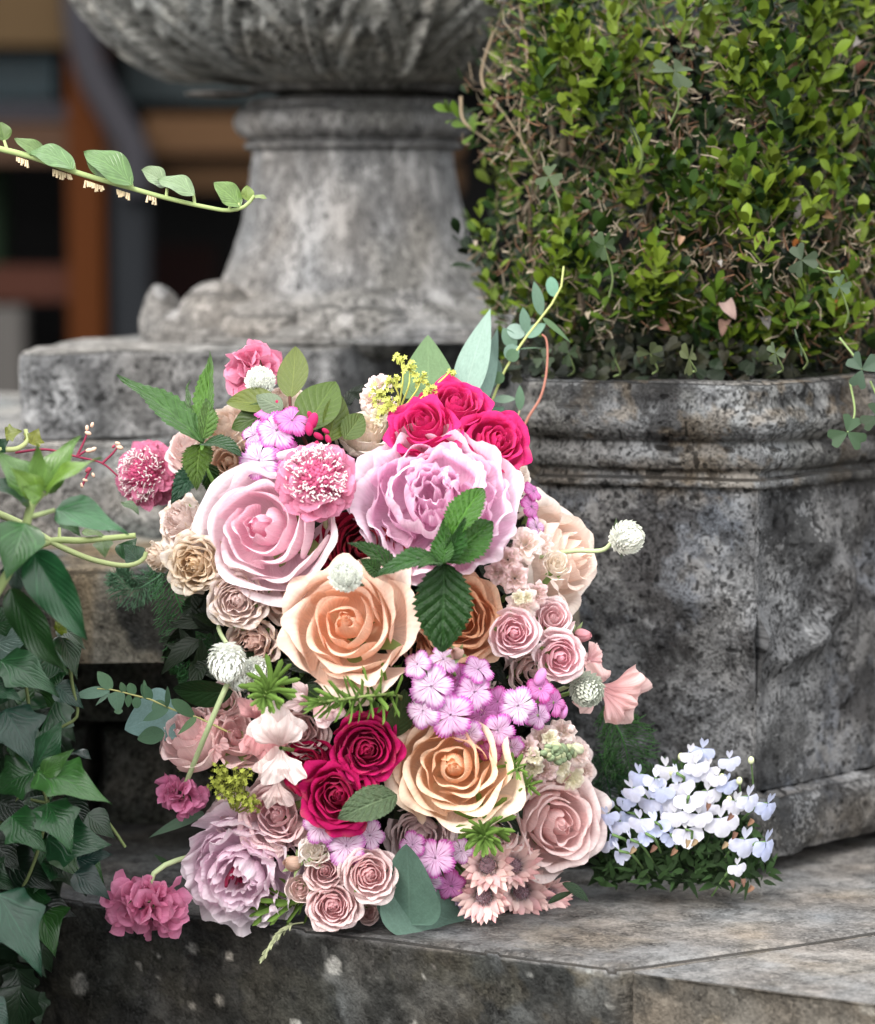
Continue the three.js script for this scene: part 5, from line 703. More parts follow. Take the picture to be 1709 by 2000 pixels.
{
  const t = sprig('leafy_twig', 'olive leaved twig with tiny red buds behind the top sweet william', 'twig', null, [
    [568, 778, 577, 676, 64, [-0.15, 0.1, 0.98], 0, -0.005, '#8a9a4e', { bend: -0.25 }], [594, 842, 656, 745, 92, [-0.3, 0.05, 0.95], 0.002, 0, '#6f8c3c', { bend: 0.2 }], [640, 862, 664, 768, 62, [0.5, 0, 0.85], -0.004, -0.006, '#7e9440'], [672, 858, 708, 808, 50, [0.2, 0.2, 0.95], -0.008, -0.012, '#7a9450'], [548, 800, 442, 786, 62, [-0.1, 0.6, 0.8], 0.0, 0.012, '#8c9c46', { bend: 0.6, fold: 0.4 }], [545, 806, 452, 838, 60, [-0.3, 0.3, 0.9], -0.004, 0.006, '#5d7a34', { bend: 0.7 }],
    [552, 800, 500, 772, 42, [0.1, 0.1, 0.98], 0.016, 0.016, '#9fb193', { fold: -0.2 }], [520, 812, 470, 790, 50, [0, 0.4, 0.9], -0.006, 0, '#83983f']], { mat: leafMat, kind: SMOOTH, near: 0.0, seed: 5 });
  stemTo(t, [B(566, 776, 0), B(566, 796, 0.008), B(585, 835, 0.0), B(610, 900, -0.02), BIND], 0.0011, 0.0016, lin('#4b2a26')); stemTo(t, [B(547, 801, 0.014), B(558, 798, 0.012), B(567, 806, 0.006)], 0.0007, 0.001, lin('#4b2a26'), 'twig');
  for (const [x, y, r] of [[612, 824, 9], [606, 812, 7], [622, 852, 8], [636, 842, 6], [641, 858, 7], [543, 789, 6], [617, 868, 6]]) { const g = new THREE.SphereGeometry(S(r), 10, 8); g.scale(0.8, 1.4, 0.8); flat(g, lin('#9c1f4c')); const m = part('bud', g, plainMat, t); m.position.copy(B(x, y, 0.014)).sub(t.position); m.rotation.z = (x % 7) * 0.3 - 0.8; }
}
// eucalyptus
const EUC = { prof: 'oval', nu: 8, nv: 20, fold: 0.06, bend: 0.25 };
sprig('eucalyptus_leaf', 'broad dark green eucalyptus leaf standing behind the hot pink roses', 'eucalyptus leaf', null, [[838, 800, 836, 654, 112, [0.05, -0.05, 1], -0.024, -0.03, '#6f8b62', { prof: 'ovate', bend: -0.2 }]], { mat: eucMat, kind: EUC, seed: 6 });
sprig('eucalyptus_leaf', 'long blue grey eucalyptus leaves against the bush foot', 'eucalyptus leaf', null, [[902, 790, 958, 602, 66, [-0.15, 0.1, 0.98], -0.035, -0.05, '#98b3a6', { prof: 'lance', bend: 0.3, twist: 0.5 }], [922, 800, 972, 640, 54, [0.5, 0, 0.85], -0.04, -0.055, '#86a398', { prof: 'lance' }], [905, 800, 884, 735, 40, [0.3, 0, 0.95], -0.035, -0.045, '#a4bcae', {}]], { mat: eucMat, kind: EUC, seed: 7 });
{
  const q = (x, y) => P(x, y, 2.045), t = sprig('eucalyptus_sprig', 'upright eucalyptus sprig of small oval leaves in front of the planter corner', 'eucalyptus sprig', 'eucalyptus sprigs', [
    [1057, 617, 1043, 549, 25, [0.2, 0, 1], 0, 0, '#6d8c78'], [1082, 580, 1075, 540, 26, [0, 0, 1], 0, 0, '#7fae96', { prof: 'round' }], [1028, 650, 1021, 600, 24, [0.2, 0, 1], 0, 0, '#6f8f7c'], [1026, 658, 1066, 632, 26, [-0.2, 0.2, 1], 0, 0, '#7ba08c'], [1025, 655, 990, 640, 32, [0.1, 0.1, 1], 0, 0, '#9db8ac', { prof: 'round' }], [1006, 680, 982, 640, 30, [0, 0, 1], 0, 0, '#6b8a76'], [1012, 676, 986, 698, 32, [0, 0, 1], 0, 0, '#84a494', { prof: 'round' }], [1012, 686, 990, 702, 28, [0, 0, 1], 0.004, 0.004, '#5f7f62', { prof: 'round' }],
    [1059, 620, 1115, 670, 15, [0.3, 0.4, 0.8], 0, 0, '#5f7b58', { prof: 'lance' }], [1014, 682, 1060, 680, 8, [0, 0.9, 0.4], 0, 0, '#5f7b62', { prof: 'lance' }], [986, 738, 962, 738, 26, [0, 0, 1], 0.004, 0.004, '#5f7f5c', { prof: 'round' }], [963, 781, 1008, 779, 19, [0, 0.4, 0.9], 0, 0, '#8aa48e'], [1015, 802, 1015, 752, 20, [0.2, 0, 1], 0, 0, '#6a8a70'], [992, 836, 950, 806, 34, [0, 0.3, 1], 0, 0, '#5f8274'], [972, 700, 960, 760, 30, [0.4, 0, 0.9], -0.01, -0.01, '#7c9a8c'], [950, 820, 985, 795, 24, [0, 0.3, 0.9], 0, 0, '#6d8f7a']], { mat: eucMat, kind: { ...EUC, nu: 6, nv: 10 }, at: (x, y, n) => P(x, y, 2.045 - n), seed: 8 });
  stemTo(t, [q(1101, 520), q(1100, 548), q(1080, 590), q(1030, 655), q(985, 725), q(955, 800), B(930, 880, -0.04), BIND], 0.0007, 0.0014, lin('#a8b070'));
  stemTo(t, [q(1058, 653), q(1066, 660), q(1068, 720), q(1056, 775), q(1032, 815), q(1018, 845)], 0.0007, 0.0010, lin('#9c6a5c'), 'tendril'); stemTo(t, [q(1015, 802), q(1003, 835), q(985, 870)], 0.0006, 0.0007, lin('#a39a74'), 'twig');
}
{
  const at = (x, y, n) => P(x, y, 1.935 - n), q = (x, y) => at(x, y, 0), t = sprig('eucalyptus_sprig', 'arching eucalyptus sprig of small leaves reaching left over the dark wall', 'eucalyptus sprig', 'eucalyptus sprigs', [
    [219, 1347, 190, 1311, 26, [0.1, 0.1, 1], 0, 0, '#6f9472'], [216, 1348, 144, 1360, 24, [0, 0.3, 1], 0, 0, '#7da08c'], [214, 1350, 186, 1379, 10, [0.3, 0.3, 0.8], 0, 0, '#84a38e', { prof: 'lance' }], [226, 1350, 232, 1392, 34, [0, 0, 1], 0, 0, '#71957c', { prof: 'heart' }], [243, 1354, 236, 1332, 14, [0.3, 0, 1], 0, 0, '#587a58'], [262, 1358, 252, 1334, 20, [0, 0, 1], 0, 0, '#5f8462', { prof: 'round' }], [284, 1364, 281, 1327, 12, [0.6, 0, 0.8], 0, 0, '#5e8262'], [296, 1368, 276, 1336, 22, [0, 0.1, 1], 0, 0, '#4f7456'], [252, 1356, 250, 1382, 14, [0, 0, 1], 0, 0, '#557a58'], [268, 1360, 266, 1384, 18, [0, 0, 1], 0, 0, '#5b8060', { prof: 'round' }],
    [300, 1370, 322, 1392, 30, [0, 0, 1], 0, 0, '#64886c', { prof: 'round' }], [330, 1384, 279, 1408, 20, [0, 0.3, 1], 0.002, 0.002, '#5a7d64'], [326, 1383, 327, 1340, 13, [0.6, 0, 0.8], 0.003, 0.003, '#4a6b50'], [334, 1366, 382, 1402, 26, [0, 0.4, 0.9], 0.004, 0.0, '#4f7050'], [384, 1400, 346, 1436, 14, [0.3, 0.3, 0.9], 0.004, 0.006, '#6a8a62', { prof: 'lance' }], [240, 1388, 222, 1390, 12, [0, 0, 1], 0, 0, '#6f9272']], { mat: eucMat, kind: { ...EUC, nu: 6, nv: 10 }, at, seed: 9 });
  stemTo(t, [q(190, 1345), q(218, 1347), q(262, 1358), q(297, 1367), q(335, 1385), q(385, 1401), B(470, 1440, -0.01), BIND], 0.0005, 0.0012, lin('#a3a06a'));
}
sprig('eucalyptus_leaf', 'round blue grey eucalyptus leaf behind the arching sprig', 'eucalyptus leaf', null, [[345, 1385, 243, 1425, 108, [0.0, 0.15, 1], 0, 0, '#8fb3b0', { prof: 'heart', bend: 0.3 }], [322, 1432, 268, 1444, 40, [0, 0.5, 0.8], 0.008, 0.008, '#54765a', {}]], { mat: eucMat, kind: EUC, seed: 10, at: (x, y, n) => P(x, y, 1.955 - n) });
sprig('dark_leaf', 'dark green folded leaf above the salmon rose', 'leaf', null, [[455, 1350, 338, 1345, 62, [0.0, -0.45, 0.9], 0.0, 0.012, '#33562f', { bend: 0.5 }], [770, 1440, 790, 1345, 60, [0.4, 0, 0.9], 0.0, 0.01, '#5c7a4a', {}], [560, 1370, 640, 1345, 40, [0, 0.5, 0.8], -0.005, 0, '#3d5f30', {}]], { mat: leafMat, kind: SMOOTH, seed: 11 });
sprig('eucalyptus_leaf', 'large pointed grey green eucalyptus leaf standing at the foot of the bouquet', 'eucalyptus leaf', 'eucalyptus leaves at the foot', [[800, 1806, 794, 1648, 128, [-0.18, 0.02, 1], 0.03, 0.03, '#6f9182', { prof: 'heart', bend: -0.15, fold: 0.12, wave: 0.01 }]], { mat: eucMat, kind: EUC, seed: 12 });
sprig('eucalyptus_leaf', 'large grey green eucalyptus leaf lying with its point to the right on the slab', 'eucalyptus leaf', 'eucalyptus leaves at the foot', [[742, 1748, 916, 1810, 126, [0.05, 0.1, 0.99], 0.026, 0.03, '#7a9a8c', { prof: 'ovate', bend: 0.25, fold: 0.1, wave: 0.012 }]], { mat: eucMat, kind: EUC, seed: 13 });
sprig('dark_leaf', 'dark green leaf under the lower right edge of the bouquet', 'leaf', null, [[1098, 1725, 1150, 1762, 34, [0.2, 0.8, 0.5], 0, 0.0, '#2c4a28', {}], [1070, 1765, 1120, 1742, 20, [0, 0.8, 0.5], 0, 0, '#33502c', {}]], { mat: leafMat, kind: SMOOTH, seed: 14, at: (x, y, n) => P(x, y, 1.965 - n) });
sprig('grey_leaf', 'narrow grey green leaf pointing left under the nodding scabious', 'leaf', null, [[400, 1590, 290, 1637, 36, [0.1, 0.6, 0.8], -0.005, 0.01, '#7d9c82', { prof: 'lance' }], [330, 1690, 300, 1668, 12, [0, 0.5, 0.8], 0.0, 0.0, '#4c6b48', { prof: 'lance' }]], { mat: eucMat, kind: EUC, seed: 15 });
// rosemary
const needleG = Array.from({ length: 3 }, (_, i) => leafGeo({ L: 1, Wd: 0.17, prof: 'needle', nu: 4, nv: 8, fold: -0.5, bend: 0.25 - 0.25 * i, c: mul3(lin('#6f9440'), 0.42 + 0.09 * i), c2: mul3(lin('#84a850'), 0.46 + 0.09 * i) }));
function rosemary(label, x0, y0, x1, y1, len, n, o = {}) {
  const near = o.near ?? 0.03, a = B(x0, y0, near - 0.012), b = B(x1, y1, near + (o.fore ?? 0.0)), t = thing('rosemary_sprig', label, 'rosemary', a, 'rosemary tips'), rnd = rng(x0 * 7 + y0), ax = b.clone().sub(a).normalize(), e1 = V(0, 0, 1).cross(ax); if (e1.lengthSq() < 0.05) e1.set(1, 0, 0).cross(ax); e1.normalize(); const e2 = ax.clone().cross(e1);
  stemTo(t, [BIND, a.clone().lerp(BIND, 0.3), a, b], 0.0016, 0.0009, lin('#7a8a52'));
  for (let i = 0; i < n; i++) { const k = i / (n - 1), p = a.clone().lerp(b, Math.pow(k, 0.8)), an = i * GOLD, tilt = lerp(o.t0 ?? 1.45, 0.35, k * k), d = ax.clone().multiplyScalar(Math.cos(tilt)).addScaledVector(e1, Math.sin(tilt) * Math.cos(an)).addScaledVector(e2, Math.sin(tilt) * Math.sin(an)), L = S(len) * (0.7 + rnd() * 0.45) * (1 - 0.35 * k * k); leafAt(t, 'needle', plainMat, needleG[i % 3], p, p.clone().addScaledVector(d, L), ax.clone().multiplyScalar(1).addScaledVector(V(rnd() - 0.5, rnd() - 0.5, rnd() - 0.5), 0.5)); }
  return t;
}
rosemary('rosemary tip in front of the hidden white globe flower', 535, 1332, 516, 1362, 58, 44, { fore: 0.03, near: 0.03 });
rosemary('rosemary tip lying along the foot of the peach rose', 775, 1356, 622, 1372, 62, 58, { fore: 0.02, near: 0.035 });
rosemary('rosemary tip under the cream peach rose', 944, 1600, 946, 1640, 60, 46, { fore: 0.03, near: 0.035 });
rosemary('small rosemary tip above the lower right blush rose', 1000, 1492, 1012, 1504, 36, 16, { fore: 0.02, near: 0.03 });
rosemary('smallest rosemary tip left of the pink and green stock', 1024, 1530, 1034, 1536, 34, 16, { fore: 0.02, near: 0.03 });
rosemary('dark rosemary tip lying on the slab under the mauve peony', 610, 1752, 505, 1778, 62, 40, { near: 0.022, t0: 0.9 });
// lady's mantle: froth of tiny starry florets
function froth(label, cx, cy, list, col, near) {
  const c = B(cx, cy, near), t = thing('lady_mantle', label, 'filler flower', c, 'yellow green froths of tiny flowers'), rnd = rng(cx), fl = [], st = [], d = lin(col);
  for (const [x, y, r, n] of list) { const hub = B(x, y, near).sub(c), root = B(cx + (x - cx) * 0.2, cy + (y - cy) * 0.2 + 40, near - 0.02).sub(c); st.push(flat(tube([root, hub.clone().lerp(root, 0.4).add(V(0.002, 0.001, 0.003)), hub], 0.0007, 0.0005, 5, 6), mul3(d, 0.9)));
    for (let i = 0; i < n; i++) { const v = V(rnd() - 0.5, rnd() - 0.5, rnd() - 0.3).normalize().multiplyScalar(S(r) * Math.pow(rnd(), 0.4)), p = hub.clone().add(v), nn = v.clone().normalize().add(camDir(0, 0.3, 0.8)).normalize(), m = basis(V(rnd() - 0.5, rnd() - 0.5, rnd() - 0.5), nn), cc = mul3(d, 0.7 + rnd() * 0.6); st.push(flat(tube([hub, p], 0.0003, 0.0003, 3, 1), mul3(d, 0.7)));
      for (let k = 0; k < 5; k++) { const g = leafGeo({ L: S(6.5), Wd: S(3.6), prof: 'lance', nu: 2, nv: 3, bend: -0.5, c: cc }); g.rotateZ(k * 1.2566).applyMatrix4(m); g.translate(p.x, p.y, p.z); fl.push(g); } } }
  part('florets', bake(fl), plainMat, t).userData.kind = 'stuff'; part('stalks', bake(st), stemMat, t);
}
froth('yellow green froth of tiny flowers against the broad eucalyptus leaf', 780, 760, [[800, 722, 20, 26], [822, 742, 17, 20], [838, 762, 15, 16], [766, 748, 20, 22], [742, 770, 24, 30], [760, 790, 22, 24], [782, 700, 13, 12], [745, 800, 16, 14], [880, 725, 9, 8]], '#b9be62', 0.004);
froth('olive green froth of tiny flowers beside the nodding scabious', 460, 1540, [[432, 1508, 24, 30], [458, 1528, 28, 40], [440, 1545, 22, 28], [478, 1520, 20, 22], [480, 1560, 24, 30], [494, 1572, 18, 20], [420, 1530, 18, 20], [462, 1560, 20, 22]], '#8c9440', 0.026);
// dark leaves that fill the heart of the bouquet
{
  const rnd = rng(77), g = leafGeo({ L: 1, Wd: 0.42, prof: 'lance', nu: 4, nv: 8, fold: 0.3, bend: 0.5, c: [1, 1, 1] }), N = 900, m = new THREE.InstancedMesh(g, leafMat, N), M = new THREE.Matrix4(), c = new THREE.Color();
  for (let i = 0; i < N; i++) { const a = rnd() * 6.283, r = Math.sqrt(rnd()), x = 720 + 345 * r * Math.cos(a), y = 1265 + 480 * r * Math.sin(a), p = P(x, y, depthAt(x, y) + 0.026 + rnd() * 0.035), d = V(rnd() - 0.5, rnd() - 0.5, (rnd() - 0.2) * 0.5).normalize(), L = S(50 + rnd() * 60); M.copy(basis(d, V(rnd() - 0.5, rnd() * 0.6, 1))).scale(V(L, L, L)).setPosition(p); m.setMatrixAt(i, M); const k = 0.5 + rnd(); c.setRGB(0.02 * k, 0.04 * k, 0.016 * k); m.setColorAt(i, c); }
  m.name = 'filler_foliage'; m.castShadow = m.receiveShadow = true; scene.add(m); tag(m, 'dark green leaves packed in the gaps between the flowers', 'foliage', null, 'stuff');
}
// feathery fern
function feather(label, pts, len, d, col, seed) {
  const t = thing('feathery_fern', label, 'fern', P(pts[0][0], pts[0][1], d), 'feathery ferns behind the bouquet'), rnd = rng(seed), c = new THREE.CatmullRomCurve3(pts.map(([x, y]) => P(x, y, d + (rnd() - 0.5) * 0.02).sub(t.position))), list = [], cl = lin(col); part('stem', flat(tube(c.points, 0.0008, 0.0004, 5, 20), mul3(cl, 1.2)), stemMat, t);
  for (let i = 0; i < 60; i++) { const k = i / 60, p = c.getPoint(k), tg = c.getTangent(k), s = i % 2 ? 1 : -1, side = V(-tg.y * s, tg.x * s, (rnd() - 0.5)).normalize().addScaledVector(tg, 0.7).normalize(), L = S(len) * Math.sin(Math.PI * (0.15 + 0.8 * k)), e = p.clone().addScaledVector(side, L); list.push(flat(tube([p, e], 0.0004, 0.0003, 3, 1), cl)); for (let j = 0; j < 9; j++) { const q = p.clone().lerp(e, (j + 1) / 9), d2 = side.clone().multiplyScalar(0.6).add(V(rnd() - 0.5, rnd() - 0.5, rnd() - 0.5)).normalize(); list.push(flat(tube([q, q.clone().addScaledVector(d2, S(15))], 0.00035, 0.0002, 3, 1), mul3(cl, 0.7 + rnd() * 0.6))); } }
  part('fronds', bake(list), plainMat, t).userData.kind = 'stuff';
}
feather('feathery fern trailing down the tread left of the bouquet', [[318, 1060], [340, 1150], [365, 1230], [372, 1330]], 62, 2.0, '#3d6b3f', 3);
feather('feathery fern under the buff rose lying over the tread', [[320, 1120], [260, 1150], [225, 1120]], 40, 2.03, '#54785c', 4);
feather('feathery fern behind the cream roses', [[420, 1220], [385, 1280], [350, 1320]], 60, 2.02, '#33602f', 5);
feather('feathery green shoot behind the flared pink sweet pea', [[1180, 1380], [1215, 1440], [1235, 1530]], 70, 2.06, '#34582c', 6);
feather('feathery green shoot low between bouquet and lobelia', [[1170, 1470], [1190, 1540], [1195, 1640]], 60, 2.07, '#27462a', 7);
// dry grass ear hanging over the slab edge
{
  const t = thing('grass_ear', 'dry grey green grass ear hanging over the slab edge', 'grass ear', P(590, 1806, 1.925)), rnd = rng(21), c = new THREE.CatmullRomCurve3([[592, 1802, 1.925], [565, 1808, 1.915], [540, 1830, 1.912], [512, 1872, 1.91]].map((a) => P(...a).sub(t.position))), list = []; part('stem', flat(tube(c.points, 0.0006, 0.0004, 5, 14), lin('#6f7458')), stemMat, t);
  for (let i = 0; i < 46; i++) { const k = 0.25 + 0.75 * i / 46, p = c.getPoint(k), d = c.getTangent(k).add(V((rnd() - 0.5) * 1.2, (rnd() - 0.5) * 1.2, (rnd() - 0.2) * 1.2)).normalize(), g = leafGeo({ L: S(16), Wd: S(6), prof: 'spear', nu: 2, nv: 4, c: mul3(lin('#8d9272'), 0.7 + rnd() * 0.6) }); g.applyMatrix4(basis(d, V(rnd() - 0.5, 0.3, 1))); g.translate(p.x, p.y, p.z); list.push(g); }
  part('spikelets', bake(list), plainMat, t).userData.kind = 'stuff';
}

// ---------------------------------------------------------------- ivy
const IVY = { prof: 'ivyo', nu: 10, nv: 24, fold: 0.16, bend: 0.5, wave: 0.03 };
const ivyAt = (d) => (x, y, n) => P(x, y, d - n);
{
  const q = (x, y) => P(x, y, 1.93), t = sprig('ivy_vine', 'thin ivy tendril with paired young leaves crossing in front of the urn', 'ivy', 'ivy vines', [
    [144, 330, 56, 296, 58, [-0.2, 0.75, 0.6], 0.004, 0, '#7fa868', { bend: 0.9 }], [100, 318, 28, 270, 38, [0.1, 0.5, 0.8], -0.006, 0, '#86a860', { bend: 0.5 }], [258, 362, 164, 298, 66, [-0.15, 0.7, 0.65], 0.004, 0, '#7aa45e', { bend: 0.9 }], [215, 345, 168, 312, 40, [0.2, 0.3, 0.9], -0.008, 0, '#8eb070'], [380, 382, 308, 352, 52, [-0.1, 0.75, 0.6], 0.004, 0, '#9ab884', { bend: 0.9 }], [325, 362, 276, 332, 56, [0.2, 0.65, 0.7], -0.006, 0, '#a6c08e'], [470, 402, 418, 356, 50, [0.1, 0.5, 0.8], 0, 0.004, '#8fb562', { bend: 0.3 }], [452, 402, 440, 368, 40, [0.4, 0.3, 0.8], -0.006, -0.004, '#9fbe76'], [484, 392, 482, 362, 26, [0.2, 0.3, 0.9], 0, 0, '#a3bf62'], [496, 384, 522, 388, 14, [0, 0.7, 0.6], 0, 0.004, '#a9c070'], [8, 275, 2, 238, 34, [0.3, 0, 0.9], 0, 0, '#7fa055']], { mat: youngIvyMat, kind: { ...IVY, prof: 'oval' }, at: ivyAt(1.93), seed: 20 });
  stemTo(t, [q(-60, 278), q(0, 291), q(60, 306), q(150, 337), q(240, 363), q(330, 388), q(400, 404), q(450, 411), q(480, 402), q(497, 382)], 0.0021, 0.0012, lin('#8f9f6a'));
  for (const [a, b, c, d] of [[144, 318, 146, 336], [256, 352, 258, 366], [218, 346, 220, 358], [378, 378, 380, 398], [326, 368, 325, 386], [466, 396, 466, 408], [450, 398, 448, 410], [8, 274, 14, 293]]) stemTo(t, [q(a, b), q(c, d)], 0.0009, 0.0011, lin('#a3b07a'), 'leaf_stalk');
  const rnd = rng(5), root = []; for (const [x, y, n] of [[122, 336, 12], [185, 358, 12], [242, 374, 9], [298, 384, 6], [45, 310, 8]]) for (let i = 0; i < n; i++) { const xx = x + (i - n / 2) * 3; root.push(flat(tube([q(xx, y + (xx - x) * 0.33), q(xx + (rnd() - 0.5) * 6, y + (xx - x) * 0.33 + 8 + rnd() * 8)].map((p) => p.sub(t.position)), 0.0005, 0.0009, 5, 2), mul3(lin('#c2b091'), 0.7 + rnd() * 0.5))); }
  part('aerial_roots', bake(root), stemMat, t).userData.kind = 'stuff';
}
{
  const d = 1.80, q = (x, y, n = 0) => P(x, y, d - n), t = sprig('ivy_vine', 'ivy shoot with a tuft of glossy leaves at the left edge', 'ivy', 'ivy vines', [
    [82, 958, 158, 850, 74, [-0.2, 0.4, 0.85], 0, 0.0, '#7aa850', { bend: 0.5 }], [78, 958, 72, 862, 50, [0.5, 0.1, 0.85], 0.01, 0.02, '#86b25a', { bend: -0.3 }], [88, 960, 200, 896, 62, [0, 0.75, 0.65], 0.01, 0.03, '#86b048', { bend: 0.6 }], [66, 960, -10, 880, 74, [0.1, 0.5, 0.85], 0, 0.0, '#6f9c50'], [76, 966, 18, 912, 50, [0.1, 0.3, 0.9], 0.02, 0.03, '#86b04a'], [58, 978, -50, 935, 70, [0.1, 0.7, 0.6], 0, 0.02, '#23502c'], [80, 972, 40, 950, 40, [0, 0.3, 0.9], 0.025, 0.03, '#7aa645'], [108, 996, 250, 1046, 84, [0.15, 0.65, 0.7], 0, 0.0, '#4f8a58', { bend: 0.7 }], [48, 1022, 12, 1134, 96, [0.1, 0.35, 0.9], 0.01, 0.02, '#4c8446', { bend: 0.5 }], [62, 1074, 172, 1252, 84, [-0.3, 0.3, 0.9], 0, 0.0, '#2f6a40', { prof: 'lance', bend: 0.4, fold: 0.3 }], [20, 1150, 132, 1318, 70, [-0.5, 0.2, 0.8], 0, 0, '#2e5a2c', { prof: 'lance', bend: 0.5 }], [30, 1100, 32, 1165, 60, [0.4, 0.2, 0.9], -0.02, -0.02, '#1f4a32'],
    [120, 1010, 160, 1050, 36, [0, 0.6, 0.7], -0.03, -0.03, '#3f7230'], [200, 1058, 205, 1090, 40, [0, 0.7, 0.6], -0.04, -0.03, '#5d7f34'], [122, 1010, 215, 1040, 34, [0, 0.8, 0.5], -0.04, -0.03, '#7f9c62']], { mat: youngIvyMat, kind: IVY, at: ivyAt(d), seed: 30 });
  stemTo(t, [q(84, 960), q(62, 985), q(52, 1022), q(30, 1090), q(-20, 1180)], 0.0026, 0.003, lin('#8a9a66')); stemTo(t, [q(108, 996), q(80, 1004), q(58, 1010)], 0.0013, 0.0016, lin('#9aa878'), 'leaf_stalk');
}
{
  const d = 1.90, q = (x, y, n = 0) => P(x, y, d - n), t = sprig('ivy_vine', 'two bare ivy runners ending beside the cream spray roses', 'ivy', 'ivy vines', [
    [238, 1090, 268, 1050, 46, [0, 0.4, 0.9], -0.03, -0.03, '#3d6b42'], [270, 1095, 240, 1062, 50, [0.2, 0.4, 0.9], -0.02, -0.02, '#33633e'], [160, 1040, 215, 1052, 26, [0, 0.8, 0.5], 0, 0, '#7c9a56'], [70, 1110, 60, 1140, 30, [0.2, 0.2, 0.9], 0, 0, '#8fa03a', { prof: 'ivy' }], [80, 1180, 118, 1172, 24, [0, 0.6, 0.8], 0, 0, '#9fae3e'], [112, 1235, 135, 1210, 34, [0, 0.3, 0.9], 0, 0, '#8ca030', { prof: 'ivy' }], [120, 1225, 168, 1270, 44, [0.2, 0.4, 0.8], -0.02, 0, '#2f5428'], [10, 850, 44, 842, 40, [0, 0.4, 0.9], 0, 0, '#a9b654', { prof: 'ivy' }], [62, 868, 76, 836, 46, [0.1, 0.3, 0.9], 0, 0, '#b3bb5a', { prof: 'ivy' }], [-10, 880, 20, 855, 40, [0, 0.3, 0.9], 0, 0, '#3c6b48', { prof: 'ivy' }], [240, 980, 272, 1005, 26, [0.3, 0.7, 0.6], 0, 0.01, '#5b7a48', { prof: 'lance' }]], { mat: ivyMat, kind: IVY, at: ivyAt(d), seed: 40 });
  stemTo(t, [q(-60, 985), q(0, 1005), q(55, 1030), q(115, 1066), q(190, 1096), q(255, 1104), q(280, 1092), q(286, 1078)], 0.0026, 0.0014, lin('#95a070')); stemTo(t, [q(35, 1100), q(64, 1074), q(105, 1056), q(155, 1056), q(205, 1052), q(265, 1046)], 0.0024, 0.0018, lin('#8d9a68'), 'runner'); stemTo(t, [q(-40, 880), q(0, 878), q(34, 876), q(52, 862), q(50, 838)], 0.0022, 0.0013, lin('#a9b27c'), 'runner'); stemTo(t, [q(116, 1030), q(116, 1050)], 0.0009, 0.0012, lin('#a3b07a'), 'leaf_stalk');
}
{ // reddish sprig with tiny pale buds, over the riser
  const d = 1.955, q = (x, y) => P(x, y, d), t = thing('reddish_sprig', 'thin wine red sprig with tiny cream buds left of the scabious', 'sprig', q(170, 890)), rnd = rng(14);
  for (const pts of [[[30, 884], [90, 878], [150, 892], [200, 905], [230, 930]], [[150, 892], [165, 860], [172, 840]], [[150, 892], [170, 880], [178, 880]], [[160, 950], [172, 925], [178, 915]], [[200, 905], [225, 880], [232, 868]]]) stemTo(t, pts.map((p) => q(...p)), 0.0009, 0.0006, lin('#7d2f44'));
  for (const [x, y] of [[170, 836], [180, 830], [172, 846], [174, 880], [182, 878], [230, 866], [222, 872], [234, 874], [172, 918], [182, 928], [160, 948], [166, 938]]) { const g = new THREE.SphereGeometry(S(3.5 + rnd() * 3), 8, 6); g.scale(1.3, 0.8, 0.9); flat(g, rnd() < 0.5 ? lin('#d9b8a2') : lin('#9c4a58')); const m = part('bud', g, plainMat, t); m.position.copy(q(x, y)).sub(t.position); m.rotation.z = rnd() * 3; }
}
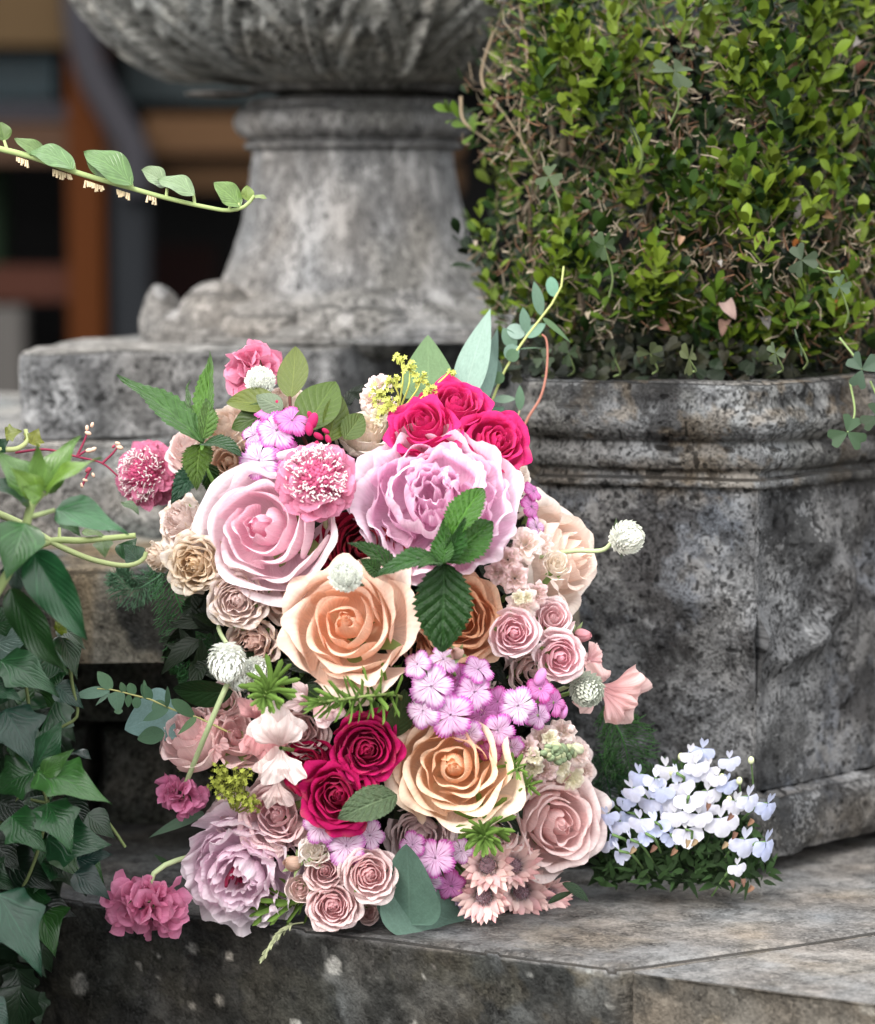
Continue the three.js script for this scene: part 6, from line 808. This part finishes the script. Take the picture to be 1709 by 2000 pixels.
{
  const t = sprig('ivy_plant', 'glossy dark ivy growing over the steps at the lower left', 'ivy', 'ivy vines', [
    [-20, 1225, 58, 1205, 66, [0.1, 0.5, 0.85], 0.02, 0.02, '#2d5a30', { prof: 'ivy' }], [-15, 1260, 72, 1238, 80, [0.2, 0.35, 0.9], 0.0, 0.0, '#8faea0', { bend: 0.3 }], [0, 1290, 116, 1362, 104, [0.25, 0.5, 0.82], 0.02, 0.03, '#3f7a4a', { prof: 'ivy', bend: 0.7 }], [-40, 1340, 46, 1370, 70, [0.2, 0.6, 0.75], 0.03, 0.04, '#3a6f4a'], [20, 1300, 98, 1330, 70, [0.1, 0.2, 0.95], 0.0, 0.0, '#1f4423'], [10, 1385, 62, 1498, 124, [0.3, 0.5, 0.8], 0.03, 0.035, '#2d5a48', { prof: 'ivy', bend: 0.6 }], [64, 1508, 122, 1406, 84, [0.25, 0.2, 0.95], 0.02, 0.02, '#3f7a4e', { prof: 'ivyo', bend: 0.4 }], [66, 1508, -25, 1550, 104, [-0.1, 0.45, 0.88], 0.03, 0.03, '#356b36', { prof: 'ivy' }], [72, 1508, 218, 1572, 112, [0.1, 0.65, 0.75], 0.035, 0.05, '#4f8c40', { prof: 'ivy', bend: 0.6 }], [84, 1512, 146, 1462, 40, [0.5, 0.5, 0.6], 0.04, 0.04, '#5d9646', {}], [92, 1568, 140, 1668, 96, [0.2, 0.5, 0.85], 0.035, 0.045, '#3c7a44', { prof: 'ivy', bend: 0.8 }], [22, 1594, 92, 1668, 92, [-0.1, 0.5, 0.85], 0.04, 0.05, '#34703a', { prof: 'ivy', bend: 0.7 }], [92, 1640, 220, 1652, 122, [0.15, 0.45, 0.87], 0.015, 0.02, '#2c5e3a', { prof: 'ivy', bend: 0.4 }], [145, 1705, 216, 1758, 66, [0.2, 0.5, 0.8], 0.0, 0.0, '#1c4036', { prof: 'ivyo' }], [-5, 1745, 82, 1908, 128, [0.2, 0.5, 0.85], 0.05, 0.06, '#2f6a4c', { prof: 'ivy', bend: 0.5 }], [-40, 1700, 30, 1740, 90, [0.1, 0.4, 0.9], 0.01, 0.02, '#24502c', { prof: 'ivy' }], [-30, 1965, 18, 2010, 70, [0.1, 0.5, 0.85], 0.06, 0.06, '#2c5f4a', {}], [-20, 1640, 40, 1700, 80, [0, 0.3, 0.9], 0.0, 0.0, '#16341c', {}],
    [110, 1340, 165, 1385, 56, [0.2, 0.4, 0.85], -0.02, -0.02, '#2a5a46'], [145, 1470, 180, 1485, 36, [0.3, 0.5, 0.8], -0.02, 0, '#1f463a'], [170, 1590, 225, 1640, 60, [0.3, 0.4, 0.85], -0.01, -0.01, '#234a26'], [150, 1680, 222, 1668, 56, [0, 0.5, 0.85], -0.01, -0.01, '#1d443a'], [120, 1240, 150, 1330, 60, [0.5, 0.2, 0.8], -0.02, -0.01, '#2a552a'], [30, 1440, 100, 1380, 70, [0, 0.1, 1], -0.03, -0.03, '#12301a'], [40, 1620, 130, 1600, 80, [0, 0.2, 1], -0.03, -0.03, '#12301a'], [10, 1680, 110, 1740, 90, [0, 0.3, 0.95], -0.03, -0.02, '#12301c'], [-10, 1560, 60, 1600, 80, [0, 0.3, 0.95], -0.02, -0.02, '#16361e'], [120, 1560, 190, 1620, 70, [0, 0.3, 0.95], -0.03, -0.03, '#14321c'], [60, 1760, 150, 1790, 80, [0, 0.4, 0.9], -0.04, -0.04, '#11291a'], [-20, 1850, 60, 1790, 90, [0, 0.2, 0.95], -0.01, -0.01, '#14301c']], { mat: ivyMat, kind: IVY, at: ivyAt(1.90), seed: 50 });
  const q = (x, y, n = 0) => P(x, y, 1.92 - n);
  for (const pts of [[[-30, 1240], [40, 1310], [60, 1420], [66, 1510]], [[66, 1510], [90, 1560], [80, 1640], [40, 1740], [-20, 1800]], [[130, 1240], [140, 1330], [150, 1400], [120, 1420]], [[66, 1510], [20, 1580], [-30, 1640]], [[102, 1548], [92, 1566], [60, 1562]], [[190, 1580], [225, 1625], [245, 1655]]]) stemTo(t, pts.map((p) => q(...p)), 0.0013, 0.001, lin('#5f6a44'));
}
{ // further ivy leaves between the large ones
  const rnd = rng(505), l = []; for (let i = 0; i < 20; i++) { const y = 1250 + i * 26 + rnd() * 30, x = -20 + rnd() * 150, w = 70 + rnd() * 45, a = (rnd() - 0.35) * 1.6; l.push([x, y, x + Math.sin(a) * w * 1.1, y + Math.cos(a) * w * 1.1, w, [rnd() * 0.7 - 0.2, 0.25 + rnd() * 0.4, 0.85], -0.015, -0.005 + rnd() * 0.02, ['#2f6a3c', '#3a7440', '#275a34', '#447a3a'][i % 4], { prof: i % 3 ? 'ivy' : 'ivyo', bend: 0.3 + rnd() * 0.6 }]); }
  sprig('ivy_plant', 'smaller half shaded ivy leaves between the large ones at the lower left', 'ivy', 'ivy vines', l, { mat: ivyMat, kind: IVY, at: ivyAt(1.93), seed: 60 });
}
{ // deep ivy behind, in its own shade
  const rnd = rng(91), g = leafGeo({ L: 1, Wd: 0.9, prof: 'ivy', nu: 6, nv: 12, fold: 0.2, bend: 0.5, wave: 0.03, c: [1, 1, 1] }), N = 110, m = new THREE.InstancedMesh(g, ivyMat, N), M = new THREE.Matrix4(), c = new THREE.Color();
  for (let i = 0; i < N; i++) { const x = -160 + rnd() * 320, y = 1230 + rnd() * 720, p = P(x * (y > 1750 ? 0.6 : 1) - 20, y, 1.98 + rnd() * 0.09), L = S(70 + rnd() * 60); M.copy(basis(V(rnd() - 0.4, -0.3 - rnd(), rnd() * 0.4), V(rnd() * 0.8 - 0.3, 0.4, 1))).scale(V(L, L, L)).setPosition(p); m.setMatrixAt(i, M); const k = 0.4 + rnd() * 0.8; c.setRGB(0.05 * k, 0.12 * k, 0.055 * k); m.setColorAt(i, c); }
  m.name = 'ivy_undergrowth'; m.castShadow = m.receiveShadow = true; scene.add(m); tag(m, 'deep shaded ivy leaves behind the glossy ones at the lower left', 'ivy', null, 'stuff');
}
// ---------------------------------------------------------------- box bush
{
  const root = V(0.14, 0.31, -0.28), t = thing('box_bush', 'clipped box bush with bright young leaves and bare twigs in the stone planter', 'bush', root), rnd = rng(404);
  const cols = ['#86a032', '#6f9030', '#527a2c', '#3d6128', '#93aa38', '#324e2b'].map(lin);
  const LG = [0, 1, 2].map((i) => leafGeo({ L: 1, Wd: 0.52, prof: 'obov', nu: 4, nv: 6, fold: 0.25, bend: -0.35 + 0.3 * i, notch: 0.06, c: [1, 1, 1] }));
  const boxMat = phys({ color: new THREE.Color(0.29, 0.30, 0.28), transmission: 0.18, roughness: 0.5, specularIntensity: 0.25 }); boxMat.name = 'box leaf';
  // one shoot: opposite pairs up a stalk, crowded at its tip; returns leaf matrices
  const shoot = (p, dir, L, pairs, put1) => { const fr = basis(dir, V(rnd() - 0.5, rnd(), 1)), X = V(0, 0, 0), Y = V(0, 0, 0), Z = V(0, 0, 0); fr.extractBasis(X, Y, Z); for (let k = 0; k < pairs; k++) { const f = k / Math.max(1, pairs - 1), q = p.clone().addScaledVector(dir, L * f), a0 = k * 1.5708 + rnd() * 0.4, tilt = lerp(1.15, 0.45, f), s = L * lerp(0.62, 0.5, f) * (0.8 + rnd() * 0.35); for (const h of [0, Math.PI]) { const out = X.clone().multiplyScalar(Math.cos(a0 + h)).addScaledVector(Z, Math.sin(a0 + h)), d = dir.clone().multiplyScalar(Math.cos(tilt)).addScaledVector(out, Math.sin(tilt)), nn = dir.clone().multiplyScalar(Math.sin(tilt)).addScaledVector(out, -Math.cos(tilt)); put1(q, d, nn, s); } } };
  const edge = (y) => 948 + 24 * Math.sin(y * 0.021) + 20 * Math.sin(y * 0.057 + 1) - 12 * Math.sin(y * 0.011) + (y > 560 ? (y - 560) * 0.35 : 0);
  const face = (x, y) => 2.12 - 0.045 * sstep(950, 1500, x) + 0.055 * fbm(x * 0.006, y * 0.006, 3, 3) + (x < 1050 ? (1050 - x) * 0.0007 : 0) + (y > 640 ? (y - 640) * 0.00035 : 0) + Math.max(0, x - 1500) * 0.00025;
  const inst = [[], [], []], shoots = [];
  for (let i = 0; i < 2300; i++) {
    const y = -60 + rnd() * 800, x = 880 + rnd() * 1000, e = edge(y); if (x < e) continue;
    const hole = fbm(x * 0.011 + 7, y * 0.011, 1, 3); const deep = rnd() < 0.5 ? rnd() * 0.03 : 0.03 + rnd() * 0.18; if (hole < 0.05 && deep < 0.06 && rnd() < 0.85) continue; if (y > 722 && deep < 0.02) continue;
    const p = P(x, y, face(x, y) + deep), dir = V((rnd() - 0.5) * 0.9 + (x < e + 60 ? -0.5 : 0.0), 0.7 + rnd() * 0.7, 0.25 + rnd() * 0.7).normalize(); shoots.push([p, dir, x, y, deep]);
  }
  shoots.sort((a, b) => a[4] - b[4]); let made = 0;
  shoots.forEach(([p, dir, x, y, deep], n) => {
    const big = x > 1150 && rnd() < 0.4 ? 1.25 : 1, L = S(52 + rnd() * 26, 2.1) * big, young = rnd() < (deep < 0.035 ? 0.72 : 0.25), col = young ? (rnd() < 0.5 ? cols[0] : rnd() < 0.5 ? cols[4] : cols[1]) : cols[2 + Math.floor(rnd() * 2) + (rnd() < 0.3 ? 2 : 0)], single = x > 1080 && x < 1700 && y > 0 && y < 700 && deep < 0.03 && made < 290 && n % 3 === 0;  // young tips brighter, older deeper leaves darker: shading contrast put into the leaf colour
    const mat1 = single ? boxMat.clone() : null; if (mat1) mat1.color.setRGB(...mul3(col, young ? 0.36 : 0.22));
    shoot(p, dir, L, single || deep < 0.05 ? 4 : 3, (q, d, nn, s) => { const M = basis(d, nn).scale(V(s, s, s)).setPosition(q), gi = Math.floor(rnd() * 3); if (single && made < 300) { made++; const m = part('leaf', LG[gi], mat1, t); M.clone().premultiply(new THREE.Matrix4().makeTranslation(-root.x, -root.y, -root.z)).decompose(m.position, m.quaternion, m.scale); } else inst[gi].push([M, mul3(col, (young ? 1.25 : 0.7) * (0.75 + rnd() * 0.5))]); });
  });
  inst.forEach((list, gi) => { const m = new THREE.InstancedMesh(LG[gi], boxMat, list.length), c = new THREE.Color(); list.forEach(([M, k], i) => { m.setMatrixAt(i, M.premultiply(new THREE.Matrix4().makeTranslation(-root.x, -root.y, -root.z))); m.setColorAt(i, c.setRGB(...k)); }); m.name = 'foliage'; m.castShadow = m.receiveShadow = true; m.userData.kind = 'stuff'; t.add(m); });
  // woody stems and bare grey twigs
  const bark = (k) => mul3(lin(k), 0.9), fine = [];
  for (let i = 0; i < 46; i++) { const x = 1010 + rnd() * 740, y = 40 + rnd() * 560, d = face(x, y) + 0.03 + rnd() * 0.05, a = P(x, y, d), b = P(x + (rnd() - 0.4) * 150, y + 140 + rnd() * 160, d + 0.05), m = a.clone().lerp(b, 0.5).add(V((rnd() - 0.5) * 0.02, 0, (rnd() - 0.5) * 0.02)); stemTo(t, [b, m, a], 0.0022 + rnd() * 0.0012, 0.001, bark(rnd() < 0.6 ? '#7d7060' : '#5f5244'), 'branch'); }
  for (const pts of [[[1015, 10], [1030, 120], [1015, 260], [1050, 330]], [[965, 60], [940, 150], [990, 230], [1030, 290]], [[1180, 20], [1165, 110], [1200, 210]], [[1530, 20], [1500, 90], [1490, 190], [1540, 300]], [[1490, 420], [1510, 330], [1530, 240]], [[900, 190], [905, 235], [960, 280]]]) stemTo(t, pts.map(([x, y]) => P(x, y, face(x, y) + 0.03)), 0.0013, 0.0006, bark('#7f705c'), 'branch');
  for (let i = 0; i < 3000; i++) { const y = 0 + rnd() * 730, x = edge(y) - 8 + rnd() * 850, p = P(x, y, face(x, y) + rnd() * 0.045), d = V((rnd() - 0.5), (rnd() - 0.3), (rnd() - 0.3)).normalize(), l = S(12 + rnd() * 34, 2.1); fine.push(flat(tube([p, p.clone().addScaledVector(d, l * 0.5).add(V((rnd() - 0.5) * l * 0.3, (rnd() - 0.5) * l * 0.3, 0)), p.clone().addScaledVector(d, l)].map((q) => q.sub(root)), 0.0007, 0.0004, 3, 2), mul3(lin(['#9a8a74', '#6f6050', '#b8aa94', '#7a5a44'][i % 4]), 0.65))); }
  part('twigs', bake(fine), stemMat, t).userData.kind = 'stuff';
  // dry curled leaves caught among the twigs
  for (const [x, y, w, c] of [[1350, 60, 26, '#a08c80'], [1375, 100, 22, '#b9a79a'], [1545, 120, 34, '#8c6a58'], [1690, 120, 34, '#7d5444'], [1500, 165, 30, '#8d5f4c'], [1560, 370, 30, '#b5aaa4'], [1575, 410, 44, '#a39a98'], [1610, 420, 26, '#b08a66'], [1560, 470, 20, '#a8642c'], [1415, 590, 44, '#c6aaa0'], [1420, 625, 36, '#9a7a6c'], [1285, 630, 36, '#a07a68'], [1580, 570, 26, '#8a7a74'], [1330, 460, 22, '#c9a183'], [1540, 320, 26, '#9b8c86'], [1680, 80, 30, '#a9a29c'], [1400, 510, 18, '#c9c2bc'], [1150, 610, 18, '#c8b8a0'], [1640, 590, 24, '#a86a3c'], [1490, 620, 34, '#8f8a86'], [1040, 530, 16, '#d8c6ae'], [930, 470, 14, '#d6c4b0']]) { const g = leafGeo({ L: 1, Wd: 0.6, prof: 'ovate', nu: 5, nv: 8, fold: 0.7, bend: 1.3, wave: 0.08, seed: x, c: mul3(lin(c), 0.45) }), a = P(x, y, face(x, y) + 0.004); leafAt(t, 'dry_leaf', plainMat, g, a, a.clone().add(camDir((x % 13) / 13 - 0.5, -(y % 11) / 11, 0.3).normalize().multiplyScalar(S(w, 2.1))), camDir((y % 7) / 7 - 0.5, 0.4, 0.8)); }
}
// shaded leaves of the ground cover along the rim
{
  const rnd = rng(31), g = leafGeo({ L: 1, Wd: 0.95, prof: 'heart3', nu: 4, nv: 6, fold: 0.2, bend: 0.3, notch: 0.12, c: [1, 1, 1] }), N = 520, m = new THREE.InstancedMesh(g, leafMat, N), M = new THREE.Matrix4(), c = new THREE.Color();
  for (let i = 0; i < N; i++) { const x = 985 + rnd() * 800, y = 640 + Math.pow(rnd(), 0.7) * 100, p = P(x, y, 2.105 - 0.02 * sstep(1000, 1500, x) + Math.max(0, x - 1500) * 0.0004 + rnd() * 0.06 + (740 - y) * 0.0002), L = S(20 + rnd() * 22, 2.1); M.copy(basis(V(rnd() - 0.5, rnd() - 0.5, rnd() * 0.3), V(rnd() - 0.5, 0.3 + rnd() * 0.5, 0.7))).scale(V(L, L, L)).setPosition(p); m.setMatrixAt(i, M); const k = 0.2 + rnd() * 0.6, w = rnd(); c.setRGB(lerp(0.05, 0.11, w) * k, 0.10 * k, lerp(0.045, 0.05, w) * k); m.setColorAt(i, c); }
  m.name = 'ground_cover'; m.castShadow = m.receiveShadow = true; scene.add(m); tag(m, 'shaded clover like ground cover along the inside of the planter rim', 'ground cover', null, 'stuff');
}
// clover-leaved oxalis in and over the rim
const oxG = leafGeo({ L: 1, Wd: 1.05, prof: 'heart3', nu: 8, nv: 10, fold: 0.22, bend: 0.25, notch: 0.16, c: [1, 1, 1] });
[[1318, 140, 70, '#5c6f4c', [0, 0.8, 0.5], 2.1, 'high in the bush, the largest', [1310, 240]], [1180, 480, 44, '#5f7a4e', [0, 0.3, 0.9], 2.1, 'low in the left half of the bush', [1190, 580]], [1072, 345, 46, '#61764c', [-0.2, 0.4, 0.8], 2.12, 'beside bare twigs in the left half of the bush', [1090, 440]], [1236, 250, 52, '#4f6444', [0.1, 0.8, 0.5], 2.1, 'in the dark gap of the bush', [1250, 330]], [1566, 508, 52, '#5a6e52', [0.1, 0.2, 0.95], 2.06, 'in front of dry leaves in the right half of the bush', [1640, 530]], [1345, 700, 52, '#86925c', [0, 0.1, 0.98], 2.07, 'pale, nearly touching the planter rim', [1350, 725]], [1270, 690, 44, '#74835a', [0, 0.4, 0.9], 2.09, 'along the rim, left of the pale one', [1275, 730]], [1560, 668, 44, '#5b7a4c', [0.1, 0.2, 0.95], 2.06, 'above the rim near the planter corner', [1570, 720]], [1515, 690, 36, '#7c8f6c', [-0.2, 0.1, 0.95], 2.06, 'with a notched pale leaflet above the rim', [1520, 728]], [1684, 722, 58, '#66826a', [-0.3, 0.2, 0.9], 2.05, 'spilling over the rim at the right edge', [1640, 660]], [1655, 845, 60, '#4f6f4a', [0, 0.2, 0.97], 2.04, 'hanging in front of the planter moulding', [1660, 745]], [1716, 815, 56, '#3c5634', [-0.3, 0.2, 0.9], 2.04, 'dark and cut by the right border of the view', [1700, 745]], [1110, 690, 40, '#5d7350', [0, 0.3, 0.9], 2.13, 'above the rim behind the reddish tendril', [1110, 735]], [1200, 700, 36, '#667a52', [0, 0.5, 0.8], 2.12, 'in the shade above the middle of the rim', [1200, 735]], [1062, 700, 36, '#55694a', [0, 0.3, 0.9], 2.14, 'above the rim beside the eucalyptus sprig', [1060, 735]], [1640, 560, 40, '#5f7a58', [-0.1, 0.3, 0.9], 2.06, 'right of the dry leaves in the bush', [1650, 640]]].forEach(([x, y, r, c, n, d, where, root], i) => {
  const t = thing('oxalis', 'three leaved oxalis ' + where, 'oxalis', P(root[0], root[1], d - 0.02), 'oxalis among the box bush'), p = P(x, y, d - 0.045), nn = camDir(...n), mat = leafMat2(c), rnd = rng(900 + i), X = V(1, 0, 0), Y = V(0, 0, 0), Z = V(0, 0, 0); basis(V(rnd() - 0.5, rnd() - 0.5, 0.2), nn).extractBasis(X, Y, Z);
  for (let k = 0; k < 3; k++) { const a = k * 2.094 + 0.3 + rnd() * 0.3, dir = Y.clone().multiplyScalar(Math.cos(a)).addScaledVector(X, Math.sin(a)).addScaledVector(Z, -0.15); leafAt(t, 'leaflet', mat, oxG, p, p.clone().addScaledVector(dir, S(r * 0.62, d)), Z); }
  stemTo(t, [p, p.clone().lerp(t.position, 0.5).add(V(0.004, -0.004, 0)), t.position.clone()], 0.0006, 0.0008, lin('#6f7f52'));
});
function leafMat2(c) { const m = phys({ transmission: 0.2, roughness: 0.6, specularIntensity: 0.4 }); m.color.setRGB(...mul3(lin(c), 0.34)); m.name = 'oxalis leaf'; return m; }
// ---------------------------------------------------------------- white lobelia at the planter's foot
{
  const t = thing('lobelia_plant', 'low lobelia with white blue flowers growing at the foot of the stone planter', 'lobelia', onY(1370, 1745, 0)), rnd = rng(66), WH = phys({ map: petalTex, transmission: 0.3, roughness: 0.8, specularIntensity: 0.2 }); WH.name = 'lobelia petal';
  const lower = leafGeo({ L: 1, Wd: 0.8, prof: 'obov', nu: 6, nv: 8, fold: 0.2, bend: 0.75, cup: 0.3, wave: 0.02, c: [0.86, 0.87, 0.95], c2: [1, 1, 1] }), upper = leafGeo({ L: 0.8, Wd: 0.26, prof: 'obov', nu: 3, nv: 6, fold: 0.3, bend: -0.5, c: [1, 1, 1] });
  const tints = ['#d6d7de', '#c8ccdc', '#b8c0d8', '#d8d8de'].map((c) => { const m = WH.clone(); m.color.setRGB(...lin(c)); return m; });
  const list = [[1408, 1598, 44], [1455, 1640, 44], [1496, 1645, 42], [1382, 1545, 40], [1312, 1560, 40], [1462, 1556, 38], [1500, 1570, 36], [1380, 1500, 34], [1360, 1492, 32], [1425, 1482, 28], [1372, 1462, 34], [1350, 1470, 30], [1300, 1498, 34], [1248, 1512, 34], [1235, 1540, 34], [1340, 1620, 46], [1365, 1590, 36], [1290, 1540, 34], [1268, 1562, 34], [1330, 1530, 34], [1250, 1600, 34], [1225, 1585, 34], [1208, 1605, 30], [1196, 1630, 30], [1180, 1645, 26], [1280, 1606, 36], [1210, 1662, 34], [1436, 1565, 34], [1318, 1588, 36], [1262, 1628, 30], [1420, 1528, 30], [1398, 1515, 28], [1345, 1555, 36], [1300, 1575, 34], [1232, 1640, 28], [1186, 1590, 28], [1180, 1566, 26], [1350, 1508, 30], [1280, 1520, 30], [1385, 1572, 32], [1440, 1690, 26], [1322, 1510, 28], [1310, 1630, 30], [1222, 1560, 28]];
  const dl = (x, y) => 2.012 - 0.02 * ((y - 1450) / 250) + (x < 1230 ? 0.012 : 0), hubs = [];
  list.forEach(([x, y, r], i) => {
    const f = new THREE.Group(); f.name = 'floret'; const c = P(x, y, dl(x, y) - (i % 3) * 0.006); f.position.copy(c).sub(t.position); t.add(f); const nx = (x - 1340) / 260 + (rnd() - 0.5) * 0.5, ny = 0.4 + (rnd() - 0.5) * 0.5, back = i > 12 && rnd() < 0.3 ? -0.3 : 0.75, n = camDir(nx, ny, back).normalize(); f.quaternion.setFromRotationMatrix(basis(camDir((rnd() - 0.5) * 0.5, 1, 0), n)); const R = S(r * 0.92, 2.0), mat = tints[x < 1300 ? (i % 2 ? 2 : 1) : i % 4];
    for (const a of [Math.PI, Math.PI - 1.08, Math.PI + 1.08]) { const m = part('petal', lower, mat, f); m.rotation.set(0, 0, a); m.rotateX(0.15); m.scale.setScalar(R * (0.92 + rnd() * 0.16)); m.position.z = a === Math.PI ? 0.0006 : 0; }
    for (const a of [0.28, -0.28]) { const m = part('upper_petal', upper, mat, f); m.rotation.set(0.2, 0, a); m.scale.setScalar(R); }
    const b = V(0, 0, -R * 0.5), end = P(x * 0.5 + 1340 * 0.5, y + 60, dl(x, y) + 0.03).sub(c).applyQuaternion(f.quaternion.clone().invert()); part('stalk', flat(tube([V(0, 0, 0), b, end], 0.0011, 0.0006, 5, 6), lin('#5f7a4a')), stemMat, f); hubs.push([x, y]);
  });
  const gl = [], sm = []; for (let i = 0; i < 1300; i++) { const x = 1165 + rnd() * 340, y = 1500 + rnd() * 225, w = 1 - Math.pow((x - 1320) / 200, 2); if (y < 1720 - 230 * w) continue; const p = P(x, y, dl(x, Math.min(y, 1700)) + 0.012 + rnd() * 0.04); if (p.y < 0.003) continue; const g = leafGeo({ L: S(26 + rnd() * 22, 2.05), Wd: S(7 + rnd() * 7, 2.05), prof: 'lance', nu: 2, nv: 4, bend: 0.5, c: mul3(lin('#3d5a30'), 0.15 + rnd() * 0.4) }); g.applyMatrix4(basis(V(rnd() - 0.5, rnd() - 0.2, rnd() * 0.6), V(rnd() - 0.5, 0.5, 1))); g.translate(p.x - t.position.x, p.y - t.position.y, p.z - t.position.z); gl.push(g); }
  part('leaves', bake(gl), plainMat, t).userData.kind = 'stuff';
  for (const [x, y] of [[1382, 1568], [1420, 1645], [1436, 1625], [1470, 1600], [1342, 1640], [1360, 1640], [1280, 1652], [1320, 1658], [1430, 1590], [1424, 1720], [1448, 1716], [1470, 1730], [1240, 1655]]) { const g = leafGeo({ L: 1, Wd: 0.55, prof: 'ovate', nu: 4, nv: 6, fold: 0.8, bend: 1.2, wave: 0.08, seed: x, c: mul3(lin(['#8c6a54', '#a08a6c', '#7a5a4c'][x % 3]), 0.6) }), a = P(x, y, dl(x, y) - 0.01); leafAt(t, 'withered_flower', plainMat, g, a, a.clone().add(camDir((x % 5) / 5 - 0.5, -0.6, 0.3).normalize().multiplyScalar(S(18, 2.03))), camDir(0.3, 0.4, 0.8)); }
  for (const [x, y] of [[1444, 1525], [1467, 1485], [1330, 1478], [1312, 1510], [1410, 1518], [1424, 1562]]) { const g = new THREE.SphereGeometry(S(6, 2.03), 8, 7); g.scale(1, 1.3, 1); flat(g, lin('#c3c9a0')); const m = part('bud', g, plainMat, t); m.position.copy(P(x, y, dl(x, y))).sub(t.position); stemTo(t, [P(x, y, dl(x, y)), P(x + 4, y + 50, dl(x, y) + 0.02)], 0.0005, 0.0006, lin('#5f7a4a')); }
}
renderer.render(scene, camera);
